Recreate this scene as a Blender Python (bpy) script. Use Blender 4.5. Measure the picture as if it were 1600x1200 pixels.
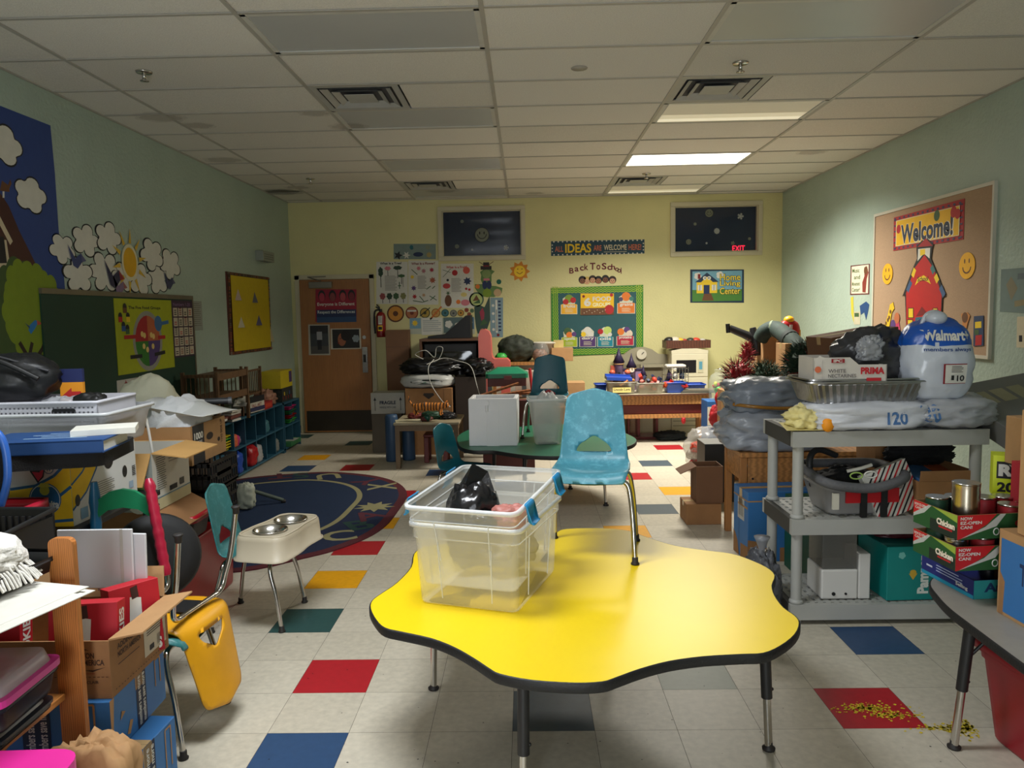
import bpy, math, random
from mathutils import Vector, Matrix, noise
from mathutils.geometry import delaunay_2d_cdt, tessellate_polygon
for _o in list(bpy.data.objects): bpy.data.objects.remove(_o)
S = bpy.context.scene
COL = S.collection
PI = math.pi
# ---------------------------------------------------------------- camera
CAM_F, YAW, PITCH, ROLL, CAM_H = 1201.3, -.0188, .0909, -.0183, 1.5416
FWD = Vector((math.sin(YAW)*math.cos(PITCH), math.cos(YAW)*math.cos(PITCH), -math.sin(PITCH)))
_r = Vector((math.cos(YAW), -math.sin(YAW), 0)); _u = _r.cross(FWD)
RGT = _r*math.cos(ROLL)+_u*math.sin(ROLL); UPV = -_r*math.sin(ROLL)+_u*math.cos(ROLL)
CAMP = Vector((0, 0, CAM_H))
cd = bpy.data.cameras.new('camera'); cd.sensor_width = 36; cd.lens = CAM_F/1600*36; cd.clip_start = .05; cd.clip_end = 60
co = bpy.data.objects.new('camera', cd); COL.objects.link(co)
m_ = Matrix((RGT, UPV, -FWD)).transposed().to_4x4(); m_.translation = CAMP; co.matrix_world = m_
S.camera = co
def ray(px, py): return FWD+RGT*((px-800)/CAM_F)-UPV*((py-600)/CAM_F)
def Zp(px, py, z): d = ray(px, py); return CAMP+d*((z-CAM_H)/d.z)
def Yp(px, py, y): d = ray(px, py); return CAMP+d*(y/d.y)
def Xp(px, py, x): d = ray(px, py); return CAMP+d*(x/d.x)
# ---------------------------------------------------------------- room frame, light, exposure
XL, XR, YB, YN, ZC = -3.09, 3.36, 10.2, -1.9, 3.05
S.view_settings.view_transform = 'Standard'; S.view_settings.look = 'None'
S.view_settings.gamma = 1; S.view_settings.use_curve_mapping = False; S.view_settings.exposure = 0.0
S.cycles.use_denoising = True
S.cycles.max_bounces = 8; S.cycles.transparent_max_bounces = 24; S.cycles.sample_clamp_indirect = 4
S.cycles.caustics_reflective = False; S.cycles.caustics_refractive = False
W = bpy.data.worlds.new('world'); S.world = W; W.use_nodes = True
W.node_tree.nodes['Background'].inputs[0].default_value = (.5, .6, .8, 1); W.node_tree.nodes['Background'].inputs[1].default_value = .02
def area(name, loc, direction, sx, sy, power, col, spread=None):
    l = bpy.data.lights.new(name, 'AREA'); l.shape = 'RECTANGLE'; l.size = sx; l.size_y = sy; l.energy = power; l.color = col
    if spread: l.spread = spread
    o = bpy.data.objects.new(name, l); COL.objects.link(o); o.location = loc
    o.rotation_euler = Vector(direction).to_track_quat('-Z', 'Y').to_euler(); return o
# area light added behind the camera, tilted up to brighten the ceiling
area('rear_fill_light', (-.55, YN+.06, 1.15), (.02, 1, .16), 1.0, 1.9, 85, (.88, .94, 1.0))
LAMP_E = 5.0
area('near_lamp_light', (XLAMP := -.801, 2.409, ZC-.008), (0, 0, -1), 1.14, .53, 46, (.93, .97, 1.0), 2.4)
area('far_lamp_light', (1.637, 7.896, ZC-.008), (0, 0, -1), 1.14, .53, 135, (1.0, .95, .84), 2.55)
# ---------------------------------------------------------------- materials
def lin(c):
    c = c/255; return c/12.92 if c <= .04045 else ((c+.055)/1.055)**2.4
MC = {}
def M(col, rough=.6, metal=0, var=.08, vs=7, bump=0, bs=80, spec=.5, emit=0, alpha=1, kind=None, name=None, coat=0, stretch=None):
    key = (tuple(col), rough, metal, var, vs, bump, bs, spec, emit, alpha, kind, coat, stretch)
    if key in MC: return MC[key]
    m = bpy.data.materials.new(name or 'surface_%02x%02x%02x' % tuple(int(c) for c in col)); m.use_nodes = True
    nt = m.node_tree; N = nt.nodes; L = nt.links; b = N['Principled BSDF']
    c = [lin(x) for x in col]
    b.inputs['Roughness'].default_value = rough; b.inputs['Metallic'].default_value = metal
    b.inputs['Specular IOR Level'].default_value = spec; b.inputs['Coat Weight'].default_value = coat
    tc = N.new('ShaderNodeTexCoord'); mp = N.new('ShaderNodeMapping'); L.new(tc.outputs['Object'], mp.inputs[0])
    if stretch: mp.inputs['Scale'].default_value = stretch
    nz = N.new('ShaderNodeTexNoise'); nz.inputs['Scale'].default_value = vs; nz.inputs['Detail'].default_value = 5
    L.new(mp.outputs[0], nz.inputs['Vector'])
    mx = N.new('ShaderNodeMix'); mx.data_type = 'RGBA'
    L.new(nz.outputs['Fac'], mx.inputs[0])
    v = var*2
    mx.inputs[6].default_value = [max(0, x*(1-v)) for x in c]+[1]
    mx.inputs[7].default_value = [min(1, x*(1+v)) for x in c]+[1]
    out = mx.outputs[2]
    if kind == 'wood':
        wv = N.new('ShaderNodeTexWave'); wv.inputs['Scale'].default_value = 9; wv.inputs['Distortion'].default_value = 5; wv.inputs['Detail'].default_value = 3
        wv.inputs['Detail Scale'].default_value = 1.2
        L.new(mp.outputs[0], wv.inputs['Vector'])
        m2 = N.new('ShaderNodeMix'); m2.data_type = 'RGBA'; L.new(wv.outputs['Fac'], m2.inputs[0])
        m2.inputs[6].default_value = [x*.62 for x in c]+[1]; L.new(out, m2.inputs[7]); out = m2.outputs[2]
    if kind == 'scuffed':
        n2 = N.new('ShaderNodeTexNoise'); n2.inputs['Scale'].default_value = 26; n2.inputs['Detail'].default_value = 8; n2.inputs['Roughness'].default_value = .75
        L.new(mp.outputs[0], n2.inputs['Vector'])
        rp = N.new('ShaderNodeValToRGB'); rp.color_ramp.elements[0].position = .5; rp.color_ramp.elements[1].position = .72
        L.new(n2.outputs['Fac'], rp.inputs[0])
        m2 = N.new('ShaderNodeMix'); m2.data_type = 'RGBA'; L.new(rp.outputs[0], m2.inputs[0]); L.new(out, m2.inputs[6])
        m2.inputs[7].default_value = [min(1, x*1.5+.06) for x in c]+[1]; out = m2.outputs[2]
    L.new(out, b.inputs['Base Color'])
    if emit:
        L.new(out, b.inputs['Emission Color']); b.inputs['Emission Strength'].default_value = emit
    if bump:
        n3 = N.new('ShaderNodeTexNoise'); n3.inputs['Scale'].default_value = bs; n3.inputs['Detail'].default_value = 4
        L.new(mp.outputs[0], n3.inputs['Vector'])
        bp = N.new('ShaderNodeBump'); bp.inputs['Strength'].default_value = bump; bp.inputs['Distance'].default_value = .01
        L.new(n3.outputs['Fac'], bp.inputs['Height']); L.new(bp.outputs[0], b.inputs['Normal'])
    if alpha < 1:
        tr = N.new('ShaderNodeBsdfTransparent'); ms = N.new('ShaderNodeMixShader'); ms.inputs[0].default_value = alpha
        L.new(tr.outputs[0], ms.inputs[1]); L.new(b.outputs[0], ms.inputs[2]); L.new(ms.outputs[0], N['Material Output'].inputs[0])
    MC[key] = m; return m
def P(r, g, b): return M((r, g, b), .62, var=.05, vs=20)          # printed paper
def PL(r, g, b, rough=.38): return M((r, g, b), rough, var=.06)    # plastic
CHROME = M((190, 186, 180), .16, 1, var=.1, vs=30, name='chrome')
STEEL = M((205, 202, 196), .22, 1, var=.06, name='brushed_steel')
BLK = M((18, 18, 19), .5, var=.15, name='black_plastic')
CLOTHK = M((22, 22, 24), .85, var=.2, bump=.3, bs=200, name='black_fabric')
WHT = M((226, 226, 222), .55, name='white_plastic')
KRAFT = M((172, 132, 88), .8, var=.07, vs=14, bump=.05, name='kraft_card')
KRAFTD = M((150, 108, 68), .85, var=.1, vs=10, bump=.08, name='worn_kraft_card')
TAPE = M((188, 158, 112), .25, name='packing_tape')
PINE = M((196, 122, 58), .45, var=.1, vs=5, kind='wood', stretch=(6, 6, .8), name='pine_wood')
OAK = M((186, 128, 70), .5, var=.1, kind='wood', stretch=(.8, 5, 5), name='oak_wood')
OAKV = M((176, 118, 62), .5, var=.1, kind='wood', stretch=(5, 5, .8), name='oak_upright')
GLASS = M((214, 224, 220), .06, alpha=.16, name='clear_glass')
CLEARP = M((222, 224, 222), .28, alpha=.34, spec=.5, name='clear_plastic')
INK = P(22, 22, 26)
# ---------------------------------------------------------------- mesh builder
TXT = {}
def text_geo(s, off=0.0):
    if (s, off) in TXT: return TXT[(s, off)]
    cu = bpy.data.curves.new('t', 'FONT'); cu.body = s; cu.resolution_u = 3; cu.offset = off; cu.fill_mode = 'FRONT'
    ob = bpy.data.objects.new('t', cu); me = bpy.data.meshes.new_from_object(ob)
    v = [(p.co.x, p.co.y) for p in me.vertices]; f = [tuple(q.vertices) for q in me.polygons]
    bpy.data.objects.remove(ob); bpy.data.curves.remove(cu); bpy.data.meshes.remove(me)
    if v:
        x0 = min(a for a, _ in v); x1 = max(a for a, _ in v); y0 = min(b for _, b in v); y1 = max(b for _, b in v)
        v = [((a-x0)/(x1-x0 or 1), (b-y0)/(y1-y0 or 1)) for a, b in v]
        asp = (x1-x0)/(y1-y0 or 1)
    else: asp = 1
    TXT[(s, off)] = (v, f, asp); return TXT[(s, off)]
def smooth_path(pts, n=6, closed=False):
    P_ = [Vector(p) for p in pts]; out = []; k = len(P_)
    rng = range(k) if closed else range(k-1)
    for i in rng:
        if closed: a, b, c, d = P_[(i-1) % k], P_[i], P_[(i+1) % k], P_[(i+2) % k]
        else: a, b, c, d = P_[max(i-1, 0)], P_[i], P_[i+1], P_[min(i+2, k-1)]
        for j in range(n):
            t = j/n
            out.append(.5*((2*b)+(c-a)*t+(2*a-5*b+4*c-d)*t*t+(3*b-a-3*c+d)*t*t*t))
    if not closed: out.append(P_[-1])
    return out
def round_poly(pts, r, n=5):
    out = []; k = len(pts)
    for i in range(k):
        a, b, c = Vector(pts[i-1]), Vector(pts[i]), Vector(pts[(i+1) % k])
        ra = min(r, (a-b).length*.45, (c-b).length*.45)
        p = b+(a-b).normalized()*ra; q = b+(c-b).normalized()*ra
        for j in range(n+1):
            t = j/n; out.append(tuple(p*(1-t)**2+b*2*t*(1-t)+q*t*t))
    return out
def inside(p, poly):
    x, y = p[0], p[1]; c = False; k = len(poly)
    for i in range(k):
        x1, y1 = poly[i][0], poly[i][1]; x2, y2 = poly[i-1][0], poly[i-1][1]
        if (y1 > y) != (y2 > y) and x < (x2-x1)*(y-y1)/(y2-y1)+x1: c = not c
    return c
class MB:
    def __init__(s):
        s.v = []; s.f = []; s.mi = []; s.sm = []; s.mats = []; s.fr = None; s.X = Matrix()
    def k(s, m):
        if m not in s.mats: s.mats.append(m)
        return s.mats.index(m)
    def add(s, vs, fs, m, smooth=False):
        o = len(s.v); i = s.k(m); X = s.X
        s.v += [X @ Vector(p) for p in vs]
        for f in fs: s.f.append([a+o for a in f]); s.mi.append(i); s.sm.append(smooth)
        return s
    def box(s, m, x0, x1, y0, y1, z0, z1):
        return s.add([(x0, y0, z0), (x1, y0, z0), (x1, y1, z0), (x0, y1, z0), (x0, y0, z1), (x1, y0, z1), (x1, y1, z1), (x0, y1, z1)],
                     [(0, 3, 2, 1), (4, 5, 6, 7), (0, 1, 5, 4), (1, 2, 6, 5), (2, 3, 7, 6), (3, 0, 4, 7)], m)
    def hexa(s, m, bot, top):
        return s.add(list(bot)+list(top), [(0, 3, 2, 1), (4, 5, 6, 7), (0, 1, 5, 4), (1, 2, 6, 5), (2, 3, 7, 6), (3, 0, 4, 7)], m)
    def bar(s, m, p, q, w, d=None, up=(0, 0, 1)):
        p = Vector(p); q = Vector(q); d = d or w; z = (q-p).normalized(); u = Vector(up)
        if abs(z.dot(u)) > .98: u = Vector((0, 1, 0))
        x = z.cross(u).normalized()*w/2; y = z.cross(x).normalized()*d/2
        return s.hexa(m, [p-x-y, p+x-y, p+x+y, p-x+y], [q-x-y, q+x-y, q+x+y, q-x+y])
    def tube(s, m, pts, r, n=8, closed=False, cap=True, taper=None):
        pts = [Vector(p) for p in pts]; k = len(pts); vs = []; fs = []
        t0 = (pts[1]-pts[0]).normalized(); a = t0.orthogonal().normalized()
        for i, p in enumerate(pts):
            if closed: t = (pts[(i+1) % k]-pts[i-1]).normalized()
            else: t = (pts[min(i+1, k-1)]-pts[max(i-1, 0)]).normalized()
            a = (a-t*a.dot(t)).normalized(); b = t.cross(a)
            rr = r if taper is None else r+(taper-r)*i/(k-1)
            if isinstance(r, (list, tuple)): rr = r[i]
            for j in range(n):
                w = 2*PI*j/n; vs.append(p+(a*math.cos(w)+b*math.sin(w))*rr)
        for i in range(k if closed else k-1):
            for j in range(n):
                i2 = (i+1) % k; fs.append((i*n+j, i*n+(j+1) % n, i2*n+(j+1) % n, i2*n+j))
        s.add(vs, fs, m, True)
        if not closed and cap:
            s.add([vs[j] for j in range(n)], [tuple(reversed(range(n)))], m); s.add([vs[(k-1)*n+j] for j in range(n)], [tuple(range(n))], m)
        return s
    def cyl(s, m, p, q, r, r2=None, n=20): return s.tube(m, [p, q], r, n, taper=r if r2 is None else r2)
    def lathe(s, m, prof, c=(0, 0, 0), n=24, sm=True):
        vs = []; fs = []; k = len(prof)
        for r, z in prof:
            for j in range(n): w = 2*PI*j/n; vs.append((c[0]+r*math.cos(w), c[1]+r*math.sin(w), c[2]+z))
        for i in range(k-1):
            for j in range(n): fs.append((i*n+j, i*n+(j+1) % n, (i+1)*n+(j+1) % n, (i+1)*n+j))
        if prof[0][0] > 1e-4: fs.append(tuple(reversed(range(n))))
        if prof[-1][0] > 1e-4 : fs.append(tuple((k-1)*n+j for j in range(n)))
        return s.add(vs, fs, m, sm)
    def sphere(s, m, c, r, n=12, k=8):
        r = r if isinstance(r, (tuple, list)) else (r, r, r); vs = []; fs = []
        for i in range(k+1):
            a = PI*i/k
            for j in range(n): w = 2*PI*j/n; vs.append((c[0]+r[0]*math.sin(a)*math.cos(w), c[1]+r[1]*math.sin(a)*math.sin(w), c[2]-r[2]*math.cos(a)))
        for i in range(k):
            for j in range(n): fs.append((i*n+j, i*n+(j+1) % n, (i+1)*n+(j+1) % n, (i+1)*n+j))
        return s.add(vs, fs, m, True)
    def blob(s, m, c, size, seed=0, amp=.12, fq=2.2, pw=2.6, flat=True, n=40, k=26, crease=.5):
        """a soft bag: a rounded box with folds; flat = it rests on its underside"""
        vs = []; fs = []; rx, ry, rz = [q/2 for q in size]; so = Vector((seed*7.3, seed*3.1, seed*5.7))
        for i in range(k+1):
            a = PI*i/k
            for j in range(n):
                w = 2*PI*j/n
                d = Vector((math.sin(a)*math.cos(w), math.sin(a)*math.sin(w), -math.cos(a)))
                q = (abs(d.x)**pw+abs(d.y)**pw+abs(d.z)**pw)**(-1/pw); p = d*q
                nz = noise.noise(p*fq+so)+.5*noise.noise(p*fq*2.3+so)
                rd = 1-abs(noise.noise(p*fq*1.7+so*2))*2.2
                r2 = 1-abs(noise.noise(Vector((p.x*1.4+p.z, p.y*1.4-p.z*.7, p.z*2.2))*fq*2.1+so*3))*2.4
                h = 1+amp*nz+amp*crease*(rd-.5)+amp*crease*.55*max(-.6, r2-.45)
                x, y, z = p.x*rx*h, p.y*ry*h, p.z*rz*h
                if flat and z < -rz*.86: z = -rz*.86-(z+rz*.86)*0
                vs.append((c[0]+x, c[1]+y, c[2]+rz*.86+z if flat else c[2]+z))
        for i in range(k):
            for j in range(n): fs.append((i*n+j, i*n+(j+1) % n, (i+1)*n+(j+1) % n, (i+1)*n+j))
        return s.add(vs, fs, m, True)
    def sheet(s, m, outline, holes, fn, step, smooth=True):
        """a 2D outline with holes, meshed and bent by fn(x, y) -> 3D point"""
        pts = []; edges = []; loops = [outline]+list(holes)
        for lp in loops:
            b = len(pts); pts += [Vector((p[0], p[1])) for p in lp]; edges += [(b+i, b+(i+1) % len(lp)) for i in range(len(lp))]
        x0 = min(p[0] for p in outline); x1 = max(p[0] for p in outline); y0 = min(p[1] for p in outline); y1 = max(p[1] for p in outline)
        nx = int((x1-x0)/step); ny = int((y1-y0)/step)
        for i in range(nx+1):
            for j in range(ny+1):
                p = Vector((x0+(i+.5)*step, y0+(j+.5)*step))
                if inside(p, outline) and not any(inside(p, h) for h in holes):
                    if min((p-q).length for lp in loops for q in [Vector((r[0], r[1])) for r in lp]) > step*.4: pts.append(p)
        v, e, f, *_ = delaunay_2d_cdt(pts, edges, [], 0, 1e-6)
        keep = []
        for t in f:
            c = sum((v[i] for i in t), Vector((0, 0)))/len(t)
            if inside(c, outline) and not any(inside(c, h) for h in holes): keep.append(tuple(t))
        return s.add([fn(p.x, p.y) for p in v], keep, m, smooth)
    def prism(s, m, poly, z0, z1, m2=None, sm=False):
        """poly in local XY, extruded z0..z1"""
        k = len(poly)
        a = [(p[0], p[1], z0) for p in poly]; b = [(p[0], p[1], z1) for p in poly]
        s.add(a+b, [(i, (i+1) % k, k+(i+1) % k, k+i) for i in range(k)], m2 or m, sm)
        s.add(b, [tuple(range(k))], m); s.add(a, [tuple(reversed(range(k)))], m2 or m)
        return s
    # ---- flat drawing in a frame: (u, v) run 0..1 over the face
    def frame(s, origin, ux, vy, w, h, lift=.0008):
        s.fr = (Vector(origin), Vector(ux).normalized(), Vector(vy).normalized(), w, h); s.lay = lift; return s
    def _p(s, u, v):
        o, a, b, w, h = s.fr; return o+a*(u*w)+b*(v*h)+a.cross(b)*s.lay
    def Pg(s, m, pts):
        s.lay += .00008
        P3 = [s._p(u, v) for u, v in pts]
        if len(pts) <= 4: s.add(P3, [tuple(range(len(pts)))], m)
        else:
            tr = tessellate_polygon([[Vector((u, v, 0)) for u, v in pts]]); fs = []
            for t in tr:
                a, b, c = [Vector(pts[i]) for i in t]
                fs.append(t if (b-a).cross(c-a) > 0 else (t[0], t[2], t[1]))
            s.add(P3, fs, m)
        return s
    def R(s, m, u0, v0, u1, v1): return s.Pg(m, [(u0, v0), (u1, v0), (u1, v1), (u0, v1)])
    def E(s, m, u, v, ru, rv=None, n=18, a0=0, a1=2*PI):
        if rv is None: rv = ru*s.fr[3]/s.fr[4]
        full = abs(a1-a0-2*PI) < 1e-6
        pts = [(u+ru*math.cos(a0+(a1-a0)*i/n), v+rv*math.sin(a0+(a1-a0)*i/n)) for i in range(n if full else n+1)]
        if not full and a1-a0 < PI*1.2 and a1-a0 > 0 and abs(a1-a0-PI) > .01: pts.append((u, v))
        return s.Pg(m, pts)
    def star(s, m, u, v, r1, r2, n, rot=0):
        k = s.fr[3]/s.fr[4]
        return s.Pg(m, [(u+(r1 if i % 2 == 0 else r2)*math.cos(rot+PI*i/n), v+(r1 if i % 2 == 0 else r2)*k*math.sin(rot+PI*i/n)) for i in range(2*n)])
    def cloud(s, m, u, v, r, n=6, seed=0, rv=None, dep=.28):
        rd = random.Random(seed); k = s.fr[3]/s.fr[4] if rv is None else rv/r; ph = rd.random()*6
        pts = []
        for i in range(n*8):
            a = 2*PI*i/(n*8); q = 1-dep+dep*abs(math.sin(a*n/2+ph))**.5
            pts.append((u+r*q*math.cos(a), v+r*k*q*math.sin(a)))
        return s.Pg(m, pts)
    def ln(s, m, pts, w):
        """stroked polyline, w in metres"""
        o, a, b, W_, H_ = s.fr; s.lay += .00008
        for (u0, v0), (u1, v1) in zip(pts, pts[1:]):
            d = Vector(((u1-u0)*W_, (v1-v0)*H_));
            if d.length < 1e-6: continue
            n = Vector((-d.y, d.x)).normalized()*w/2; nu, nv = n.x/W_, n.y/H_
            s.add([s._p(u0-nu, v0-nv), s._p(u1-nu, v1-nv), s._p(u1+nu, v1+nv), s._p(u0+nu, v0+nv)], [(0, 1, 2, 3)], m)
        return s
    def T(s, m, t, u0, v0, u1, v1, off=.015, fit=True, rot=0):
        """text fitted to the rectangle u0..u1, v0..v1"""
        v, f, asp = text_geo(t, off)
        if not v: return s
        s.lay += .00008
        vs = []
        for a, b in v:
            if rot == 90: a, b = 1-b, a
            elif rot == -90: a, b = b, 1-a
            elif rot: # small slant
                b = b+rot*(a-.5)
            vs.append(s._p(u0+a*(u1-u0), v0+b*(v1-v0)))
        return s.add(vs, f, m)
    def build(s, name, parent=None, loc=None, rz=0, bevel=0, seg=2, sub=0, solid=0, offset=0, rot=None, shade=None):
        me = bpy.data.meshes.new(name); me.from_pydata([tuple(p) for p in s.v], [], s.f)
        for m in s.mats: me.materials.append(m)
        me.polygons.foreach_set('material_index', s.mi)
        me.polygons.foreach_set('use_smooth', [True]*len(s.f) if shade else s.sm)
        me.validate(); me.update()
        o = bpy.data.objects.new(name, me); COL.objects.link(o)
        if parent: o.parent = parent
        if loc is not None: o.location = loc
        if rz: o.rotation_euler.z = rz
        if rot: o.rotation_euler = rot
        if solid: q = o.modifiers.new('solid', 'SOLIDIFY'); q.thickness = solid; q.offset = offset
        if bevel: q = o.modifiers.new('bevel', 'BEVEL'); q.width = bevel; q.segments = seg; q.limit_method = 'ANGLE'; q.angle_limit = .6
        if sub: q = o.modifiers.new('sub', 'SUBSURF'); q.levels = sub; q.render_levels = sub
        return o
from mathutils.bvhtree import BVHTree
def wrap(m, fn, axis=(0, 1, 0), back=1.0, lift=.002):
    """draw with fn(m), then press what it drew onto the shape built so far"""
    bv = BVHTree.FromPolygons(m.v, m.f); n = len(m.v); a = Vector(axis); fn(m)
    for i in range(n, len(m.v)):
        h = bv.ray_cast(m.v[i]-a*back, a)
        if h[0] is not None: m.v[i] = h[0]-a*lift+a*0
def tag(o, label, cat, group=None, kind=None):
    if label: o['label'] = label
    if cat: o['category'] = cat
    if group: o['group'] = group
    if kind: o['kind'] = kind
    return o
def thing(name, label, cat, loc=(0, 0, 0), rz=0, group=None, rot=None):
    o = bpy.data.objects.new(name, None); COL.objects.link(o); o.location = loc; o.rotation_euler = rot or (0, 0, rz); o.empty_display_size = .05
    return tag(o, label, cat, group)
def struct(mb, name, **k):
    o = mb.build(name, **k); o['kind'] = 'structure'; return o
def dup(o, loc=None, rz=None, label=None, parent=None, rot=None):
    c = o.copy(); COL.objects.link(c)
    if parent: c.parent = parent
    if loc is not None: c.location = loc
    if rz is not None: c.rotation_euler.z = rz
    if rot is not None: c.rotation_euler = rot
    if label: c['label'] = label
    for ch in list(o.children): dup(ch, parent=c)
    return c
# frames on a box of size w (x), d (y), h (z) centred at x = y = 0, standing on z = 0
def face(mb, side, w, d, h, z0=0, lift=.0008):
    if side == 'front': return mb.frame((-w/2, -d/2, z0), (1, 0, 0), (0, 0, 1), w, h, lift)
    if side == 'right': return mb.frame((w/2, -d/2, z0), (0, 1, 0), (0, 0, 1), d, h, lift)
    if side == 'left': return mb.frame((-w/2, d/2, z0), (0, -1, 0), (0, 0, 1), d, h, lift)
    if side == 'back': return mb.frame((w/2, d/2, z0), (-1, 0, 0), (0, 0, 1), w, h, lift)
    return mb.frame((-w/2, -d/2, z0+h), (1, 0, 0), (0, 1, 0), w, d, lift)
# ================================================================ the room
T12 = .3048; XF, YF = -.0728, 3.0266; XC, YC = -1.4107, 4.543
rnd = random.Random(4)
def floor_mat(name, col, sp=.32, v=.08):
    return M(col, .42, var=v, vs=34, bump=.02, bs=300, spec=.4, name=name)
F_CREAM = floor_mat('floor_cream', (196, 188, 170), v=.11); F_CREAM2 = floor_mat('floor_cream_b', (190, 182, 164), v=.12)
F_RED = floor_mat('floor_red', (168, 28, 38)); F_BLUE = floor_mat('floor_blue', (44, 72, 108)); F_SLATE = floor_mat('floor_slate', (70, 84, 94))
F_YEL = floor_mat('floor_yellow', (226, 160, 18)); F_GRN = floor_mat('floor_green', (44, 78, 76)); F_SAGE = floor_mat('floor_sage', (96, 112, 92))
tiles = {(-3, 0): F_RED, (-3, -2): F_BLUE, (-4, 4): F_YEL, (-4, 2): F_GRN, (-4, 6): F_RED, (0, -1): F_SLATE, (2, 0): F_SAGE, (4, -1): F_RED, (5, 1): F_BLUE,
         (2, 7): F_YEL, (3, 9): F_SLATE, (4, 11): F_YEL, (3, 13): F_RED, (4, 15): F_SLATE, (5, 18): F_RED, (-6, 15): F_RED, (-8, 15): F_BLUE,
         (-4, 8): F_YEL, (-4, 11): F_RED, (-3, 14): F_BLUE, (-7, 20): F_GRN, (-10, 22): F_GRN, (-8, 17): F_YEL, (-7, 4): F_RED, (-9, -3): F_BLUE, (7, -2): F_YEL,
         (-1, 20): F_RED, (1, 17): F_YEL, (-1, 12): F_BLUE, (0, 4): F_GRN, (7, 8): F_BLUE, (8, 4): F_RED, (2, 21): F_BLUE, (8, 20): F_YEL, (-6, -3): F_RED}
fl = MB(); fl.box(M((70, 62, 52), .8), XL-.1, XR+.1, YN-.1, YB+.1, -.12, -.0015)
for i in range(-11, 12):
    for j in range(-18, 25):
        x0, x1 = XF+i*T12+.0007, XF+(i+1)*T12-.0007; y0, y1 = YF+j*T12+.0007, YF+(j+1)*T12-.0007
        x0, x1 = max(x0, XL), min(x1, XR); y0, y1 = max(y0, YN), min(y1, YB)
        if x1-x0 < .01 or y1-y0 < .01: continue
        fl.add([(x0, y0, 0), (x1, y0, 0), (x1, y1, 0), (x0, y1, 0)], [(0, 1, 2, 3)], tiles.get((i, j), F_CREAM if rnd.random() < .6 else F_CREAM2))
struct(fl, 'floor')
W_GRN = M((168, 186, 174), .42, var=.05, vs=3, bump=.55, bs=34, spec=.55, name='green_stippled_paint')
W_YEL = M((212, 205, 148), .55, var=.04, vs=3, bump=.35, bs=40, name='yellow_stippled_paint')
W_TAN = M((200, 194, 160), .6, var=.04, name='rear_paint')
struct(MB().box(W_GRN, XL-.12, XL, YN-.12, YB+.12, 0, ZC+.2), 'wall_left')
struct(MB().box(W_GRN, XR, XR+.12, YN-.12, YB+.12, 0, ZC+.2), 'wall_right')
# rear wall with a doorway behind the camera
rw = MB(); rw.box(W_TAN, XL, -1.1, YN-.12, YN, 0, ZC+.2); rw.box(W_TAN, 0, XR, YN-.12, YN, 0, ZC+.2); rw.box(W_TAN, -1.1, 0, YN-.12, YN, 2.1, ZC+.2)
struct(rw, 'wall_rear')
# back wall with two window openings
def bxz(px, py): p = Yp(px, py, YB); return p.x, p.z
WIN = []
for (a, b, c, d) in ((684, 324, 821, 405), (1048, 317, 1190, 398)):
    x0, z1 = bxz(a, b); x1, z0 = bxz(c, d); WIN.append((x0+.05, x1-.05, z0+.05, z1-.05))
bw = MB(); zt = ZC+.2; (a0, a1, az0, az1), (b0, b1, bz0, bz1) = WIN
bw.box(W_YEL, XL, a0, YB, YB+.12, 0, zt); bw.box(W_YEL, a1, b0, YB, YB+.12, 0, zt); bw.box(W_YEL, b1, XR, YB, YB+.12, 0, zt)
for x0, x1, z0, z1 in WIN: bw.box(W_YEL, x0, x1, YB, YB+.12, 0, z0); bw.box(W_YEL, x0, x1, YB, YB+.12, z1, zt)
struct(bw, 'wall_back')
TRIMW = M((198, 190, 160), .5, var=.04, name='cream_trim_paint')
NAVY = M((52, 62, 84), .7, var=.12, stretch=(.6, 1, 14), vs=3, name='dark_hall_blind')
PANE = M((46, 56, 76), .08, alpha=.8, name='dark_window_glass')
for n, (x0, x1, z0, z1) in enumerate(WIN):
    m = MB(); w = .055
    for q in ((x0-w, x1+w, z1, z1+w), (x0-w, x1+w, z0-w, z0), (x0-w, x0, z0, z1), (x1, x1+w, z0, z1)):
        m.box(TRIMW, q[0], q[1], YB-.022, YB+.001, q[2], q[3])
    for q in ((x0, x1, z1-.012, z1), (x0, x1, z0, z0+.012), (x0, x0+.012, z0, z1), (x1-.012, x1, z0, z1)):
        m.box(TRIMW, q[0], q[1], YB, YB+.08, q[2], q[3])
    fr = m.build('window_%d' % (n+1), bevel=.003); fr['kind'] = 'structure'
    g = MB().box(PANE, x0+.012, x1-.012, YB+.06, YB+.066, z0+.012, z1-.012).build('pane', fr)
    h = MB(); y = YB+.5
    h.box(NAVY, x0-.05, x1+.05, y, y+.02, z0-.05, z1+.05)
    h.box(NAVY, x0-.05, x1+.05, YB+.12, y, z0-.07, z0-.05); h.box(NAVY, x0-.05, x1+.05, YB+.12, y, z1+.05, z1+.07)
    h.box(NAVY, x0-.07, x0-.05, YB+.12, y, z0-.07, z1+.07); h.box(NAVY, x1+.05, x1+.07, YB+.12, y, z0-.07, z1+.07)
    struct(h, 'exterior_hall')
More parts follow.
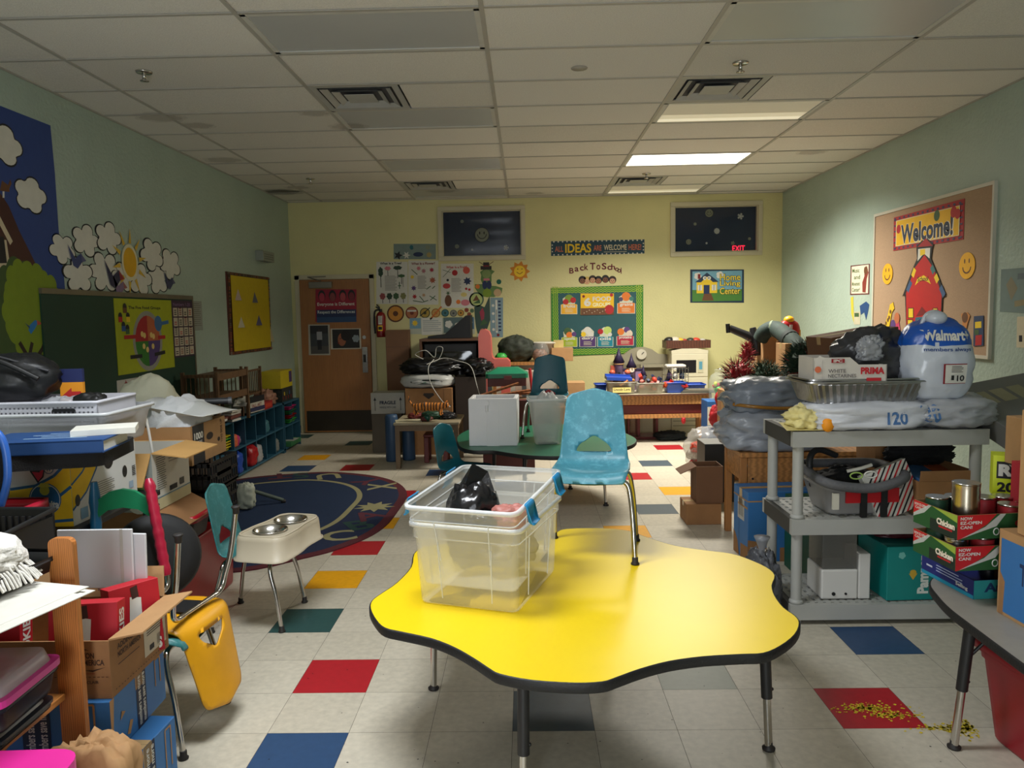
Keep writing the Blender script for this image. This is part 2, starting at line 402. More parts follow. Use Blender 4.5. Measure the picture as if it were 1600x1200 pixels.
# stickers on the panes (they belong to the glass of each window)
def glass_frame(n):
    m = MB(); m.frame((0, YB+.058, 0), (1, 0, 0), (0, 0, 1), 1, 1); return m
def gp(px, py): p = Yp(px, py, YB+.058); return p.x, p.z
STK = M((112, 116, 98), .5, name='window_sticker'); STKW = M((150, 154, 150), .5)
def smiley(m, px, py, r, face_m=STK, line=INK):
    u, v = gp(px, py); m.E(line, u, v, r, r); m.E(face_m, u, v, r*.92, r*.92)
    m.E(line, u-r*.3, v+r*.25, r*.09, r*.2); m.E(line, u+r*.3, v+r*.25, r*.09, r*.2)
    m.ln(line, [(u+r*.6*math.cos(a), v+r*.1+r*.6*math.sin(a)) for a in [PI+PI*k/10 for k in range(11)]], r*.1)
def flower(m, px, py, r, n, fm=STKW, cm=None):
    u, v = gp(px, py); r *= .78
    for k in range(n):
        a = 2*PI*k/n; m.E(fm, u+r*.62*math.cos(a), v+r*.62*math.sin(a), r*.3, r*.3, n=10)
    m.E(cm or fm, u, v, r*.4, r*.4, n=12)
def one_sticker(n, name, label, fn):
    m = glass_frame(n); fn(m); tag(m.build(name), label, 'sticker')
one_sticker(0, 'smiley_sticker', 'large round smiley face sticker on the dark window above the charts', lambda m: smiley(m, 753, 367, .098))
one_sticker(1, 'smiley_sticker', 'round smiley face sticker high on the dark window nearer the corner', lambda m: smiley(m, 1108, 333, .055))
one_sticker(1, 'smiley_sticker', 'faint small smiley sticker low on the dark window nearer the corner', lambda m: smiley(m, 1076, 378, .038))
for (n, px, py, r, k, lab) in ((0, 722, 346, .034, 8, 'small dotted ring sticker near the top of the window above the charts'), (0, 714, 385, .042, 9, 'hazy round flower sticker low on the window above the charts'),
                          (0, 738, 390, .022, 6, 'tiny white ring flower sticker under the large smiley'), (0, 791, 387, .05, 5, 'white snowflake shaped flower sticker in the lower corner of the window above the charts'),
                          (1, 1157, 338, .06, 5, 'white five petal flower sticker in the upper corner of the window nearer the corner'), (1, 1120, 361, .055, 8, 'daisy sticker in the middle of the window nearer the corner'),
                          (1, 1086, 350, .03, 7, 'small ring flower sticker beside the smiley of the window nearer the corner'), (1, 1145, 380, .04, 5, 'small white star flower sticker just above the red exit glow'),
                          (1, 1171, 373, .03, 8, 'faint round flower sticker at the edge of the window nearer the corner'), (1, 1104, 380, .022, 6, 'tiny white dot flower sticker low on the window nearer the corner')):
    one_sticker(n, 'flower_sticker', lab, lambda m: flower(m, px, py, r, k, STKW if r > .045 or r < .025 else STK))
# exit sign in the hall beyond the glass
ex = MB(); p = Yp(1154, 388, YB+.3); ex.box(M((30, 10, 12), .5), p.x-.1, p.x+.1, YB+.3, YB+.33, p.z-.05, p.z+.05)
ex.frame((p.x-.1, YB+.3, p.z-.05), (1, 0, 0), (0, 0, 1), .2, .1); EXM = M((255, 30, 60), .5, emit=40, name='exit_red'); ex.T(EXM, 'EXIT', .08, .12, .92, .88, off=.02)
tag(ex.build('exit_sign'), 'red glowing exit sign seen through the dark window', 'sign')
# ceiling: lay-in tiles on a metal grid
C1 = M((226, 222, 214), .9, var=.12, vs=150, bump=.35, bs=140, name='ceiling_tile'); C2 = M((220, 216, 208), .9, var=.13, vs=140, bump=.35, bs=150, name='ceiling_tile_b')
C3 = M((230, 226, 219), .9, var=.11, vs=160, bump=.3, bs=150, name='ceiling_tile_c')
TB = M((178, 174, 166), .45, var=.05, name='ceiling_tee_paint')
lights = {(0, -1): 0, (0, 2): 0, (0, 5): 0, (0, 8): 0, (2, -1): 0, (2, 2): 1, (2, 5): 2, (2, 8): 1, (0, -4): 2, (2, -4): 0, (0, -7): 0, (2, -7): 0}
vents = [(0, 1), (2, 1), (0, 7), (2, 7)]
ce = MB(); ce.box(M((120, 118, 112), .9), XL-.12, XR+.12, YN-.12, YB+.12, ZC+.12, ZC+.2)
for i in range(-2, 4):
    for j in range(-11, 10):
        x0, x1 = max(XC+i*1.2192, XL), min(XC+(i+1)*1.2192, XR); y0, y1 = max(YC+j*.6096, YN), min(YC+(j+1)*.6096, YB)
        if x1-x0 < .02 or y1-y0 < .02 or (i, j) in lights: continue
        if (i, j) in vents: x0 += .6096
        z = ZC+rnd.choice((0, 0, .001, .002)); m = rnd.choice((C1, C2, C3))
        ce.add([(x0, y0, z), (x1, y0, z), (x1, y1, z), (x0, y1, z)], [(3, 2, 1, 0)], m)
ce.frame((0, 0, ZC), (1, 0, 0), (0, -1, 0), 1, 1, .0005)
STN = M((128, 108, 84), .95, var=.2, alpha=.10, name='water_stain'); STD = M((52, 46, 40), .95, var=.2, alpha=.3, name='dark_mould_stain')
for px, py, r, m in ((492, 177, .13, STN), (440, 300, .28, STD), (465, 293, .16, STN), (1268, 238, .16, STN), (350, 250, .2, STN), (545, 198, .17, STN), (835, 302, .14, STN), (310, 196, .14, STN), (250, 183, .2, STN), (690, 298, .22, STN)):
    q = Zp(px, py, ZC); ce.cloud(m, q.x, -q.y, r, 7, seed=px, rv=r*.8, dep=.2); ce.cloud(m, q.x, -q.y, r*.8, 5, seed=px+1, rv=r*.62, dep=.3)
struct(ce, 'ceiling')
tb = MB()
for i in range(-1, 4): x = XC+i*1.2192; tb.box(TB, x-.012, x+.012, YN, YB, ZC-.006, ZC-.0005)
for j in range(-10, 10): y = YC+j*.6096; tb.box(TB, XL, XR, y-.012, y+.012, ZC-.005, ZC-.0005)
for x in (XL, XR-.02): tb.box(TB, x, x+.02, YN, YB, ZC-.007, ZC-.0005)
tb.box(TB, XL, XR, YB-.02, YB, ZC-.007, ZC-.0005)
struct(tb, 'ceiling_trim')
# troffers
DIFF = M((188, 190, 190), .35, var=.03, vs=2, name='unlit_diffuser'); HOUS = M((205, 203, 196), .5, name='fixture_enamel')
LIT = M((255, 250, 236), .5, var=0, emit=LAMP_E, name='lit_diffuser_warm'); LITC = M((236, 243, 255), .5, var=0, emit=LAMP_E, name='lit_diffuser_cool')
DIM = M((255, 244, 214), .5, var=.02, emit=.5, name='dim_tube_glow'); DIM2 = M((255, 243, 212), .5, var=.02, emit=.28, name='dim_tube_glow_b'); DIM3 = M((230, 222, 200), .5, var=.02, emit=.1, name='dim_tube_glow_c')
LL = {(0, -1): 'unlit ceiling light panel nearest the camera on the cloud wall side', (0, 2): 'unlit ceiling light panel just beyond the nearer vent on the cloud wall side', (0, 5): 'unlit ceiling light panel between the two vents on the cloud wall side',
      (0, 8): 'unlit ceiling light panel over the back wall charts', (2, -1): 'unlit ceiling light panel nearest the camera on the welcome board side', (2, 2): 'dim ceiling light panel glowing along its far edge',
      (2, 5): 'brightly lit white ceiling light panel', (2, 8): 'faintly glowing ceiling light panel close to the back wall', (0, -4): 'lit cool white ceiling light panel above the yellow table', (2, -4): 'unlit ceiling light panel above the grey shelf',
      (0, -7): 'unlit ceiling light panel over the doorway on the cloud wall side', (2, -7): 'unlit ceiling light panel over the doorway on the welcome board side'}
for (i, j), st in lights.items():
    x0, y0 = XC+i*1.2192+.012, YC+j*.6096+.012; w, d = 1.2192-.024, .6096-.024
    t = thing('ceiling_light', LL[(i, j)], 'ceiling light', (x0+w/2, y0+d/2, ZC-.004), group='ceiling light panels')
    m = MB()
    for q in ((-w/2, w/2, -d/2, -d/2+.028), (-w/2, w/2, d/2-.028, d/2), (-w/2, -w/2+.028, -d/2, d/2), (w/2-.028, w/2, -d/2, d/2)): m.box(HOUS, *q, 0, .012)
    m.box(HOUS, -w/2, w/2, -d/2, d/2, .09, .1); m.box(HOUS, -w/2, -w/2+.006, -d/2, d/2, .01, .09); m.box(HOUS, w/2-.006, w/2, -d/2, d/2, .01, .09)
    m.box(HOUS, -w/2, w/2, -d/2, -d/2+.006, .01, .09); m.box(HOUS, -w/2, w/2, d/2-.006, d/2, .01, .09)
    m.build('light_frame', t)
    dm = {0: DIFF, 1: DIFF, 2: LITC if j < 0 else LIT}[st]
    MB().box(dm, -w/2+.026, w/2-.026, -d/2+.026, d/2-.026, .005, .009).build('diffuser', t)
    if st == 1: MB().box(DIM, -w/2+.04, w/2-.04, d/2-.12, d/2-.03, .001, .0045).box(DIM2, -w/2+.04, w/2-.04, d/2-.24, d/2-.12, .001, .0045).box(DIM3, -w/2+.04, w/2-.04, -d/2+.04, d/2-.24, .001, .0045).build('glowing_strip', t)
VD = M((74, 74, 78), .8, name='vent_shadow_gap'); VM = M((176, 176, 172), .5, name='vent_enamel')
VL = {(0, 1): 'dusty square ceiling vent between the first two unlit panels on the cloud wall side', (2, 1): 'dusty square ceiling vent nearest the camera on the welcome board side', (0, 7): 'square ceiling vent near the back wall on the cloud wall side', (2, 7): 'square ceiling vent just beyond the bright light panel'}
for i, j in vents:
    x0, y0 = XC+i*1.2192, YC+j*.6096
    t = thing('ceiling_vent', VL[(i, j)], 'vent', (x0+.305, y0+.305, ZC-.004), group='square ceiling vents')
    MB().box(VD, -.29, .29, -.29, .29, .02, .03).build('backing', t)
    m = MB()
    def ring(m, a, b, z0, z1):
        A = [(-a, -a), (a, -a), (a, a), (-a, a)]; B = [(-b, -b), (b, -b), (b, b), (-b, b)]
        for k in range(4):
            p, q, r, s_ = A[k], A[(k+1) % 4], B[(k+1) % 4], B[k]
            m.add([(*p, z0), (*q, z0), (*r, z1), (*s_, z1), (*p, z0+.002), (*q, z0+.002), (*r, z1+.002), (*s_, z1+.002)], [(0, 1, 2, 3), (7, 6, 5, 4)], VM)
    ring(m, .294, .25, 0, .001); m.build('vent_frame', t)
    for a, b in ((.235, .195), (.17, .13)): q = MB(); ring(q, a, b, -.004, .016); q.build('louver', t)
    MB().box(VM, -.1, .1, -.1, .1, -.004, -.001).build('vent_centre', t)
for px, py, lab in ((225, 112, 'chrome sprinkler head nearest the camera on the cloud wall side'), (1157, 98, 'chrome sprinkler head nearest the camera on the welcome board side'), (485, 279, 'small sprinkler head far back on the cloud wall side'), (1010, 271, 'small sprinkler head just beyond the bright light panel')):
    q = Zp(px, py, ZC); t = thing('sprinkler', lab, 'sprinkler', (q.x, q.y, ZC-.045), group='ceiling sprinklers')
    MB().lathe(STEEL, [(.045, .036), (.05, .045)], n=20).lathe(STEEL, [(.012, 0), (.012, .04)], n=10).build('sprinkler_body', t)
    MB().lathe(CHROME, [(.001, -.014), (.026, -.012), (.026, -.009), (.001, -.008)], n=16).bar(CHROME, (-.012, 0, 0), (-.004, 0, -.012), .004).bar(CHROME, (.012, 0, 0), (.004, 0, -.012), .004).build('deflector', t)
q = Zp(905, 106, ZC); tag(MB().lathe(M((170, 164, 154), .6), [(.05, .0), (.052, .004), (.045, .0059)], n=24).build('ceiling_speaker', loc=(q.x, q.y, ZC-.006)), 'small flat round cover on a ceiling tile', 'ceiling speaker')
# door, frame, baseboards
DOORM = M((168, 112, 60), .5, var=.12, kind='wood', stretch=(2.2, 2, .35), name='door_veneer')
dx0, dx1 = bxz(474, 560)[0], bxz(581, 560)[0]; dz = bxz(520, 437)[1]
d = MB().box(DOORM, dx0, dx1, YB-.05, YB-.01, .012, dz).build('door_1', bevel=.003); d['kind'] = 'structure'
MB().box(M((66, 60, 52), .35, .6), dx0+.03, dx1-.02, YB-.053, YB-.05, .03, .30).build('kick_plate', d, bevel=.001)
MB().box(STEEL, dx1-.115, dx1-.045, YB-.056, YB-.05, .80, 1.14).box(M((60, 58, 54), .4, .8), dx1-.1, dx1-.06, YB-.075, YB-.055, .94, 1.04).build('lever_plate', d, bevel=.002)
MB().cyl(STEEL, (dx1-.08, YB-.05, 1.27), (dx1-.08, YB-.062, 1.27), .024, n=18).build('deadbolt', d)
MB().box(M((120, 116, 104), .45, .7), dx0+.14, dx0+.44, YB-.1, YB-.05, dz-.11, dz-.03).bar(M((110, 106, 96), .4, .8), (dx0+.30, YB-.085, dz-.02), (dx0+.12, YB-.06, dz+.035), .018, .012).bar(M((110, 106, 96), .4, .8), (dx0+.12, YB-.075, dz+.035), (dx0+.36, YB-.06, dz+.04), .014, .012).build('door_closer', d, bevel=.003)
t = MB()
for q in ((dx0-.065, dx0-.004, 0, dz+.06), (dx1+.004, dx1+.065, 0, dz+.06), (dx0-.065, dx1+.065, dz+.004, dz+.065)): t.box(TRIMW, q[0], q[1], YB-.03, YB+.001, q[2], q[3])
struct(t, 'trim_1', bevel=.003)
BB = M((26, 25, 25), .5, name='black_vinyl_base')
struct(MB().box(BB, XL, XL+.006, YN, YB, 0, .1), 'baseboard_left'); struct(MB().box(BB, XR-.006, XR, YN, YB, 0, .1), 'baseboard_right')
struct(MB().box(BB, dx1+.07, XR-.006, YB-.006, YB, 0, .1).box(BB, XL+.006, dx0-.07, YB-.006, YB, 0, .1), 'baseboard_back')
struct(MB().box(M((40, 50, 62), .9), -1.3, .2, YN-.5, YN-.45, 0, 2.3), 'exterior_backing')
# ================================================================ things fixed flat on the walls
SIDE = {'back': (Vector((0, YB, 0)), Vector((1, 0, 0)), lambda px, py: (lambda p: (p.x, p.z))(Yp(px, py, YB-.003))),
        'left': (Vector((XL, 0, 0)), Vector((0, 1, 0)), lambda px, py: (lambda p: (p.y, p.z))(Xp(px, py, XL+.003))),
        'right': (Vector((XR, 0, 0)), Vector((0, -1, 0)), lambda px, py: (lambda p: (-p.y, p.z))(Xp(px, py, XR-.003)))}
def flat(side, outline, mat, th=.002, px=True, edge=None):
    """a sheet on a wall; outline in photograph pixels (or wall metres)"""
    o, ux, cv = SIDE[side]; m = MB(); pts = [cv(*p) for p in outline] if px else outline
    ar = sum(pts[i-1][0]*pts[i][1]-pts[i][0]*pts[i-1][1] for i in range(len(pts)))
    if ar < 0: pts = pts[::-1]
    n = ux.cross(Vector((0, 0, 1)))
    t0 = th-.003 if th > .0185 else .0008; c_ = [o+ux*u+Vector((0, 0, v)) for u, v in pts]; a = [p+n*t0 for p in c_]; b = [p+n*th for p in c_]; k = len(pts)
    m.add(a+b, [(i, (i+1) % k, k+(i+1) % k, k+i) for i in range(k)], edge or mat)
    m.frame(o, ux, (0, 0, 1), 1, 1, th-.0003); m.Pg(mat, pts); m.lay = th+.0004
    m.cv = cv; return m
def rect4(x0, y0, x1, y1): return [(x0, y0), (x1, y0), (x1, y1), (x0, y1)]
def sub(m, x0, y0, x1, y1):
    """work in 0..1 over the pixel rectangle (x0, y0 top) .. (x1, y1 bottom) of a sheet on the back wall"""
    o = m.fr[0]; ux = m.fr[1]; a = m.cv(x0, y0); b = m.cv(x1, y1); lay = m.lay
    m.frame(o+ux*a[0]+Vector((0, 0, b[1])), ux, (0, 0, 1), b[0]-a[0], a[1]-b[1], lay); return m
def quad(side, xn, yn0, yn1, xf):
    """upright rectangle on a side wall: near edge column xn from yn0 to yn1, far edge column xf -> wall metres (u0, v0, u1, v1)"""
    cv = SIDE[side][2]; a = cv(xn, yn0); b = cv(xn, yn1); c = cv(xf, yn0)
    return (min(a[0], c[0]), b[1], max(a[0], c[0]), a[1])
def flatq(side, q, mat, th=.002, edge=None):
    u0, v0, u1, v1 = q; m = flat(side, [(u0, v0), (u1, v0), (u1, v1), (u0, v1)], mat, th, px=False, edge=edge)
    lay = m.lay; o, ux, _ = SIDE[side]; m.frame(o+ux*u0+Vector((0, 0, v0)), ux, (0, 0, 1), u1-u0, v1-v0, lay); return m
WP = P(214, 212, 202); CREAMP = P(214, 206, 176)
GR1, GR2, GR3 = P(60, 92, 54), P(120, 146, 40), P(38, 64, 44)
RD, RD2, OR, YE, BL, BL2, PK, BR, PU, TE = P(176, 30, 34), P(120, 22, 28), P(222, 120, 40), P(232, 196, 40), P(44, 84, 150), P(28, 44, 84), P(206, 120, 130), P(104, 66, 38), P(88, 60, 120), P(28, 110, 120)
def lines(m, u0, v0, u1, v1, n, mt=None):
    for k in range(n): v = v1-(v1-v0)*k/n; m.R(mt or P(120, 116, 108), u0, v, u0+(u1-u0)*(1 if k % 3 else .86), v+(v1-v0)/n*.35)
# --- three science charts
m = sub(flat('back', rect4(588, 409, 637, 475), WP), 588, 409, 637, 475)
m.T(INK, 'What Is a Tree?', .12, .93, .84, .985, off=.03)
def tree(m, u, v, r, c, tr=INK, rv=None): m.R(tr, u-.01, v-r*1.6, u+.01, v); m.cloud(c, u, v, r, 6, seed=int(u*99), rv=rv)
tree(m, .13, .76, .085, GR3, rv=.12); m.R(GR3, .115, .4, .14, .7); tree(m, .37, .84, .11, PK, rv=.05); tree(m, .7, .85, .15, GR3, rv=.05); tree(m, .82, .66, .12, GR1, rv=.04); m.R(INK, .86, .4, .875, .62)
for c, u in ((P(150, 70, 70), .17), (GR3, .4), (GR1, .62), (P(130, 130, 80), .86)): tree(m, u, .19, .1, c, rv=.08)
m.R(GR1, .73, .36, .76, .52); m.R(GR1, .69, .42, .80, .44); lines(m, .26, .3, .66, .66, 14)
tag(m.build('science_chart'), 'white chart of trees titled What Is a Tree', 'poster')
m = sub(flat('back', rect4(638, 407, 685, 476), WP), 638, 407, 685, 476)
m.T(RD2, 'What Is a Flower?', .1, .90, .92, .955, off=.03)
for c, u, v, r in ((PK, .35, .82, .09), (P(170, 110, 120), .52, .76, .09), (P(160, 30, 60), .8, .78, .09), (YE, .12, .63, .08), (P(170, 90, 60), .82, .55, .12), (PU, .16, .38, .1), (RD, .18, .19, .09), (P(190, 150, 110), .5, .22, .07)): m.star(c, u, v, r, r*.55, 7, u)
for p in (((.1, .8), (.3, .68)), ((.6, .35), (.75, .42)), ((.8, .36), (.9, .42)), ((.12, .1), (.45, .06), (.65, .1)), ((.35, .2), (.5, .08)), ((.7, .2), (.95, .1)), ((.72, .1), (.9, .2))): m.ln(GR1, p, .01)
lines(m, .3, .34, .6, .64, 11); tag(m.build('science_chart'), 'white chart of blossoms titled What Is a Flower', 'poster')
m = sub(flat('back', rect4(689, 412, 740, 481), WP), 689, 412, 740, 481)
m.T(RD, 'What Is a Fruit?', .16, .89, .82, .945, off=.03)
m.E(RD, .43, .79, .09); m.E(P(214, 90, 70), .8, .84, .11); m.E(P(190, 60, 60), .16, .5, .12, .06); m.star(BL2, .82, .6, .14, .08, 7); m.E(BR, .2, .17, .11, .13); m.star(GR1, .2, .34, .09, .03, 6); m.E(P(214, 196, 120), .7, .3, .1, .05)
m.E(OR, .52, .14, .07); m.E(PK, .74, .12, .14, .07); m.E(RD, .78, .43, .04); m.E(RD, .88, .41, .04); m.E(INK, .2, .63, .04); m.ln(GR1, [(.05, .7), (.3, .88)], .006); m.ln(GR1, [(.05, .86), (.3, .8)], .006); lines(m, .31, .34, .62, .66, 12)
tag(m.build('science_chart'), 'glossy white chart of fruits titled What Is a Fruit', 'poster')
# --- alphabet strip, solar system cutouts, weather strip
m = sub(flat('back', rect4(615, 381, 681, 405), P(120, 138, 132)), 615, 381, 681, 405)
m.T(P(30, 100, 110), 'e', .38, .62, .47, .9, off=.05); m.T(P(130, 140, 120), 'e', .76, .62, .86, .9, off=.03); m.star(INK, .1, .28, .11, .05, 5); m.star(WP, .3, .28, .1, .04, 6); m.E(BL2, .58, .32, .12, .14); m.star(P(170, 150, 90), .84, .28, .07, .05, 8)
tag(m.build('alphabet_strip'), 'grey blue strip with letters and animal pictures at the corner of the window', 'poster')
def disc(px, py, rpx, c1, c2, lab, extra=None, wob=0):
    m = flat('back', [(px+rpx*math.cos(a*PI/12), py+rpx*math.sin(a*PI/12)) for a in range(24)], c1)
    u, v = m.cv(px, py); r = rpx/117
    m.E(c2, u, v, r*.82, r*.82); m.E(c1, u, v, r*.3, r*.3)
    if extra: extra(m, u, v, r)
    tag(m.build('planet_cutout'), lab, 'wall cutout', 'planet cutouts under the charts')
disc(618, 490, 13.5, P(90, 50, 20), P(204, 140, 50), 'large round orange sun cutout beside the fire extinguisher')
disc(643.5, 489, 10, P(120, 50, 30), P(176, 110, 70), 'brown red planet cutout, second from the fire extinguisher', lambda m, u, v, r: m.R(WP, u-r*.7, v+r*.2, u+r*.7, v+r*.45))
disc(664, 489, 8, P(60, 60, 30), P(176, 146, 60), 'banded yellow planet cutout crossed by a dark stripe', lambda m, u, v, r: m.ln(INK, [(u-r, v-r*.6), (u+r, v+r)], .012))
disc(681, 489, 7, P(140, 90, 30), P(196, 150, 80), 'ringed orange planet cutout under the charts', lambda m, u, v, r: m.ln(P(200, 110, 50), [(u-r*1.3, v-r*1.4), (u+r*1.3, v+r*1.4)], .022))
disc(695.5, 489, 6, P(40, 70, 60), P(60, 110, 120), 'green and blue earth planet cutout')
disc(708.5, 489.5, 5.5, P(60, 66, 70), P(128, 128, 116), 'grey planet cutout right after the earth')
disc(720, 489, 5.2, P(90, 60, 20), P(190, 140, 50), 'small golden planet cutout after the grey one')
disc(729, 484.5, 3.4, P(60, 30, 20), P(150, 60, 40), 'tiny red brown planet cutout'); disc(733, 491, 3.2, P(70, 40, 26), P(160, 84, 60), 'tiny rust planet cutout below the red brown one'); disc(737.5, 485.5, 3.2, P(40, 66, 50), P(90, 120, 90), 'tiny green planet cutout at the end of the row')
m = sub(flat('back', rect4(640, 497, 742, 522), P(184, 188, 170)), 640, 497, 742, 522)
m.R(P(120, 160, 180), 0, .38, .17, 1); m.star(YE, .08, .7, .055, .03, 8); m.R(WP, .18, .0, .5, 1); lines(m, .2, .1, .48, .8, 6, P(150, 160, 160)); m.R(P(90, 110, 110), .52, .1, .82, 1); m.cloud(WP, .6, .6, .06, 5); m.cloud(WP, .75, .5, .06, 5, seed=4); m.R(P(70, 110, 140), .86, .3, .99, 1); m.cloud(WP, .93, .7, .04, 5)
tag(m.build('weather_strip'), 'pale strip of weather pictures partly behind the black wedge', 'poster')
# --- caterpillar with hat, round picture, thermometer, child cutout
m = flat('back', [(750, 425), (757, 420), (756, 412), (764, 411), (767, 421), (773, 424), (768, 429), (768, 440), (762, 446), (775, 447), (785, 450), (784, 458), (777, 462), (772, 464), (762, 464), (751, 463), (742, 450), (742, 444), (754, 444), (751, 437), (752, 430)], P(96, 128, 70))
sub(m, 742, 408, 786, 464); m.R(P(40, 30, 30), .2, .76, .6, .86); m.R(P(40, 34, 34), .3, .8, .52, .96); m.R(RD2, .3, .84, .52, .88); m.E(P(128, 150, 90), .41, .64, .16); m.R(PK, .3, .46, .52, .52); m.E(BL2, .34, .34, .09, .12); m.E(BL2, .5, .34, .09, .12); m.E(GR2, .42, .12, .16, .12); m.E(P(20, 100, 80), .86, .42, .09); m.E(P(190, 160, 120), .8, .12, .14); m.E(OR, .08, .3, .08)
m.ln(BR, [(.3, .9), (.15, .98)], .008); m.ln(BR, [(.52, .9), (.68, .98)], .008)
tag(m.build('caterpillar_cutout'), 'green cartoon caterpillar cutout wearing a dark hat', 'wall cutout')
disc2 = flat('back', [(744.5+11.5*math.cos(a*PI/12), 468+11.5*math.sin(a*PI/12)) for a in range(24)], P(70, 96, 80)); u, v = disc2.cv(744.5, 468); disc2.E(P(176, 190, 120), u, v, .078, .078); disc2.Pg(BR, [(u-.05, v-.02), (u, v+.06), (u+.04, v-.01)]); disc2.Pg(GR1, [(u-.05, v-.05), (u+.05, v-.05), (u+.04, v)])
tag(disc2.build('round_picture'), 'round green rimmed picture at the foot of the caterpillar', 'wall cutout')
m = sub(flat('back', rect4(766, 465, 786, 527), P(126, 150, 160)), 766, 465, 786, 527)
m.R(WP, .42, .12, .58, .94); m.R(P(90, 96, 90), .47, .16, .53, .7); m.E(RD2, .6, .06, .12)
for k in range(9): m.R(BL2, .64, .16+k*.09, .86, .2+k*.09)
for k in range(4): m.cloud(WP, .22, .2+k*.2, .12, 5, seed=k)
tag(m.build('thermometer_chart'), 'tall blue weather thermometer chart', 'poster')
m = flat('back', [(741, 480), (748, 476), (757, 480), (765, 462), (766, 500), (762, 512), (756, 524), (748, 529), (744, 512), (742, 498)], P(52, 74, 66))
sub(m, 741, 462, 768, 529); m.Pg(P(150, 50, 70), [(.3, .62), (.5, .72), (.6, .6), (.55, .4), (.4, .42)]); m.E(P(176, 110, 90), .45, .18, .15); m.R(P(190, 190, 176), .12, .0, .3, .12); m.Pg(GR1, [(.3, .3), (.8, .36), (.5, .46)])
tag(m.build('bird_cutout'), 'dark green and red paper cutout below the round picture', 'wall cutout')
m = flat('back', [(812+(16.5 if i % 2 == 0 else 11.5)*math.cos(PI*i/9), 424+(16.5 if i % 2 == 0 else 11.5)*math.sin(PI*i/9)) for i in range(18)], P(206, 130, 30))
u, v = m.cv(812, 424); m.E(P(240, 200, 40), u, v, .075, .075); m.ln(P(110, 60, 10), [(u-.04, v-.01), (u, v-.035), (u+.04, v-.01)], .008); m.E(INK, u-.025, v+.03, .007); m.E(INK, u+.03, v+.03, .007)
tag(m.build('sun_cutout'), 'shiny yellow smiling sun cutout under the window corner', 'wall cutout')
# --- banner, back to school, food groups board, home living center
m = sub(flat('back', [(861, 377), (1007, 374), (1007, 396), (861, 400)], P(30, 66, 84)), 861, 375.5, 1007, 398)
for k in range(21):
    for v in (.1, .9): m.E(WP, .03+k*.047, v, .008)
for v in (.3, .5, .7): m.E(WP, .012, v, .007); m.E(WP, .988, v, .007)
CORAL = P(196, 110, 80)
m.T(CORAL, 'ALL', .04, .28, .13, .62, off=.02); m.T(YE, 'IDEAS', .15, .2, .43, .76, off=.03); m.T(CORAL, 'ARE', .455, .3, .54, .64, off=.02); m.T(CREAMP, 'WELCOME', .565, .32, .81, .66, off=.02); m.R(CREAMP, .565, .2, .81, .225); m.T(CORAL, 'HERE!', .83, .3, .965, .66, off=.02)
tag(m.build('banner'), 'narrow dark teal banner reading All Ideas Are Welcome Here', 'banner')
MAR = P(104, 18, 34)
for ch, x, y, s, r in (('B', 893, 423, 9, .1), ('a', 901, 421, 7, .05), ('c', 909, 419.5, 7, .02), ('k', 916, 417, 10, 0), ('T', 926, 416, 11, 0), ('o', 935, 417.5, 8, 0), ('S', 944, 416, 10.5, 0), ('c', 952, 418.5, 7, 0), ('h', 958, 417, 9, 0), ('o', 964, 421, 6, 0), ('o', 967.5, 423, 6, 0), ('l', 970.5, 423, 9.5, 0)):
    w = {'l': 1.2, 'T': 8.5, 'B': 7, 'S': 7.5}.get(ch, 6.2)
    m = MB(); m.cv = SIDE['back'][2]; m.frame((0, YB, 0), (1, 0, 0), (0, 0, 1), 1, 1, .0016); a = m.cv(x-w/2, y+s/2); b = m.cv(x+w/2, y-s/2); m.T(MAR, ch, a[0], a[1], b[0], b[1], off=.025)
    tag(m.build('letter_cutout'), 'maroon paper letter of the arched Back To School lettering', 'letter', 'Back To School letters')
for i, (x, y, hc, sk) in enumerate(((910, 437, INK, P(120, 76, 50)), (917, 438, P(200, 170, 90), P(206, 160, 124)), (926, 436, P(40, 24, 18), P(196, 146, 110)), (935, 437, INK, P(150, 96, 64)), (946, 435.5, INK, P(110, 66, 44)), (957, 437, P(50, 30, 20), P(200, 150, 116)))):
    m = flat('back', [(x+6*math.cos(a*PI/8), y+(6 if math.sin(a*PI/8) < 0 else 6.5)*math.sin(a*PI/8)) for a in range(16)], hc); u, v = m.cv(x, y+2); m.E(sk, u, v, .036, .034); m.E(INK, u-.013, v+.006, .005); m.E(INK, u+.013, v+.006, .005); m.ln(RD2, [(u-.01, v-.014), (u+.01, v-.014)], .005)
    tag(m.build('child_face_cutout'), ('black haired', 'blond', 'dark brown haired', 'black haired round', 'darkest skinned', 'brown haired')[i]+' cartoon child face cutout, '+('first', 'second', 'third', 'fourth', 'fifth', 'last')[i]+' in the row under the school letters', 'wall cutout', 'row of child face cutouts')
BG = P(34, 84, 90); m = flat('back', [(861, 450), (1005, 445), (1005, 551), (862, 557)], P(60, 130, 40), th=.012); sub(m, 861, 447.5, 1005, 554)
ZZ = P(168, 190, 60)
for k in range(3):
    o = .018+.022*k
    for hv in (0, 1):
        m.ln(ZZ, [(t/48, (o*1.3+.02*(t % 2)) if hv == 0 else 1-(o*1.3+.02*(t % 2))) for t in range(49)], .0065)
    for hu in (0, 1):
        m.ln(ZZ, [((o+.014*(t % 2)) if hu == 0 else 1-(o+.014*(t % 2)), t/40) for t in range(41)], .0065)
m.R(BG, .075, .1, .925, .9)
bb = m.build('bulletin_board'); tag(bb, 'teal bulletin board with a green zigzag border holding food group cards', 'bulletin board')
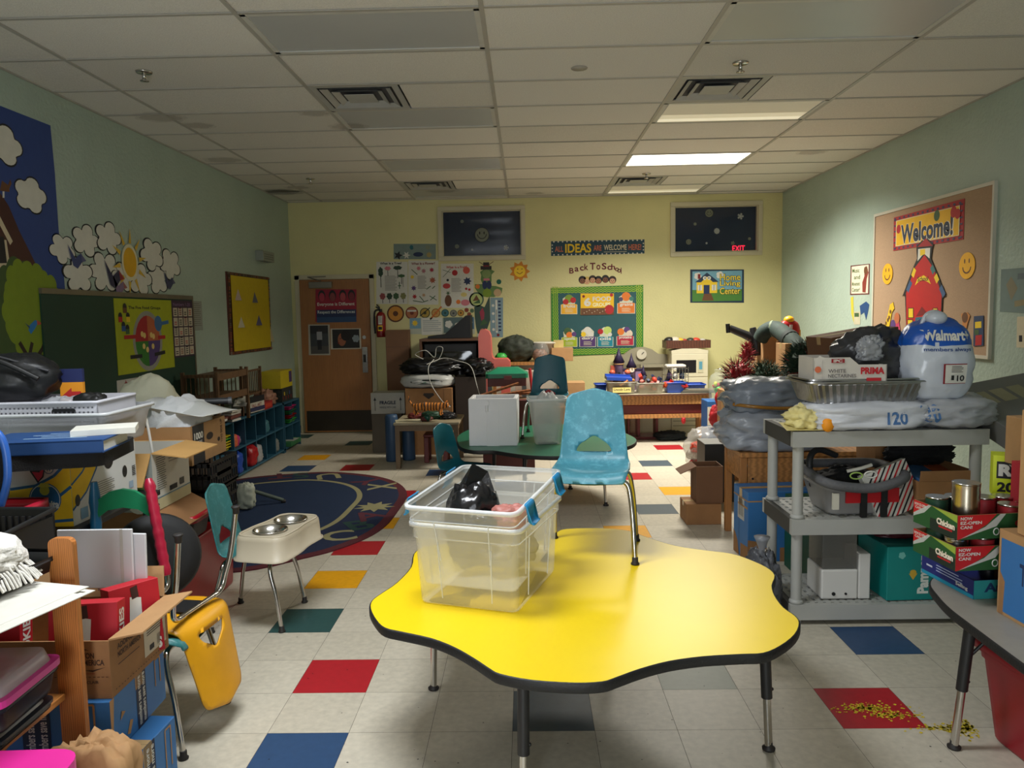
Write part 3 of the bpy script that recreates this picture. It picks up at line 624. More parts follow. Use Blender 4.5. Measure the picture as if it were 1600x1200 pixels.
def card(px0, py0, px1, py1, c, txt, lab, blobs):
    m = flat('back', [(px0, py0+(py1-py0)*.52), (px0+4, py0+(py1-py0)*.48), (px0+3, py0+(py1-py0)*.22), ((px0+px1)/2-2, py0+1), ((px0+px1)/2+4, py0+2), (px1-3, py0+(py1-py0)*.25), (px1-4, py0+(py1-py0)*.48), (px1, py0+(py1-py0)*.52), (px1, py1), (px0, py1)], P(206, 206, 186), th=.021); sub(m, px0, py0, px1, py1)
    m.R(c, .03, .03, .97, .48)
    for bc, u, v, r in blobs: m.E(bc, u, v, r*1.25)
    m.R(c, .03, .3, .97, .50)
    m.T(WP, txt, .14, .33, .88, .5, off=.03); lines(m, .25, .06, .75, .26, 5, CREAMP); tag(m.build('food_card'), lab, 'card', 'food group cards on the teal board')
card(876, 460, 902, 491, P(230, 170, 30), 'fruits', 'yellow fruits card on the teal board', ((GR2, .5, .78, .2), (RD, .3, .62, .14), (RD, .75, .7, .14)))
card(964, 457, 992, 490, P(220, 120, 40), 'grains', 'orange grains card on the teal board', ((OR, .5, .8, .2), (P(80, 70, 100), .2, .68, .1), (P(60, 120, 110), .8, .7, .1)))
card(877, 512, 902, 542, P(160, 180, 30), 'vegetables', 'lime vegetables card on the teal board', ((GR1, .4, .8, .2), (OR, .5, .62, .16), (PU, .8, .66, .12)))
card(905, 510, 931, 542, P(80, 50, 110), 'dairy', 'purple dairy card on the teal board', ((WP, .5, .8, .18), (YE, .25, .62, .12), (WP, .7, .6, .14)))
card(933, 510, 958, 542, P(20, 130, 150), 'oils', 'blue oils card on the teal board', ((RD, .2, .75, .14), (P(190, 210, 110), .65, .8, .2), (WP, .8, .6, .1)))
card(963, 510, 990, 540, P(176, 30, 60), 'proteins', 'crimson proteins card on the teal board', ((OR, .25, .72, .16), (PU, .6, .82, .14), (P(220, 200, 180), .75, .62, .15)))
m = sub(flat('back', rect4(907, 458.5, 959, 491.5), P(232, 184, 20), th=.021), 907, 458.5, 959, 491.5)
m.R(BR, 0, 0, 1, .32); m.T(WP, '6', .1, .4, .31, .8, off=.05); m.T(WP, 'FOOD', .36, .62, .92, .84, off=.03); m.T(P(240, 236, 190), 'GROUPS', .36, .38, .9, .56, off=.03); m.E(RD, .86, .24, .14); m.E(RD, .93, .9, .05); m.E(RD2, .09, .86, .04)
for k in range(9): m.E(CREAMP, .1+.08*k, .1+.06*(k % 3), .012)
tag(m.build('food_card'), 'wide yellow title card reading 6 Food Groups', 'card', 'food group cards on the teal board')
m = sub(flat('back', rect4(1078.5, 421, 1162.5, 473), P(24, 48, 70)), 1078.5, 421, 1162.5, 473)
m.R(P(110, 160, 180), .04, .4, .96, .94); m.R(P(70, 124, 50), .04, .06, .96, .4); m.cloud(WP, .14, .8, .07, 5); m.cloud(WP, .55, .82, .07, 5, seed=3)
m.Pg(BR, [(.22, .08), (.44, .08), (.36, .4), (.28, .4)]); m.R(YE, .12, .3, .5, .62); m.Pg(P(30, 50, 76), [(.09, .62), (.31, .9), (.53, .62)]); m.R(RD2, .14, .72, .19, .86); m.Pg(YE, [(.2, .62), (.31, .78), (.42, .62)]); m.R(BL2, .25, .28, .36, .54)
for u in (.14, .4): m.R(WP, u, .38, u+.08, .54); m.R(INK, u+.036, .38, u+.044, .54)
m.E(WP, .27, .74, .035); m.E(WP, .35, .74, .035); m.E(INK, .275, .74, .012); m.E(INK, .345, .74, .012)
for t, v in (('Home', .66), ('Living', .46), ('Center', .26)): m.T(INK, t, .545, v-.01, .935, v+.2, off=.06); m.T(P(236, 210, 70), t, .55, v, .93, v+.19, off=.01)
tag(m.build('poster'), 'blue bordered poster of a yellow house reading Home Living Center', 'poster')
# --- on the door
def doorsheet(pts, c):
    m = MB(); f = lambda px, py: (lambda p: (p.x, p.z))(Yp(px, py, YB-.054)); q = [f(*p) for p in pts]; y0, y1 = YB-.0515, YB-.053
    k = len(q); a = [(u, y0, v) for u, v in q]; b = [(u, y1, v) for u, v in q]; m.add(a+b, [(i, (i+1) % k, k+(i+1) % k, k+i) for i in range(k)], c)
    m.frame((0, YB-.0515, 0), (1, 0, 0), (0, 0, 1), 1, 1, .0013); m.Pg(c, q[::-1]); m.cv = f; m.lay = .0018; return m
m = sub(doorsheet(rect4(493, 452, 557, 503), P(150, 24, 50)), 493, 452, 557, 503)
m.R(BL2, 0, 0, 1, .38); m.R(P(40, 70, 110), 0, 0, 1, .16)
for u, c in ((.15, P(170, 50, 70)), (.42, P(130, 60, 60)), (.68, P(176, 70, 76)), (.9, P(120, 40, 50))): m.E(INK, u, .8, .09, .17); m.E(c, u, .76, .07, .13)
m.T(P(214, 206, 196), 'Everyone is Different', .03, .47, .97, .60, off=.02); m.T(P(200, 206, 206), 'Respect the Differences', .03, .24, .97, .36, off=.02)
tag(m.build('poster'), 'red and blue poster on the door reading Everyone is Different', 'poster')
m = sub(doorsheet([(481.5, 507), (515, 507), (516, 555), (482.5, 555)], P(170, 166, 150)), 482, 507, 516, 555)
m.R(P(56, 60, 64), .06, .05, .94, .96); m.R(P(36, 36, 38), .06, .7, .94, .96); m.R(P(76, 74, 70), .06, .05, .94, .3); m.E(P(60, 46, 40), .5, .8, .06); m.R(P(150, 152, 156), .38, .5, .64, .76); m.R(P(26, 28, 34), .4, .18, .6, .5)
tag(m.build('photo_print'), 'grey upright photo print of a standing person in a white shirt taped to the door', 'photo print')
m = sub(doorsheet([(516.5, 513.5), (563.5, 513), (564.5, 545), (517, 546)], P(190, 184, 166)), 517, 513, 564, 545.5)
m.R(P(30, 28, 28), .04, .06, .96, .94); m.cloud(P(130, 140, 146), .84, .5, .13, 6); m.E(P(150, 90, 60), .36, .46, .14, .3); m.E(P(22, 16, 14), .5, .66, .17, .26); m.ln(INK, [(.28, .5), (.36, .52)], .006); m.E(RD2, .24, .3, .03, .03)
tag(m.build('photo_print'), 'wide photo print of a sleeping child with dark hair taped to the door', 'photo print')
# --- left wall: mural, clouds, green board, charts, yellow board
m = flat('left', [(-60, 148), (0, 165), (79, 196), (86, 270), (92, 360), (101, 440), (111, 595), (111, 700), (-90, 760)], P(40, 66, 132))
lw = m.cv
def LP(*pts): return [lw(*p) for p in pts]
BARN = P(70, 34, 28)
m.Pg(BARN, LP((-40, 250), (5, 308), (14, 322), (30, 360), (50, 400), (62, 425), (68, 470), (64, 590), (-40, 610)))
for y in range(3): m.Pg(P(196, 150, 112), LP((-40, 462+y*26), (17, 465+y*26), (17, 478+y*26), (-40, 476+y*26)))
m.Pg(P(206, 190, 160), LP((-30, 316), (0, 338), (20, 377), (16, 383), (0, 352), (-30, 332))); m.Pg(P(206, 190, 160), LP((-30, 372), (10, 375), (17, 423), (-30, 424))); m.Pg(P(30, 26, 30), LP((-20, 368), (6, 370), (11, 411), (-20, 412)))
m.Pg(BR, LP((3, 282), (14, 290), (15, 300), (0, 298))); m.Pg(BR, LP((12, 290), (16, 280), (18, 287), (14, 296))); m.Pg(WP, LP((4, 299), (7, 299), (7, 309), (4, 309)))
for (x, y, r, sd) in ((6, 226, .17, 3), (48, 305, .16, 8)):
    u, v = lw(x, y); m.cloud(INK, u, v, r*1.05, 5, seed=sd, rv=r*.76, dep=.4); m.cloud(P(214, 212, 202), u, v, r*.98, 5, seed=sd, rv=r*.69, dep=.4)
LIM, DKG = P(122, 142, 28), P(60, 82, 38)
for x, y, r_, c in ((30, 520, .30, DKG), (62, 528, .30, DKG), (92, 522, .22, DKG), (30, 470, .30, DKG), (34, 455, .22, LIM), (52, 470, .28, LIM), (72, 475, .24, LIM), (45, 498, .30, LIM), (70, 500, .28, LIM), (92, 502, .18, LIM), (30, 488, .22, LIM)):
    u, v = lw(x, y); m.cloud(c, u, v, r_*.72, 9, seed=int(x), rv=r_*.9, dep=.16)
for s in (((55, 562), (66, 545), (75, 520)), ((45, 560), (50, 535)), ((62, 562), (84, 545), (88, 525)), ((40, 552), (30, 535)), ((58, 566), (50, 566), (40, 552))): m.ln(P(40, 26, 24), LP(*s), .03)
m.Pg(P(30, 120, 190), LP((46, 508), (54, 500), (60, 502), (54, 514), (48, 522), (44, 516))); m.Pg(P(200, 80, 60), LP((57, 500), (66, 506), (58, 508))); m.Pg(P(30, 60, 100), LP((38, 504), (46, 510), (46, 514)))
m.Pg(GR2, LP((-20, 590), (60, 580), (70, 600), (-20, 620)))
tag(m.build('wall_mural'), 'blue paper mural of a brown barn, clouds and a green tree', 'mural')
CL = [(98, 389, .15, 5, 'white cloud cutout overlapping the edge of the blue mural'), (134, 376, .17, 5, 'white cloud cutout, upper one nearest the blue mural'), (169, 372, .18, 5, 'topmost white cloud cutout, just before the paper sun'), (122, 430, .18, 5, 'white cloud cutout low beside the mural, above the green board corner'),
      (165, 425, .22, 6, 'large white cloud cutout with a bird on it'), (193, 433, .17, 6, 'white cloud cutout under the paper sun, behind the bird'), (219, 437, .19, 5, 'white cloud cutout touching the lower rays of the sun'), (237, 398, .2, 5, 'white cloud cutout just past the sun'), (247, 436, .19, 5, 'white cloud cutout low near the far end of the group'), (266, 413, .2, 5, 'white cloud cutout farthest from the mural')]
for i, (x, y, r, n, lab) in enumerate(CL):
    u, v = lw(x, y); rd = random.Random(i+2); ph = rd.random()*6; R = lambda q: [(u+q*r*(.56+.44*abs(math.sin(a*PI/24*n/2+ph))**.6)*math.cos(a*PI/24), v+q*r*.68*(.56+.44*abs(math.sin(a*PI/24*n/2+ph))**.6)*math.sin(a*PI/24)) for a in range(48)]
    m = flat('left', R(1.06), INK, th=.002+.0016*(i % 4), px=False); m.Pg(P(216, 214, 204), R(.98)); tag(m.build('cloud_cutout'), lab, 'wall cutout', 'paper clouds above the green board')
u, v = lw(202, 410); m = MB(); m.cv = lw; m.frame((XL, 0, 0), (0, 1, 0), (0, 0, 1), 1, 1, .008)
for k in range(10):
    a = 2*PI*k/10+.2; m.Pg(P(214, 176, 60), [(u+.15*math.cos(a-.13), v+.15*math.sin(a-.13)), (u+.27*math.cos(a), v+.27*math.sin(a)), (u+.15*math.cos(a+.13), v+.15*math.sin(a+.13))])
m.E(P(220, 214, 180), u, v, .125, .14, n=30); m.E(P(220, 168, 20), u, v, .10, .115, n=30)
tag(m.build('sun_cutout'), 'orange yellow paper sun cutout among the clouds', 'wall cutout')
for x, y, s, lab, cs in ((178, 432, .13, 'dark blue and red paper bird on the large cloud', (P(40, 40, 70), P(150, 50, 50))), (119, 404, .1, 'small blue paper bird between the clouds nearest the mural', (P(60, 70, 120), P(90, 90, 130))), (264, 440, .1, 'small blue paper bird below the last cloud', (P(50, 56, 90), P(80, 80, 110))), (186, 447, .1, 'mauve paper bird just above the green board', (P(130, 110, 140), P(150, 90, 90)))):
    u, v = lw(x, y); m = MB(); m.frame((XL, 0, 0), (0, 1, 0), (0, 0, 1), 1, 1, .0095); m.Pg(cs[0], [(u-s, v+s*.9), (u-s*.2, v), (u+s*.5, v+s*.4), (u+s*.6, v-s*.2), (u, v-s*.7), (u-s*.5, v-s*.5)]); m.Pg(cs[1], [(u+s*.5, v+s*.4), (u+s*1.1, v-s*.1), (u+s*.6, v-s*.2)])
    tag(m.build('bird_cutout'), lab, 'wall cutout')
cv = SIDE['left'][2]; g0 = cv(104, 458); g1 = cv(297, 470); gz0 = .62
m = MB(); y0, y1, z1 = g0[0], g1[0], g0[1]-.01; m.box(M((22, 58, 44), .6, var=.15, vs=2, name='green_chalkboard'), XL, XL+.016, y0-.3, y1, gz0, z1)
gb = m.build('chalkboard'); tag(gb, 'dark green chalkboard under the paper clouds', 'chalkboard')
MB().box(M((120, 112, 96), .4, .5), XL, XL+.024, y0-.3, y1+.02, z1, z1+.035).box(M((120, 112, 96), .4, .5), XL, XL+.022, y1, y1+.025, gz0, z1+.03).build('board_frame', gb)
BO = .018
def onboard(xn, yn0, yn1, xf, mat, slope=0):
    q = quad('left', xn, yn0, yn1, xf); return flatq('left', q, mat, th=BO+.002)
m = onboard(174, 466, 588, 264, P(168, 176, 20)); m.T(INK, 'The Five Food Groups', .22, .85, .78, .905, off=.02)
m.E(P(150, 150, 140), .52, .42, .26, n=30); K = .19; m.frame(m.fr[0], m.fr[1], (0, 0, 1), m.fr[3], m.fr[4], m.lay)
kk = m.fr[3]/m.fr[4]
for a, c in ((PI/2, P(170, 30, 40)), (0, P(190, 100, 60)), (PI, P(50, 120, 40)), (1.5*PI, P(80, 60, 120))):
    m.Pg(c, [(.52, .42)]+[(.52+.22*math.cos(a+PI/2*t/6), .42+.22*kk*math.sin(a+PI/2*t/6)) for t in range(7)])
for u, v in ((.42, .52), (.46, .5), (.58, .5), (.62, .48), (.44, .35), (.5, .3), (.6, .34)): m.E(P(226, 196, 120), u, v, .025)
m.E(P(60, 110, 160), .72, .66, .07); m.ln(P(60, 110, 160), [(.78, .66), (.92, .68)], .03); m.ln(RD, [(.12, .49), (.34, .49)], .03); m.ln(RD, [(.7, .46), (.84, .46)], .03); m.ln(INK, [(.2, .22), (.4, .22)], .03); m.ln(INK, [(.62, .22), (.82, .24)], .03)
for u, v, c in ((.16, .86, BR), (.08, .74, RD), (.2, .74, YE), (.12, .62, BL), (.18, .58, GR1)): m.E(INK, u, v+.03, .03); m.R(c, u-.03, v-.05, u+.03, v+.02)
tag(m.build('poster'), 'lime green poster titled The Five Food Groups on the chalkboard', 'poster')
m = onboard(264, 469, 560, 297, P(58, 36, 60)); m.T(P(120, 90, 130), 'Numbers 1-20', .08, .9, .88, .96, off=.02)
for a in range(4):
    for b in range(5):
        m.R(P(190, 180, 160), .06+.225*a, .03+.172*b, .255+.225*a, .18+.172*b); c = (INK, RD2, INK, RD)[(a+b) % 4]
        for k in range(2 + (a+b) % 3): m.R(c, .1+.225*a, .06+.172*b+.035*k, .21+.225*a, .075+.172*b+.035*k)
tag(m.build('poster'), 'purple number chart of small white cards beside the food poster', 'poster')
m = onboard(179, 595, 627, 224, P(196, 194, 186)); m.star(RD, .3, .8, .06, .03, 4); m.star(RD, .7, .84, .06, .03, 4); m.cloud(P(110, 30, 40), .34, .3, .2, 6); m.E(P(150, 50, 60), .34, .25, .1)
tag(m.build('poster'), 'white sheet with red strawberry drawings below the food poster', 'poster')
q = quad('left', 299, 470, 517, 315); m = flatq('left', q, P(150, 154, 146)); lines(m, .15, .1, .85, .9, 12); tag(m.build('notice'), 'pale printed notice beside the green chalkboard', 'notice')
q = quad('left', 352, 424, 556, 418); YB_M = P(196, 172, 20)
m = flatq('left', q, P(92, 44, 34), th=.012); rd = random.Random(5)
for k in range(46):
    for v in (.0, .958): m.R(rd.choice((P(150, 90, 60), P(60, 60, 50), P(120, 110, 90))), k/46+.003, v+.008, k/46+.015, v+.034)
    for u in (.0, .945): m.R(rd.choice((P(150, 90, 60), P(60, 60, 50), P(120, 110, 90))), u+.01, k/46+.003, u+.045, k/46+.016)
m.R(YB_M, .055, .04, .945, .96); yb = m.build('bulletin_board'); tag(yb, 'yellow bulletin board with a brown patterned border near the door', 'bulletin board')
for i, (u, v, w, h, c, ap, lab) in enumerate(((.2, .76, .2, .2, P(178, 160, 150), P(110, 90, 110), 'folded paper cone with mauve print, top row nearer the camera'), (.58, .74, .18, .2, P(90, 90, 96), P(150, 50, 50), 'dark folded paper pennant with a red edge, top row nearer the door'), (.24, .42, .22, .19, P(180, 174, 150), P(130, 120, 100), 'cream folded paper cone, lower row nearer the camera'), (.66, .44, .22, .19, P(80, 78, 110), P(150, 130, 90), 'blue grey folded paper cone, lower row nearer the door'))):
    m = MB(); W_ = q[2]-q[0]; H_ = q[3]-q[1]; m.frame((XL, q[0], q[1]), (0, 1, 0), (0, 0, 1), W_, H_, .013)
    A = m._p(u-w/2, v-h/2); B = m._p(u+w/2, v-h/2); Cc_ = m._p(u, v+h/2); D = m._p(u, v-h/2)+Vector((.05, 0, 0))
    m.add([A, D, Cc_], [(0, 1, 2)], c); m.add([D, B, Cc_], [(0, 1, 2)], ap); tag(m.build('paper_cone'), lab, 'paper craft', 'paper crafts on the yellow board')
m = MB(); m.frame((XL, q[0], q[1]), (0, 1, 0), (0, 0, 1), q[2]-q[0], q[3]-q[1], .02); m.Pg(P(176, 168, 130), [(.74, .3), (.96, .34), (.96, .52), (.8, .56)]); m.Pg(P(190, 182, 150), [(.9, .12), (1.06, .1), (.98, .32)]); m.ln(P(120, 90, 80), [(.8, .4), (.9, .42)], .01); tag(m.build('paper_scrap'), 'curling cream paper sheets hanging off the corner of the yellow board', 'paper')
q = quad('left', 399, 391, 407, 417); m = MB(); m.box(M((140, 146, 136), .5), XL, XL+.09, q[0], q[2], q[1], q[3]); m.frame((XL+.09, q[0], q[1]), (0, 1, 0), (0, 0, 1), q[2]-q[0], q[3]-q[1]); [m.R(P(96, 100, 92), .1, .2+k*.22, .9, .28+k*.22) for k in range(3)]
tag(m.build('wall_box', bevel=.005), 'small pale box with a louvred face high on the wall near the corner', 'wall box')
# --- right wall: welcome board, music poster, papers
cv = SIDE['right'][2]
n0 = cv(1556, 288); f0 = cv(1371, 334); u0, u1, v1, v0 = f0[0], n0[0], n0[1], cv(1371, 540)[1]
BWD, BHT = u1-u0, v1-v0
m = flatq('right', (u0, v0, u1, v1), M((172, 144, 116), .9, var=.1, vs=60, bump=.1, stretch=(1, 1, 4), name='tan_board_fabric'), th=.018)
wb = m.build('bulletin_board'); tag(wb, 'large tan bulletin board with a white frame and a red schoolhouse', 'bulletin board')
m = MB(); o, ux, _ = SIDE['right']; WF = M((206, 202, 186), .4, name='white_board_frame')
X0, X1 = XR-.026, XR; ya, yb_ = -u1, -u0
for q in ((ya-.02, yb_+.02, v1, v1+.025), (ya-.02, yb_+.02, v0-.025, v0), (ya-.022, ya, v0, v1), (yb_, yb_+.022, v0, v1)): m.box(WF, X0, X1, q[0], q[1], q[2], q[3])
m.build('board_frame', wb)
def rb(px, py): u, v = cv(px, py); return u, v
def RP(*pts): return [rb(*p) for p in pts]
def onb(outline, mat, th=.024): return flat('right', outline, mat, th=th)
# the welcome banner is drawn square to its own slanted sheet
def slant(m, tl, tr, bl, br):
    o, ux, _ = SIDE['right']; A = cv(*bl); B = cv(*br); C_ = cv(*tl); base = o+ux*A[0]+Vector((0, 0, A[1])); lay = m.lay
    U = ux*(B[0]-A[0])+Vector((0, 0, B[1]-A[1])); V = ux*(C_[0]-A[0])+Vector((0, 0, C_[1]-A[1])); m.fr = (base, U.normalized(), V.normalized(), U.length, V.length); return m
m = onb([(1400, 340), (1511, 310), (1509, 374), (1399, 392)], P(168, 34, 40), .022); slant(m, (1400, 340), (1511, 310), (1399, 392), (1509, 374))
for k in range(14):
    for v in (0, .885): m.R(P(60, 60, 92), k/14+.012, v+.03, k/14+.04, v+.085)
for k in range(6):
    for u in (0, .945): m.R(P(60, 60, 92), u+.012, k/6+.05, u+.045, k/6+.09)
m.R(P(222, 210, 170), .045, .115, .955, .885); m.R(P(232, 180, 20), .055, .135, .945, .865)
m.T(P(230, 228, 220), 'Welcome!', .125, .14, .885, .73, off=.05); m.T(P(36, 48, 70), 'Welcome!', .13, .16, .875, .72, off=.035); m.E(RD, .09, .62, .035); m.E(RD, .88, .75, .04); m.E(GR1, .66, .76, .04); m.E(RD, .93, .68, .035)
tag(m.build('banner'), 'yellow Welcome banner with a red plaid border on the tan board', 'banner')
RS = P(186, 24, 26); m = onb([(1420, 512), (1418, 460), (1414, 463), (1430, 420), (1437, 404), (1436, 388), (1437, 384), (1451, 369), (1463, 382), (1461, 388), (1459, 404), (1470, 430), (1482, 462), (1477, 466), (1475, 510), (1472, 530), (1420, 532)], INK, .026)
m.Pg(RS, RP((1421, 530), (1420, 458), (1434, 418), (1449, 398), (1464, 420), (1476, 462), (1473, 528)))
m.Pg(WP, RP((1439, 389), (1458, 387), (1457, 404), (1448, 396), (1438, 408))); m.Pg(P(160, 30, 36), RP((1438, 386), (1451, 372), (1462, 384))); m.Pg(YE, RP((1442, 390), (1450, 389), (1450, 397), (1442, 400)))
for (a, b), c in ((((1422, 455), (1428, 440)), P(60, 90, 130)), (((1430, 432), (1434, 420)), YE), (((1466, 430), (1470, 440)), YE), (((1474, 448), (1480, 462)), P(60, 90, 130)), (((1460, 416), (1464, 426)), P(60, 110, 110))): m.ln(c, RP(a, b), .05)
m.Pg(P(232, 196, 30), RP((1434, 446), (1438, 435), (1448, 430), (1456, 436), (1459, 444), (1455, 441), (1447, 437), (1440, 440)))
a, b = rb(1438, 440), rb(1455, 431); m.T(INK, 'School', a[0], a[1], b[0], b[1], off=.02)
for x0, y0, x1, y1, c in ((1424, 482, 1431, 496, YE), (1423, 500, 1430, 512, YE), (1463, 482, 1469, 497, YE), (1463, 501, 1469, 508, YE)): m.Pg(INK, RP((x0-1, y0-1), (x1+1, y0-1), (x1+1, y1+1), (x0-1, y1+1))); m.Pg(c, RP((x0, y0), (x1, y0), (x1, y1), (x0, y1)))
m.Pg(P(40, 96, 120), RP((1435, 496), (1455, 494), (1454, 514), (1434, 516))); m.Pg(YE, RP((1438, 500), (1451, 498), (1450, 511), (1437, 512))); m.Pg(RD2, RP((1436, 494), (1445, 479), (1455, 491)))
tag(m.build('schoolhouse_cutout'), 'red paper schoolhouse cutout with bell tower and yellow windows', 'wall cutout')
for x, y, rx, lab in ((1390, 428, .10, 'yellow smiley disc on the tan board beside the far side of the schoolhouse'), (1515, 415, .105, 'yellow smiley disc on the tan board nearer the camera')):
    u, v = rb(x, y); rv = rx*.95; m = flat('right', [(u+rx*math.cos(a*PI/14), v+rv*math.sin(a*PI/14)) for a in range(28)], P(238, 176, 24), th=.024, px=False)
    m.ln(BR, [(u+rx*.5*math.cos(PI+PI*k/10), v-.01+rv*.45*math.sin(PI+PI*k/10)) for k in range(11)], .012); m.E(BR, u-.03, v+.035, .008, .018); m.E(BR, u+.03, v+.035, .008, .018)
    tag(m.build('smiley_cutout'), lab, 'wall cutout', 'smiley discs on the tan board')
m = onb([(1383, 534), (1384, 512), (1390, 495), (1394, 476), (1399, 472), (1401, 482), (1397, 488), (1394, 505), (1391, 520), (1391, 536)], P(226, 190, 40)); [m.E(BR, *rb(x, y), .018) for x, y in ((1388, 505), (1390, 513), (1393, 496), (1395, 487), (1387, 520), (1391, 500))]; m.Pg(P(120, 170, 140), RP((1383, 534), (1385, 515), (1391, 518), (1391, 536))); tag(m.build('giraffe_cutout'), 'yellow spotted giraffe cutout on the tan board', 'wall cutout')
m = onb([(1397, 512), (1400, 502), (1403, 492), (1407, 492), (1408, 502), (1410, 515), (1408, 538), (1398, 538)], P(196, 60, 100)); m.Pg(P(60, 110, 150), RP((1400, 520), (1408, 520), (1407, 532), (1400, 532))); m.E(P(190, 110, 70), *rb(1405, 497), .05); m.E(PU, *rb(1399, 508), .05); tag(m.build('animal_cutout'), 'pink cartoon pupil animal cutout next to the giraffe', 'wall cutout')
m = onb([(1408, 536), (1409, 526), (1416, 519), (1421, 526), (1421, 536)], P(40, 90, 40)); m.E(P(60, 120, 50), *rb(1414, 528), .05); tag(m.build('animal_cutout'), 'small green turtle cutout at the foot of the schoolhouse', 'wall cutout')
m = onb([(1506, 494), (1506, 490), (1511, 489), (1516, 488), (1520, 493), (1516, 505), (1514, 514), (1508, 512), (1508, 500)], P(196, 130, 70)); m.E(BR, *rb(1512, 496), .04); tag(m.build('animal_cutout'), 'orange brown waving animal cutout nearer the camera', 'wall cutout')
m = onb([(1526, 494), (1541, 493), (1541, 540), (1525, 541)], P(36, 60, 96)); m.Pg(YE, RP((1528, 503), (1538, 502), (1538, 512), (1528, 513))); m.Pg(RD, RP((1529, 524), (1539, 523), (1538, 539), (1528, 540))); m.Pg(GR1, RP((1527, 515), (1534, 515), (1534, 523), (1527, 523))); tag(m.build('backpack_cutout'), 'dark blue school bag cutout near the edge of the tan board', 'wall cutout')
m = flat('right', [(1329, 415), (1359, 412), (1358, 460), (1328, 461)], P(96, 40, 40)); slant(m, (1329, 415), (1359, 412), (1328, 461), (1358, 460)); m.R(P(216, 210, 190), .06, .04, .94, .96)
for t, v in (('Music', .74), ('and', .52), ('Movement', .3), ('Center!', .1)): m.T(P(70, 100, 30), t, .1 if t != 'and' else .2, v, .52 if t != 'Music' else .48, v+.14, off=.02)
m.Pg(P(130, 50, 40), [(.66, .08), (.82, .06), (.86, .5), (.94, .7), (.86, .92), (.72, .88), (.74, .6), (.64, .4)]); m.E(BR, .8, .78, .09)
tag(m.build('poster'), 'white Music and Movement Center poster beside the tan board', 'poster')
m = flat('right', [(1343, 478), (1353, 471), (1358, 476), (1356, 488), (1353, 500), (1350, 488), (1345, 492)], P(30, 70, 120)); tag(m.build('instrument_cutout'), 'blue guitar shaped cutout below the music poster', 'wall cutout')
m = flat('right', [(1329, 465), (1333, 463), (1334, 505), (1330, 490)], P(200, 190, 60)); m.Pg(P(190, 186, 160), RP((1334, 487), (1344, 487), (1344, 507), (1334, 507))); m.Pg(GR1, RP((1335, 489), (1342, 489), (1342, 495), (1335, 495))); tag(m.build('paper_scrap'), 'narrow yellow paper strip and small card below the music poster', 'paper')
m = flat('right', [(1564, 421), (1640, 415), (1640, 492), (1562, 487)], P(112, 132, 128)); m.Pg(P(130, 124, 100), RP((1572, 445), (1580, 432), (1590, 450), (1580, 470))); m.ln(P(140, 130, 96), RP((1585, 475), (1640, 465)), .04); m.ln(P(90, 104, 110), RP((1590, 432), (1640, 428)), .04)
tag(m.build('poster'), 'faded grey green poster past the edge of the tan board', 'poster')
m = flat('right', [(1589, 495), (1650, 492), (1650, 545), (1588, 543)], P(206, 196, 166)); m.Pg(INK, RP((1592, 524), (1597, 524), (1597, 534), (1592, 534))); [m.ln(P(130, 120, 100), RP((1600, y), (1640, y)), .008) for y in range(505, 538, 4)]
tag(m.build('notice'), 'cream typed notice low on the wall past the tan board', 'notice')
# ================================================================ chairs, tables, totes
def prof(tbl):
    """arc-length lookup along a (y, z) polyline smoothed"""
    pts = smooth_path([(a, b, 0) for a, b in tbl], 8); L = [0]
    for a, b in zip(pts, pts[1:]): L.append(L[-1]+(b-a).length)
    def f(s):
        s = max(0, min(L[-1], s))
        for i in range(len(L)-1):
            if s <= L[i+1] or i == len(L)-2:
                t = (s-L[i])/(L[i+1]-L[i] or 1); return pts[i].lerp(pts[i+1], t)
    return f, L[-1]
GLIDE = M((34, 30, 28), .6, name='rubber_glide')
SHELLS = {}
def chair_shell(mat, H, sc):
    key = (mat.name, round(H, 3), sc)
    if key in SHELLS: return SHELLS[key]
    f, L = prof([(-.175, H-.03), (-.165, H-.006), (-.12, H+.002), (0, H-.012), (.10, H-.004), (.150, H+.03), (.172, H+.10), (.190, H+.20), (.215, H+.325)])
    s0 = L-.325
    out = round_poly([(-.155, 0), (.155, 0), (.172, .12), (.170, s0-.03), (.160, s0+.02), (.132, L-.03), (.118, L-.004), (0, L+.026), (-.118, L-.004), (-.132, L-.03), (-.160, s0+.02), (-.170, s0-.03), (-.172, .12)], .014, 4)
    hole = round_poly([(-.088, s0+.048), (.088, s0+.048), (.070, s0+.082), (0, s0+.128), (-.070, s0+.082)], .02, 4)
    def fn(x, s):
        ex = max(0, s-L); p = f(min(s, L)); q = abs(x)/.17
        if s > L: p = Vector((p.x+ex*.15, p.y+ex, 0))
        k = min(1, max(0, (s-s0+.06)/.12)) if s > s0-.06 else 0
        up = .022*q**2.5*(1-k)-.002; fw = -.026*q**2.2*k
        if s < .05: up -= .012*(1-s/.05)
        return Vector((x*sc, (p.x+fw)*sc, (p.y-H+up)*sc+H))
    m = MB(); m.sheet(mat, out, [hole], fn, .017); SHELLS[key] = m; return m
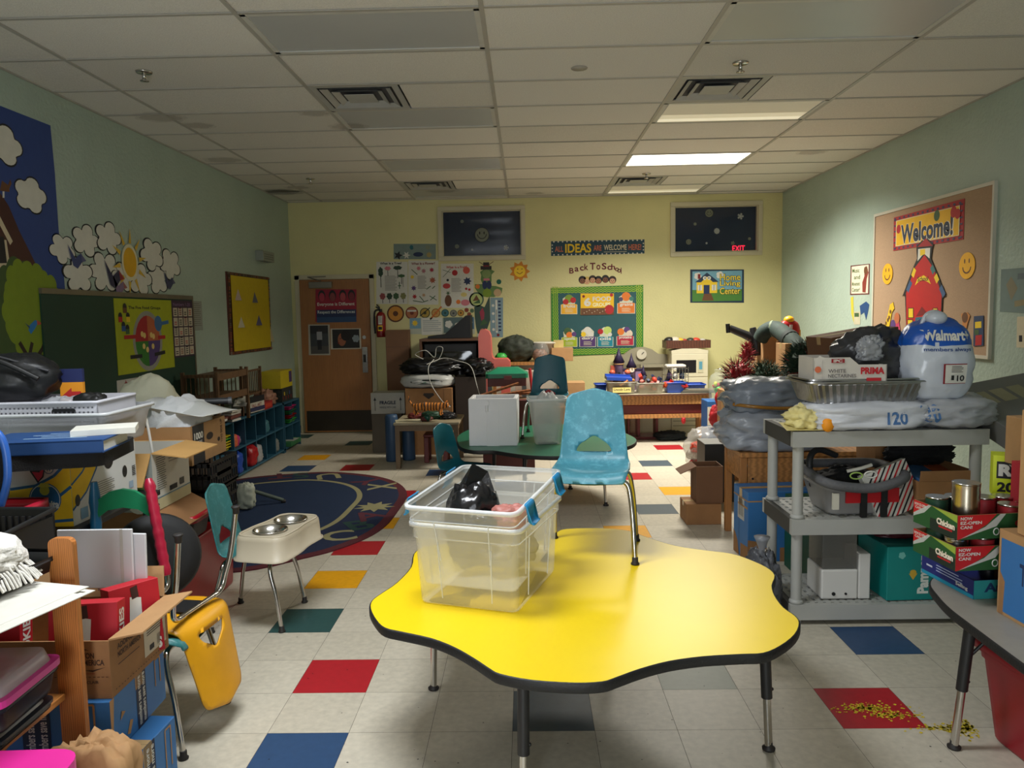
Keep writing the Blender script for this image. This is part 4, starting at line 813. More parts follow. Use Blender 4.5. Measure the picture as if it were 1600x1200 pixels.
def make_chair(name, label, loc, rz=0, mat=None, H=.36, sc=1, group=None, rot=None, legm=CHROME, bent=True, hide=()):
    t = thing(name, label, 'chair', loc, rz, group, rot=rot)
    chair_shell(mat, H, sc).build('seat_shell', t, solid=.006)
    fr = MB()
    for sy in (-.115, .115): fr.tube(legm, [(-.12*sc, sy*sc, H-.026), (.12*sc, sy*sc, H-.026)], .009, 8)
    fr.box(M((40, 40, 42), .5, .5), -.06*sc, .06*sc, -.12*sc, .12*sc, H-.022, H-.017)
    fr.build('under_frame', t)
    for sx in (-1, 1):
        for sy in (-1, 1):
            y = sy*.115
            p = smooth_path([(sx*.10*sc, y*sc, H-.026), (sx*.14*sc, y*sc, H-.027), (sx*.165*sc, (y+sy*.004)*sc, H-.045), (sx*.176*sc, (y+sy*.012)*sc, H-.09), (sx*.186*sc, (y+sy*.035)*sc, H*.5), (sx*.196*sc, (y+sy*.06)*sc, .014)], 5)
            l = MB().tube(legm, p, .0105, 10).build('leg', t)
            MB().lathe(GLIDE, [(.006, .0), (.017, .001), (.018, .006), (.013, .012), (.0125, .03), (.011, .032)], c=(sx*.196*sc, (y+sy*.06)*sc, 0), n=14).build('foot', l)
    return t
BLUEC = M((70, 136, 152), .42, kind='scuffed', var=.12, name='scuffed_blue_plastic')
TEALC = M((48, 120, 122), .42, kind='scuffed', var=.12, name='scuffed_teal_plastic'); TEALD = M((22, 100, 112), .4, var=.1, name='teal_plastic')
NAVYC = M((22, 90, 106), .38, var=.08, name='deep_blue_green_plastic'); YELC = M((220, 156, 14), .4, var=.1, name='mustard_plastic')
# --- the yellow flower table
TY = .51
YTOP = M((240, 206, 18), .34, var=.03, vs=4, name='yellow_laminate')
EDGE = M((24, 24, 24), .55, bump=.15, bs=120, name='black_edge_band')
SLEEVE = M((30, 30, 30), .45, var=.1, name='black_leg_sleeve')
out_px = [(645.5, 865.5), (641, 886), (618.5, 910.5), (596, 926), (580, 938), (577, 951), (586, 969), (600, 981.5), (627.5, 988), (672.5, 998), (708.5, 1012), (740, 1030), (762.5, 1045), (780.5, 1054), (830, 1063.5), (897.5, 1068), (942, 1066), (965, 1059),
          (1001, 1046), (1046, 1034), (1100, 1026.5), (1158.5, 1023), (1194.5, 1021), (1221.5, 1009.5), (1244, 991.5), (1251, 973.5), (1244, 962), (1226, 949), (1212.5, 931), (1208, 915), (1212.5, 899), (1199, 886), (1167.5, 872), (1140.5, 864), (1100, 859), (1055, 852), (1010, 838.5), (983, 829), (942.5, 825), (884, 826), (866, 833), (840, 846), (790, 851), (730, 849), (690, 850), (660, 855)]
op = [Zp(x, y, TY) for x, y in out_px]; ctr = Vector((.17, 2.87, 0)); sm = smooth_path([(p.x-ctr.x, p.y-ctr.y, 0) for p in op], 3, closed=True)
poly = [(p.x, p.y) for p in sm]
def scaled(poly, d):
    out = []
    for i, p in enumerate(poly):
        a = Vector(poly[i-1]); b = Vector(poly[(i+1) % len(poly)]); t = (b-a).normalized(); out.append((p[0]-t.y*d, p[1]+t.x*d))
    return out
def area2(p): return sum(p[i-1][0]*p[i][1]-p[i][0]*p[i-1][1] for i in range(len(p)))
if area2(poly) < 0: poly = poly[::-1]
def slab(mb, mtop, medge, poly, z1, th, inset=.006):
    """table top: laminate face inside a rounded edge band"""
    pin = scaled(poly, inset); k = len(poly); rings = [(pin, z1), (scaled(poly, inset*.35), z1-.0008), (poly, z1-.005), (poly, z1-th+.005), (scaled(poly, inset*.5), z1-th), (scaled(poly, .02), z1-th)]
    vs = [(p[0], p[1], z) for r, z in rings for p in r]; fs = []
    for a in range(len(rings)-1):
        for i in range(k): j = (i+1) % k; fs.append((a*k+i, (a+1)*k+i, (a+1)*k+j, a*k+j))
    mb.add(vs, fs, medge, True)
    mb.add([(p[0], p[1], z1) for p in pin], [tuple(range(k))], mtop)
    mb.add([(p[0], p[1], z1-th) for p in scaled(poly, .02)], [tuple(reversed(range(k)))], medge); return mb
t = thing('flower_table', 'low bright yellow flower shaped activity table with a black edge', 'table', (ctr.x, ctr.y, 0))
slab(MB(), YTOP, EDGE, poly, TY, .032).build('table_top', t)
def table_leg(t, x, y, zt, fx, fy, r=.019, cut=.2, brace=True, cx=0, cy=0):
    a = Vector((x, y, zt)); b = Vector((fx, fy, .012)); c = a.lerp(b, (zt-cut)/(zt-.012))
    l = MB().cyl(SLEEVE, a, c, r, n=18).tube(STEEL, [a, a-Vector((0, 0, .002))], r*2.1, 18).build('leg', t)
    MB().cyl(STEEL, c+(a-c).normalized()*.01, b, r*.72, n=16).build('leg_extension', l)
    MB().lathe(GLIDE, [(.008, 0), (.022, .001), (.023, .008), (.014, .014), (.013, .03)], c=(b.x, b.y, 0), n=16).build('foot', l)
    MB().sphere(SLEEVE, c+(a-c).normalized()*.03+Vector((r, 0, 0)), .006).build('leg_screw', l)
    if brace:
        d = Vector((cx-x, cy-y, 0)).normalized(); MB().cyl(SLEEVE, a+d*.12, a.lerp(b, .3), .006, n=8).build('brace', l)
    return l
for x, y in ((-.575, .18), (-.2, -.62), (.66, -.28), (.22, .56)): table_leg(t, x*.97, y*.97, TY-.032, x, y, cut=.19 if y < 0 else .26)
# --- blue chair standing on it
make_chair('child_chair', 'scuffed light blue plastic child chair standing on the yellow table', (.275, 3.27, TY), math.radians(-9), BLUEC, H=.36, sc=.95)
# --- clear totes
def tote(m, mat, w, d, h, w2, d2, z0=0, r=.03, rim=.012, rimh=.014, ribs=(), th=.003):
    """open tapered tub: w, d at the bottom, w2, d2 at the rim"""
    def ring(a, b, z, q=0): return [(p[0], p[1], z) for p in round_poly([(-a/2-q, -b/2-q), (a/2+q, -b/2-q), (a/2+q, b/2+q), (-a/2-q, b/2+q)], r+q, 4)]
    R_ = [ring(w-.04, d-.04, z0), ring(w-.008, d-.008, z0+.004), ring(w, d, z0+.014), ring(w+(w2-w)*.8-.006, d+(d2-d)*.8-.006, z0+h*.8), ring(w+(w2-w)*.8+.008, d+(d2-d)*.8+.008, z0+h*.82), ring(w2, d2, z0+h-rimh), ring(w2, d2, z0+h)]
    k = len(R_[0]); vs = [p for q in R_ for p in q]; fs = [tuple(reversed(range(k)))]
    for a in range(len(R_)-1):
        for i in range(k): j = (i+1) % k; fs.append((a*k+i, a*k+j, (a+1)*k+j, (a+1)*k+i))
    m.add(vs, fs, mat, True)
def rimring(m, mat, w2, d2, z, r=.03, o=.012, hh=.014):
    A = round_poly([(-w2/2, -d2/2), (w2/2, -d2/2), (w2/2, d2/2), (-w2/2, d2/2)], r, 4); B = round_poly([(-w2/2-o, -d2/2-o), (w2/2+o, -d2/2-o), (w2/2+o, d2/2+o), (-w2/2-o, d2/2+o)], r+o, 4); k = len(A)
    vs = [(p[0], p[1], z) for p in A]+[(p[0], p[1], z) for p in B]+[(p[0], p[1], z-hh) for p in B]+[(p[0], p[1], z-hh) for p in A]
    fs = []
    for a in range(3):
        for i in range(k): j = (i+1) % k; fs.append((a*k+i, (a+1)*k+i, (a+1)*k+j, a*k+j))
    m.add(vs, fs, mat, True)
CLR = M((226, 224, 214), .25, alpha=.36, var=.03, name='clear_tote_plastic'); CLRR = M((232, 234, 234), .3, alpha=.7, var=.02, name='frosted_rim_plastic'); LATCH = M((22, 132, 186), .35, name='blue_latch_plastic')
def clear_tote(name, label, loc, rz, w, d, h, w2, d2, rot=None, latch=False, zoff=0):
    t = thing(name, label, 'storage tote', loc, rz, 'nested clear totes', rot=rot)
    m = MB(); tote(m, CLR, w, d, h, w2, d2); b = m.build('tub', t)
    m = MB(); rimring(m, CLRR, w2, d2, h); m.build('rim', t)
    m = MB()
    for sx in (-1, 1):
        for k in (-.25, .25):
            m.tube(CLRR, [(sx*(w/2+.001), k*d, .03), (sx*(w/2+(w2-w)*.4), k*d2, h*.8)], .0022, 6); m.tube(CLRR, [(k*w, sx*(d/2+.001), .03), (k*w2, sx*(d/2+(d2-d)*.4+.001), h*.8)], .0022, 6)
    for z in (.82,): m.tube(CLRR, [(p[0], p[1], h*z) for p in round_poly([(-w2/2+.003, -d2/2+.003), (w2/2-.003, -d2/2+.003), (w2/2-.003, d2/2-.003), (-w2/2+.003, d2/2-.003)], .03, 4)], .0024, 6, closed=True)
    m.build('moulded_rib', t)
    if latch:
        for sx in (-1, 1):
            for y in (-.17, .17):
                x = sx*(w2/2+.012); f, L = prof([(0, .012), (.012, .004), (.012, -.03), (.016, -.05), (.035, -.058)])
                q = MB(); q.sheet(LATCH, round_poly([(-.04, 0), (.04, 0), (.034, L), (-.034, L)], .008, 3), [], lambda a, s: Vector((x+sx*f(s).x, y+a, h+f(s).y-.005)), .012); q.build('latch', t, solid=.004)
    return t
RZ = math.radians(-18.3)
clear_tote('storage_tote', 'lower clear plastic tote resting on the yellow table', (-.147, 2.845, TY), RZ, .375, .47, .305, .405, .52)
q = Matrix.Rotation(RZ, 4, 'Z') @ Matrix.Rotation(math.radians(4), 4, 'X')
clear_tote('storage_tote', 'upper clear tote with blue latches nested in the lower one, holding black bags', (-.147, 2.845, TY+.083), 0, .355, .45, .31, .405, .54, rot=q.to_euler(), latch=True)
cs = math.cos(RZ); sn = math.sin(RZ)
def intote(x, y): return (-.147+x*cs-y*sn, 2.845+x*sn+y*cs)
BAGK = M((20, 20, 22), .22, var=.2, bump=.5, bs=14, name='glossy_black_bag')
x, y = intote(-.06, -.02)
m = MB(); m.blob(BAGK, (0, 0, 0), (.20, .22, .33), 3, .18, 2.0, 2.4); o = m.build('black_bag', loc=(x, y, TY+.095), rz=.3); tag(o, 'shiny black plastic bag standing up inside the clear tote', 'bag')
m = MB(); m.add([(-.085, -.06, .20), (.09, -.06, .22), (.075, .05, .335), (.01, .03, .375), (-.06, .09, .24), (.09, .07, .24)], [(0, 1, 2), (0, 2, 3), (1, 5, 2), (0, 3, 4), (3, 2, 5), (3, 5, 4)], BAGK); m.build('bag_mouth', o)
x, y = intote(.1, -.05)
m = MB(); m.blob(M((176, 110, 100), .5, var=.3, bump=.3, bs=30, name='pink_brown_packet'), (0, 0, 0), (.14, .1, .09), 5, .2, 2.5); m.blob(BAGK, (-.09, .0, 0), (.1, .1, .07), 6, .3, 2.8); m.blob(M((190, 186, 180), .4), (-.04, .02, .02), (.06, .05, .05), 8, .3, 3)
tag(m.build('snack_packet', loc=(x, y, TY+.25)), 'pink and brown crumpled packet beside the black bag in the tote', 'packet')
x, y = intote(.05, .03); tag(MB().blob(M((120, 118, 116), .3, alpha=.6, var=.3, name='grey_film'), (0, 0, 0), (.22, .3, .13), 9, .2, 2.4).build('grey_film_wrap', loc=(x, y, TY+.10)), 'crumpled grey plastic wrap at the bottom of the upper tote', 'plastic wrap')
# --- yellow over teal chairs at the cartons, high chair with the bowls
make_chair('child_chair', 'teal plastic child chair on the floor beside the stacked blue cartons', (-1.405, 2.755, 0), PI/2, TEALC, H=.40, group=None)
yr = Matrix.Rotation(math.radians(82), 4, 'Z') @ Matrix.Rotation(PI, 4, 'X')
make_chair('child_chair', 'mustard yellow child chair turned upside down on the teal chair', (-1.36, 2.80, .805), 0, YELC, H=.36, rot=yr.to_euler())
make_chair('child_chair', 'teal plastic child chair carrying the beige bowl stand', (-1.40, 3.84, 0), PI/2, TEALC, H=.36)
b1, b2 = Zp(418, 825, .50), Zp(450, 809, .50); mid = (b1+b2)/2; az = math.atan2(b2.y-b1.y, b2.x-b1.x)
BEI = M((192, 180, 156), .45, var=.05, name='beige_plastic')
t = thing('bowl_stand', 'beige plastic pet feeder with two holes, set on the teal chair', 'pet feeder', (mid.x+.02, mid.y-.02, .375), az)
L_, W_ = .235, .135
P0 = round_poly([(-L_, -W_), (-.05, -W_*1.0), (.05, -W_*.86), (L_, -W_*.9), (L_, W_*.9), (.05, W_*.86), (-.05, W_), (-L_, W_)], .07, 6)
m = MB(); rings = [(1.06, 0), (1.06, .008), (1.0, .012), (.97, .095), (.955, .11), (.93, .116)]; k = len(P0)
m.add([(p[0]*s, p[1]*s, z) for s, z in rings for p in P0], [(a*k+i, a*k+(i+1) % k, (a+1)*k+(i+1) % k, (a+1)*k+i) for a in range(len(rings)-1) for i in range(k)], BEI, True)
D_ = (b2-b1).length/2
holes = [[(sx*D_+.078*math.cos(a*PI/12), .078*math.sin(a*PI/12)) for a in range(24)] for sx in (-1, 1)]
m.sheet(BEI, [(p[0]*.93, p[1]*.93) for p in P0], holes, lambda x, y: Vector((x, y, .116)), .03, smooth=False); m.build('stand_body', t)
m = MB(); m.tube(BEI, [(p[0]*.9, p[1]*.9, .118) for p in P0], .006, 6, closed=True); m.build('raised_lip', t)
for i, (b, lab) in enumerate(((-1, 'round stainless steel bowl in the nearer hole of the beige feeder'), (1, 'round stainless steel bowl in the farther hole of the beige feeder'))):
    c = Matrix.Rotation(az, 3, 'Z') @ Vector((b*D_, 0, 0)); pr = [(.03, -.055), (.058, -.052), (.071, -.03), (.077, .0), (.083, .006), (.086, .004), (.084, .009), (.076, .009), (.069, -.026), (.055, -.046), (.0005, -.048)]
    tag(MB().lathe(STEEL, pr, n=36).build('steel_bowl', loc=(mid.x+.02+c.x, mid.y-.02+c.y, .375+.118)), lab, 'bowl', 'steel bowls in the feeder')
# --- green flower table with cooler, bin and chairs
TGp = [(714, 690), (716, 680), (735, 670), (760, 664), (800, 668), (850, 662), (900, 664), (940, 668), (965, 672), (985, 680), (995, 687), (988, 695), (962, 702), (930, 709), (905, 712), (860, 713), (820, 711), (790, 707), (770, 704), (740, 704), (720, 699)]
g = [Zp(x, y, .51) for x, y in TGp]; gc = Vector((.12, 6.3, 0)); gp_ = [(p.x, p.y) for p in smooth_path([(p.x-gc.x, p.y-gc.y, 0) for p in g], 3, closed=True)]
if area2(gp_) < 0: gp_ = gp_[::-1]
t = thing('flower_table', 'low green flower shaped table carrying the white foam box', 'table', tuple(gc))
slab(MB(), M((30, 108, 80), .35, var=.05, name='green_laminate'), EDGE, gp_, .51, .03).build('table_top', t)
for x, y in ((-.42, .2), (-.15, -.45), (.5, -.25), (.25, .35)): table_leg(t, x*.95, y*.95, .478, x, y, r=.016, cut=.24)
FOAM = M((226, 226, 228), .75, var=.02, bump=.1, bs=260, name='white_foam'); c0 = (Zp(733, 697, .51)+Zp(808, 697, .51))/2
t = thing('foam_box', 'open white foam cooler box on the green table', 'foam box', (c0.x+.01, c0.y+.16, .51), -.05); w, d, h, e = .38, .32, .375, .03
m = MB(); m.box(FOAM, -w/2, w/2, -d/2, -d/2+e, 0, h); m.box(FOAM, -w/2, w/2, d/2-e, d/2, 0, h); m.box(FOAM, -w/2, -w/2+e, -d/2+e, d/2-e, 0, h); m.box(FOAM, w/2-e, w/2, -d/2+e, d/2-e, 0, h); m.box(FOAM, -w/2+e, w/2-e, -d/2+e, d/2-e, 0, .03)
m.build('box_body', t, bevel=.006); MB().box(FOAM, -.05, .05, -d/2-.004, -d/2-.0002, 0, h*.76).build('side_panel', t, bevel=.002); MB().cyl(FOAM, (-.045, -d/2-.012, h-.035), (-.045, -d/2+.01, h-.035), .022, n=18).tube(FOAM, [(-.045, -d/2-.006, h-.05), (-.045, -d/2-.004, h-.1)], .012, 8).build('moulded_notch', t)
x, y = Zp(856, 697, .51).x, Zp(856, 697, .51).y
t = thing('waste_bin', 'cloudy translucent plastic bin with a liner on the green table', 'bin', (x, y+.13, .51), .1)
m = MB(); tote(m, M((206, 208, 204), .3, alpha=.5, var=.05, name='cloudy_plastic'), .2, .17, .37, .29, .25, r=.04); m.build('bin_body', t); m = MB(); rimring(m, CLRR, .29, .25, .37, r=.05, o=.01, hh=.02); m.build('rim', t)
MB().blob(M((214, 216, 216), .35, alpha=.45, var=.1, bump=.3, bs=20), (0, 0, .03), (.2, .17, .4), 11, .16, 2.2).build('bin_liner', t)
p = Zp(818, 690, .51); make_chair('child_chair', 'deep blue green child chair standing on the green table, top of the pair', (p.x+.21, p.y+.30, .51), math.radians(-8), NAVYC, H=.33, sc=1.0)
m = MB(); RB = M((166, 22, 30), .4, name='red_plastic'); pr_ = [(-.055, 0), (.055, 0), (.055, .02), (0, .05), (-.055, .02)]
m.prism(RB, [(a, b) for a, b in pr_], 0, .02); q = Yp(853, 609, 6.62); o = m.build('house_block', loc=(q.x+.02, q.y-.12, .51+.335+.004), rot=(PI/2, 0, 0)); tag(o, 'small red plastic house shape on the seat of the deep blue green chair', 'toy block')
p = Zp(695, 752, 0); make_chair('child_chair', 'teal child chair on the floor at the near side of the green table', (-.50, 5.96, 0), math.radians(62), TEALD, H=.34, sc=1.0)
# --- right hand activity table with legs
TR = [(1.43, 1.35), (1.43, 2.2), (1.445, 2.62), (1.50, 2.86), (1.66, 3.02), (2.05, 3.05), (2.2, 2.8), (2.2, 1.35)]
tc = Vector((1.8, 2.2, 0)); rp = [(p[0]-tc.x, p[1]-tc.y) for p in round_poly(TR, .08, 5)]
if area2(rp) < 0: rp = rp[::-1]
t = thing('activity_table', 'low grey topped table with a black edge holding the canned food trays', 'table', tuple(tc))
slab(MB(), M((158, 152, 140), .45, var=.06, vs=20, name='grey_laminate'), EDGE, rp, .50, .032).build('table_top', t)
for x, y, fx, fy in ((-.30, .36, -.325, .39), (-.3, -.7, -.32, -.75), (.3, .6, .33, .63), (.3, -.7, .32, -.75)): table_leg(t, x, y, .468, fx, fy, cut=.22, cx=0, cy=y)
# --- grey resin shelf
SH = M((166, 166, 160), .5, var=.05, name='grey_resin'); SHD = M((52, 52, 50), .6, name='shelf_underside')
sx0, sx1, sy0, sy1 = 1.27, 2.20, 3.66, 4.12
t = thing('resin_shelf', 'grey plastic three tier shelf crowded with donated goods', 'shelf', ((sx0+sx1)/2, (sy0+sy1)/2, 0)); w, d = sx1-sx0, sy1-sy0
SZ = [.10, .525, .955]
for z in SZ:
    m = MB()
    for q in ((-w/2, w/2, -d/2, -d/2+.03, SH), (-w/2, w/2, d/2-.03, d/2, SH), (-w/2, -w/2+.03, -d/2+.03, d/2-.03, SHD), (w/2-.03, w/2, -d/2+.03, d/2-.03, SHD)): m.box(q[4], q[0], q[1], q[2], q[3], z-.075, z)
    n = 22
    for i in range(n): x = -w/2+.03+(w-.06)*i/n; m.box(SH, x, x+(w-.06)/n*.6, -d/2+.03, d/2-.03, z-.012, z-.002)
    for j in range(7): y = -d/2+.03+(d-.06)*(j+.5)/7; m.box(SH, -w/2+.03, w/2-.03, y-.012, y+.012, z-.014, z-.003)
    m.build('shelf_board', t)
for x in (-w/2+.04, w/2-.04):
    for y in (-d/2+.04, d/2-.04):
        l = MB(); zs = [0.0]+SZ
        for a, b in ((0, .03), (.10, .45), (.525, .88)): l.cyl(SH, (x, y, a), (x, y, b), .026, n=20)
        for z in (.10, .525): l.lathe(SH, [(.034, -.0), (.034, .012), (.027, .02)], c=(x, y, z), n=20)
        l.build('post', t)
# ================================================================ cartons
def panels(m, mat, w, d, h, e=.005, inner=None):
    inner = inner or mat
    m.box(mat, -w/2, w/2, -d/2, -d/2+e, 0, h); m.box(mat, -w/2, w/2, d/2-e, d/2, 0, h); m.box(mat, -w/2, -w/2+e, -d/2+e, d/2-e, 0, h); m.box(mat, w/2-e, w/2, -d/2+e, d/2-e, 0, h); m.box(inner, -w/2+e, w/2-e, -d/2+e, d/2-e, 0, e)
def carton(name, label, cat, loc, rz, w, d, h, mat=KRAFT, flaps=None, draw=None, group=None, tape=True, e=.005, fl=None, inner=None, hand=None, rot=None):
    """closed carton = one mesh; open carton = body plus flaps {side: degrees from upright}"""
    if flaps is None:
        m = MB(); m.box(mat, -w/2, w/2, -d/2, d/2, 0, h)
        if tape:
            face(m, 'top', w, d, h); m.R(TAPE, 0, .5-.025/d, 1, .5+.025/d); m.ln(P(60, 44, 30), [(0, .5), (1, .5)], .0015)
            for sd in ('left', 'right'): face(m, sd, w, d, h); m.R(TAPE, .5-.025/d, .75, .5+.025/d, 1)
        if draw: draw(m)
        o = m.build(name, loc=loc, rz=rz, bevel=.0025, seg=1, rot=rot); return tag(o, label, cat, group)
    t = thing(name, label, cat, loc, rz, group, rot=rot)
    m = MB(); panels(m, mat, w, d, h, e, inner)
    if draw: draw(m)
    m.build('carton_body', t)
    for sd, a in flaps.items():
        ln = (d if sd in ('front', 'back') else w)*.46 if fl is None else fl
        q = MB(); a = math.radians(a); W_ = (w if sd in ('front', 'back') else d)-.008
        nx, ny = {'front': (0, -1), 'back': (0, 1), 'right': (1, 0), 'left': (-1, 0)}[sd]
        px, py = nx*(w/2-e/2), ny*(d/2-e/2); tx, ty = -ny, nx
        o = Vector((px, py, h+.001)); dr = Vector((nx*math.sin(a), ny*math.sin(a), math.cos(a))); T_ = Vector((tx, ty, 0))*W_/2; n = dr.cross(Vector((tx, ty, 0)))*e*.5
        A = [o-T_, o+T_, o+T_*.96+dr*ln, o-T_*.96+dr*ln]
        q.hexa(inner or mat, [p-n for p in A], [p+n for p in A]); q.build('flap', t)
    return t
def at(px, py, Y, w, d, rz=0, cx=1, cy=-1, z=None):
    """location of a w x d box whose (cx, cy) bottom corner sits at that pixel and depth"""
    p = Yp(px, py, Y); c, s = math.cos(rz), math.sin(rz); x, y = cx*w/2, cy*d/2
    return (p.x-(x*c-y*s), p.y-(x*s+y*c), p.z if z is None else z)
# ================================================================ left-hand clutter
BLB = M((52, 112, 172), .55, var=.06, name='blue_printed_card'); NV = P(24, 34, 60)
def blue_draw(seed):
    def f(m, w=.46, d=.34, h=.24):
        for sd in ('right', 'front'):
            face(m, sd, w, d, h); m.R(NV, .44, 0, .62, 1)
            m.T(WP, 'members save more', .46, .05, .52, .95, rot=90, off=.02); m.T(WP, 'members save more', .54, .05, .60, .95, rot=90, off=.02)
            r = random.Random(seed); m.Pg(KRAFT, [(.0, 0), (.06, 0), (.04, .5), (.07, 1), (0, 1)]); m.Pg(KRAFT, [(.3, .1), (.36, .3), (.31, .34), (.25, .14)]); m.Pg(KRAFT, [(.15, .5), (.24, .58), (.18, .64)])
            m.ln(KRAFT, [(.8, .45), (.8, .95), (.9, .95), (.9, .45)], .006)
        face(m, 'top', w, d, h); m.R(NV, .44, 0, .6, 1)
    return f
q = Yp(262, 1108, 2.40); X1 = q.x
carton('blue_carton', 'scuffed blue printed carton on the floor, lowest of the stack by the pine shelf', 'box', (X1-.20+.0, 2.21, 0), -.04, .46, .34, .262, BLB, draw=lambda m: blue_draw(1)(m, .46, .34, .262))
carton('blue_carton', 'scuffed blue printed carton, middle of the stack under the open brown carton', 'box', (X1-.27, 2.30, .262), .03, .46, .36, .175, BLB, draw=lambda m: blue_draw(2)(m, .46, .36, .175))
def add_draw(m, w=.64, d=.36, h=.175):
    face(m, 'front', w, d, h); DI = P(64, 40, 24)
    m.T(DI, 'ADDINGTON', .77, .70, .93, .80, off=.03); m.T(DI, 'NORTH AMERICA', .76, .58, .975, .68, off=.03); m.Pg(DI, [(.82, .93), (.86, .90), (.91, .84), (.85, .86)]); m.Pg(DI, [(.88, .5), (.92, .47), (.98, .55), (.92, .50)])
    for k in range(30): m.R(DI, .4+k*.02, .38, .412+k*.02, .39)
    m.R(P(140, 50, 30), .83, .44, .93, .45); m.T(DI, 'CLAIR', .89, .27, .945, .32, off=.02); m.R(DI, .83, .1, .87, .2)
    face(m, 'right', w, d, h); m.T(DI, 'ADDINGTON', .12, .74, .5, .84, off=.03); m.T(DI, 'NORTH AMERICA', .12, .6, .5, .7, off=.03); m.R(P(200, 188, 166), .55, .18, .95, .92); lines(m, .6, .5, .9, .86, 8, INK); m.R(INK, .64, .24, .72, .34)
    for k in range(14): m.R(INK, .78+k*.01, .24, .783+k*.01, .44)
    for k in range(20): m.R(DI, .05+.045*k, .1, .07+.045*k, .115)
    m.ln(DI, [(.1, .5), (.45, .5)], .003)
carton('open_carton', 'open brown carton lettered Addington North America on top of the blue ones', 'box', (X1-.355, 2.325, .4375), .0, .64, .36, .175, KRAFTD, flaps={'right': 80, 'back': 20}, fl=.10, draw=add_draw, inner=KRAFT)
REDP = P(176, 18, 34)
def cookie(label, x, y, z, rot, w=.2, h=.24, d=.06):
    m = MB(); m.box(REDP, -w/2, w/2, -d/2, d/2, 0, h); face(m, 'front', w, d, h)
    m.T(WP, 'COOKIES', .05, .04, .95, .2, off=.05); m.Pg(WP, [(.35, .5), (.6, .46), (.62, .8), (.4, .84)]); m.Pg(P(60, 30, 26), [(.44, .8), (.58, .82), (.56, .98), (.42, .96)]); m.Pg(P(60, 30, 26), [(.3, .42), (.36, .5), (.7, .4), (.66, .34)])
    face(m, 'right', w, d, h); m.T(WP, 'COOKIES', .2, .1, .8, .9, rot=90, off=.03)
    tag(m.build('cookie_box', loc=(x, y, z), rot=rot, bevel=.001, seg=1), label, 'box')
cookie('red cookie box with a figure in a white shirt, upright in the open brown carton', X1-.16, 2.24, .448, (-.12, 0, .12)); cookie('red cookie box leaning at the far right inside the open brown carton', X1-.095, 2.41, .448, (-.1, 0, .9), w=.16)
cookie('dark red sweets box standing behind the pine post in the open brown carton', X1-.48, 2.24, .448, (-.1, 0, 0), w=.26, h=.23)
WB_ = M((206, 206, 208), .5, var=.03, name='white_board_sheet')
def board(name, label, cat, px0, py0, px1, py1, Y, tilt=.12, mat=WB_, th=.01, rz=0, extra=None):
    a = Yp(px0, py1, Y); b = Yp(px1, py0, Y); w, h = abs(b.x-a.x), abs(b.z-a.z); m = MB(); m.box(mat, -w/2, w/2, 0, th, 0, h)
    if extra: m.frame((-w/2, 0, 0), (1, 0, 0), (0, 0, 1), w, h); extra(m)
    return tag(m.build(name, loc=((a.x+b.x)/2, Y, min(a.z, b.z)), rot=(-tilt, 0, rz), bevel=.002, seg=1), label, cat)
board('foam_sheet', 'white panel with a taped seam standing behind the red cookie boxes', 'panel', 92, 828, 203, 920, 2.46, .05, extra=lambda m: m.R(P(190, 188, 180), .84, 0, .88, 1))
board('foam_sheet', 'white panel farther back, sticking out to the right of the taped one', 'panel', 150, 834, 226, 925, 2.478, .05, rz=-.1)
# pine shelf at the very left
t = thing('pine_shelf', 'small pine shelf unit with rounded post tops at the edge of the picture', 'shelf', (-1.62, 2.05, 0)); 
def post(x, y, h=.945): m = MB(); P0_ = round_poly([(-.035, -.001), (.035, -.001), (.035, h), (-.035, h)], .022, 4); m.X = Matrix.Translation((x, y, 0)) @ Matrix.Rotation(PI/2, 4, 'X'); m.prism(PINE, P0_, -.01, .01); m.X = Matrix(); return m
for x, y in ((.32, .02), (.32, -.35), (-.34, .02), (-.34, -.35)): post(x, y).build('post', t, bevel=.002)
PINEH = M((206, 136, 68), .4, var=.1, kind='wood', stretch=(7, 1, 7), name='pine_board')
for z in (.485, .80): MB().box(PINEH, -.33, .31, -.36, .0, z, z+.018).build('shelf_board', t, bevel=.002)
# things on it
t0 = (-1.62, 2.05)
m = MB(); [m.box(WP, -.2+.008*k, .16+.006*k*(-1)**k, -.26, .24-.01*k, .0012*k*2.2, .0012*k*2.2+.002) for k in range(9)]; m.box(P(150, 60, 150), -.18, .15, -.25, .19, .02, .0215); m.box(WP, -.19, .17, -.25, .21, .0216, .024)
tag(m.build('paper_stack', loc=(-1.385, 1.80, .819), rz=-.25), 'splayed stack of white papers on the top of the pine shelf', 'papers')
m = MB(); tote(m, BLK, .36, .26, .05, .38, .28, r=.02, rim=.01); tag(m.build('black_tray', loc=(-1.52, 2.0, .846), rz=-.1), 'shallow black plastic tray under the white fringed cushion', 'tray')
FLU = M((222, 218, 210), .9, var=.06, bump=.8, bs=60, name='white_fleece')
m = MB(); m.blob(FLU, (0, 0, 0), (.30, .24, .13), 4, .14, 2.5, 2.2); o = tag(m.build('fringed_cushion', loc=(-1.49, 1.95, .865), rz=-.2), 'white fluffy fringed cushion with a key ring on the pine shelf', 'cushion')
m = MB(); rd = random.Random(8)
for k in range(34):
    a = -1.1+2.2*k/34; x, y = .15*math.cos(a), .12*math.sin(a); m.tube(FLU, [(x, y, .03+rd.random()*.02), (x*1.12, y*1.12, .025), (x*1.22+rd.uniform(-.01, .01), y*1.25, .0)], .0035, 5)
m.build('fringe', o); MB().tube(CHROME, [(.135+.014*math.cos(a*PI/6), -.085, .055+.014*math.sin(a*PI/6)) for a in range(12)], .0022, 6, closed=True).build('key_ring', o)
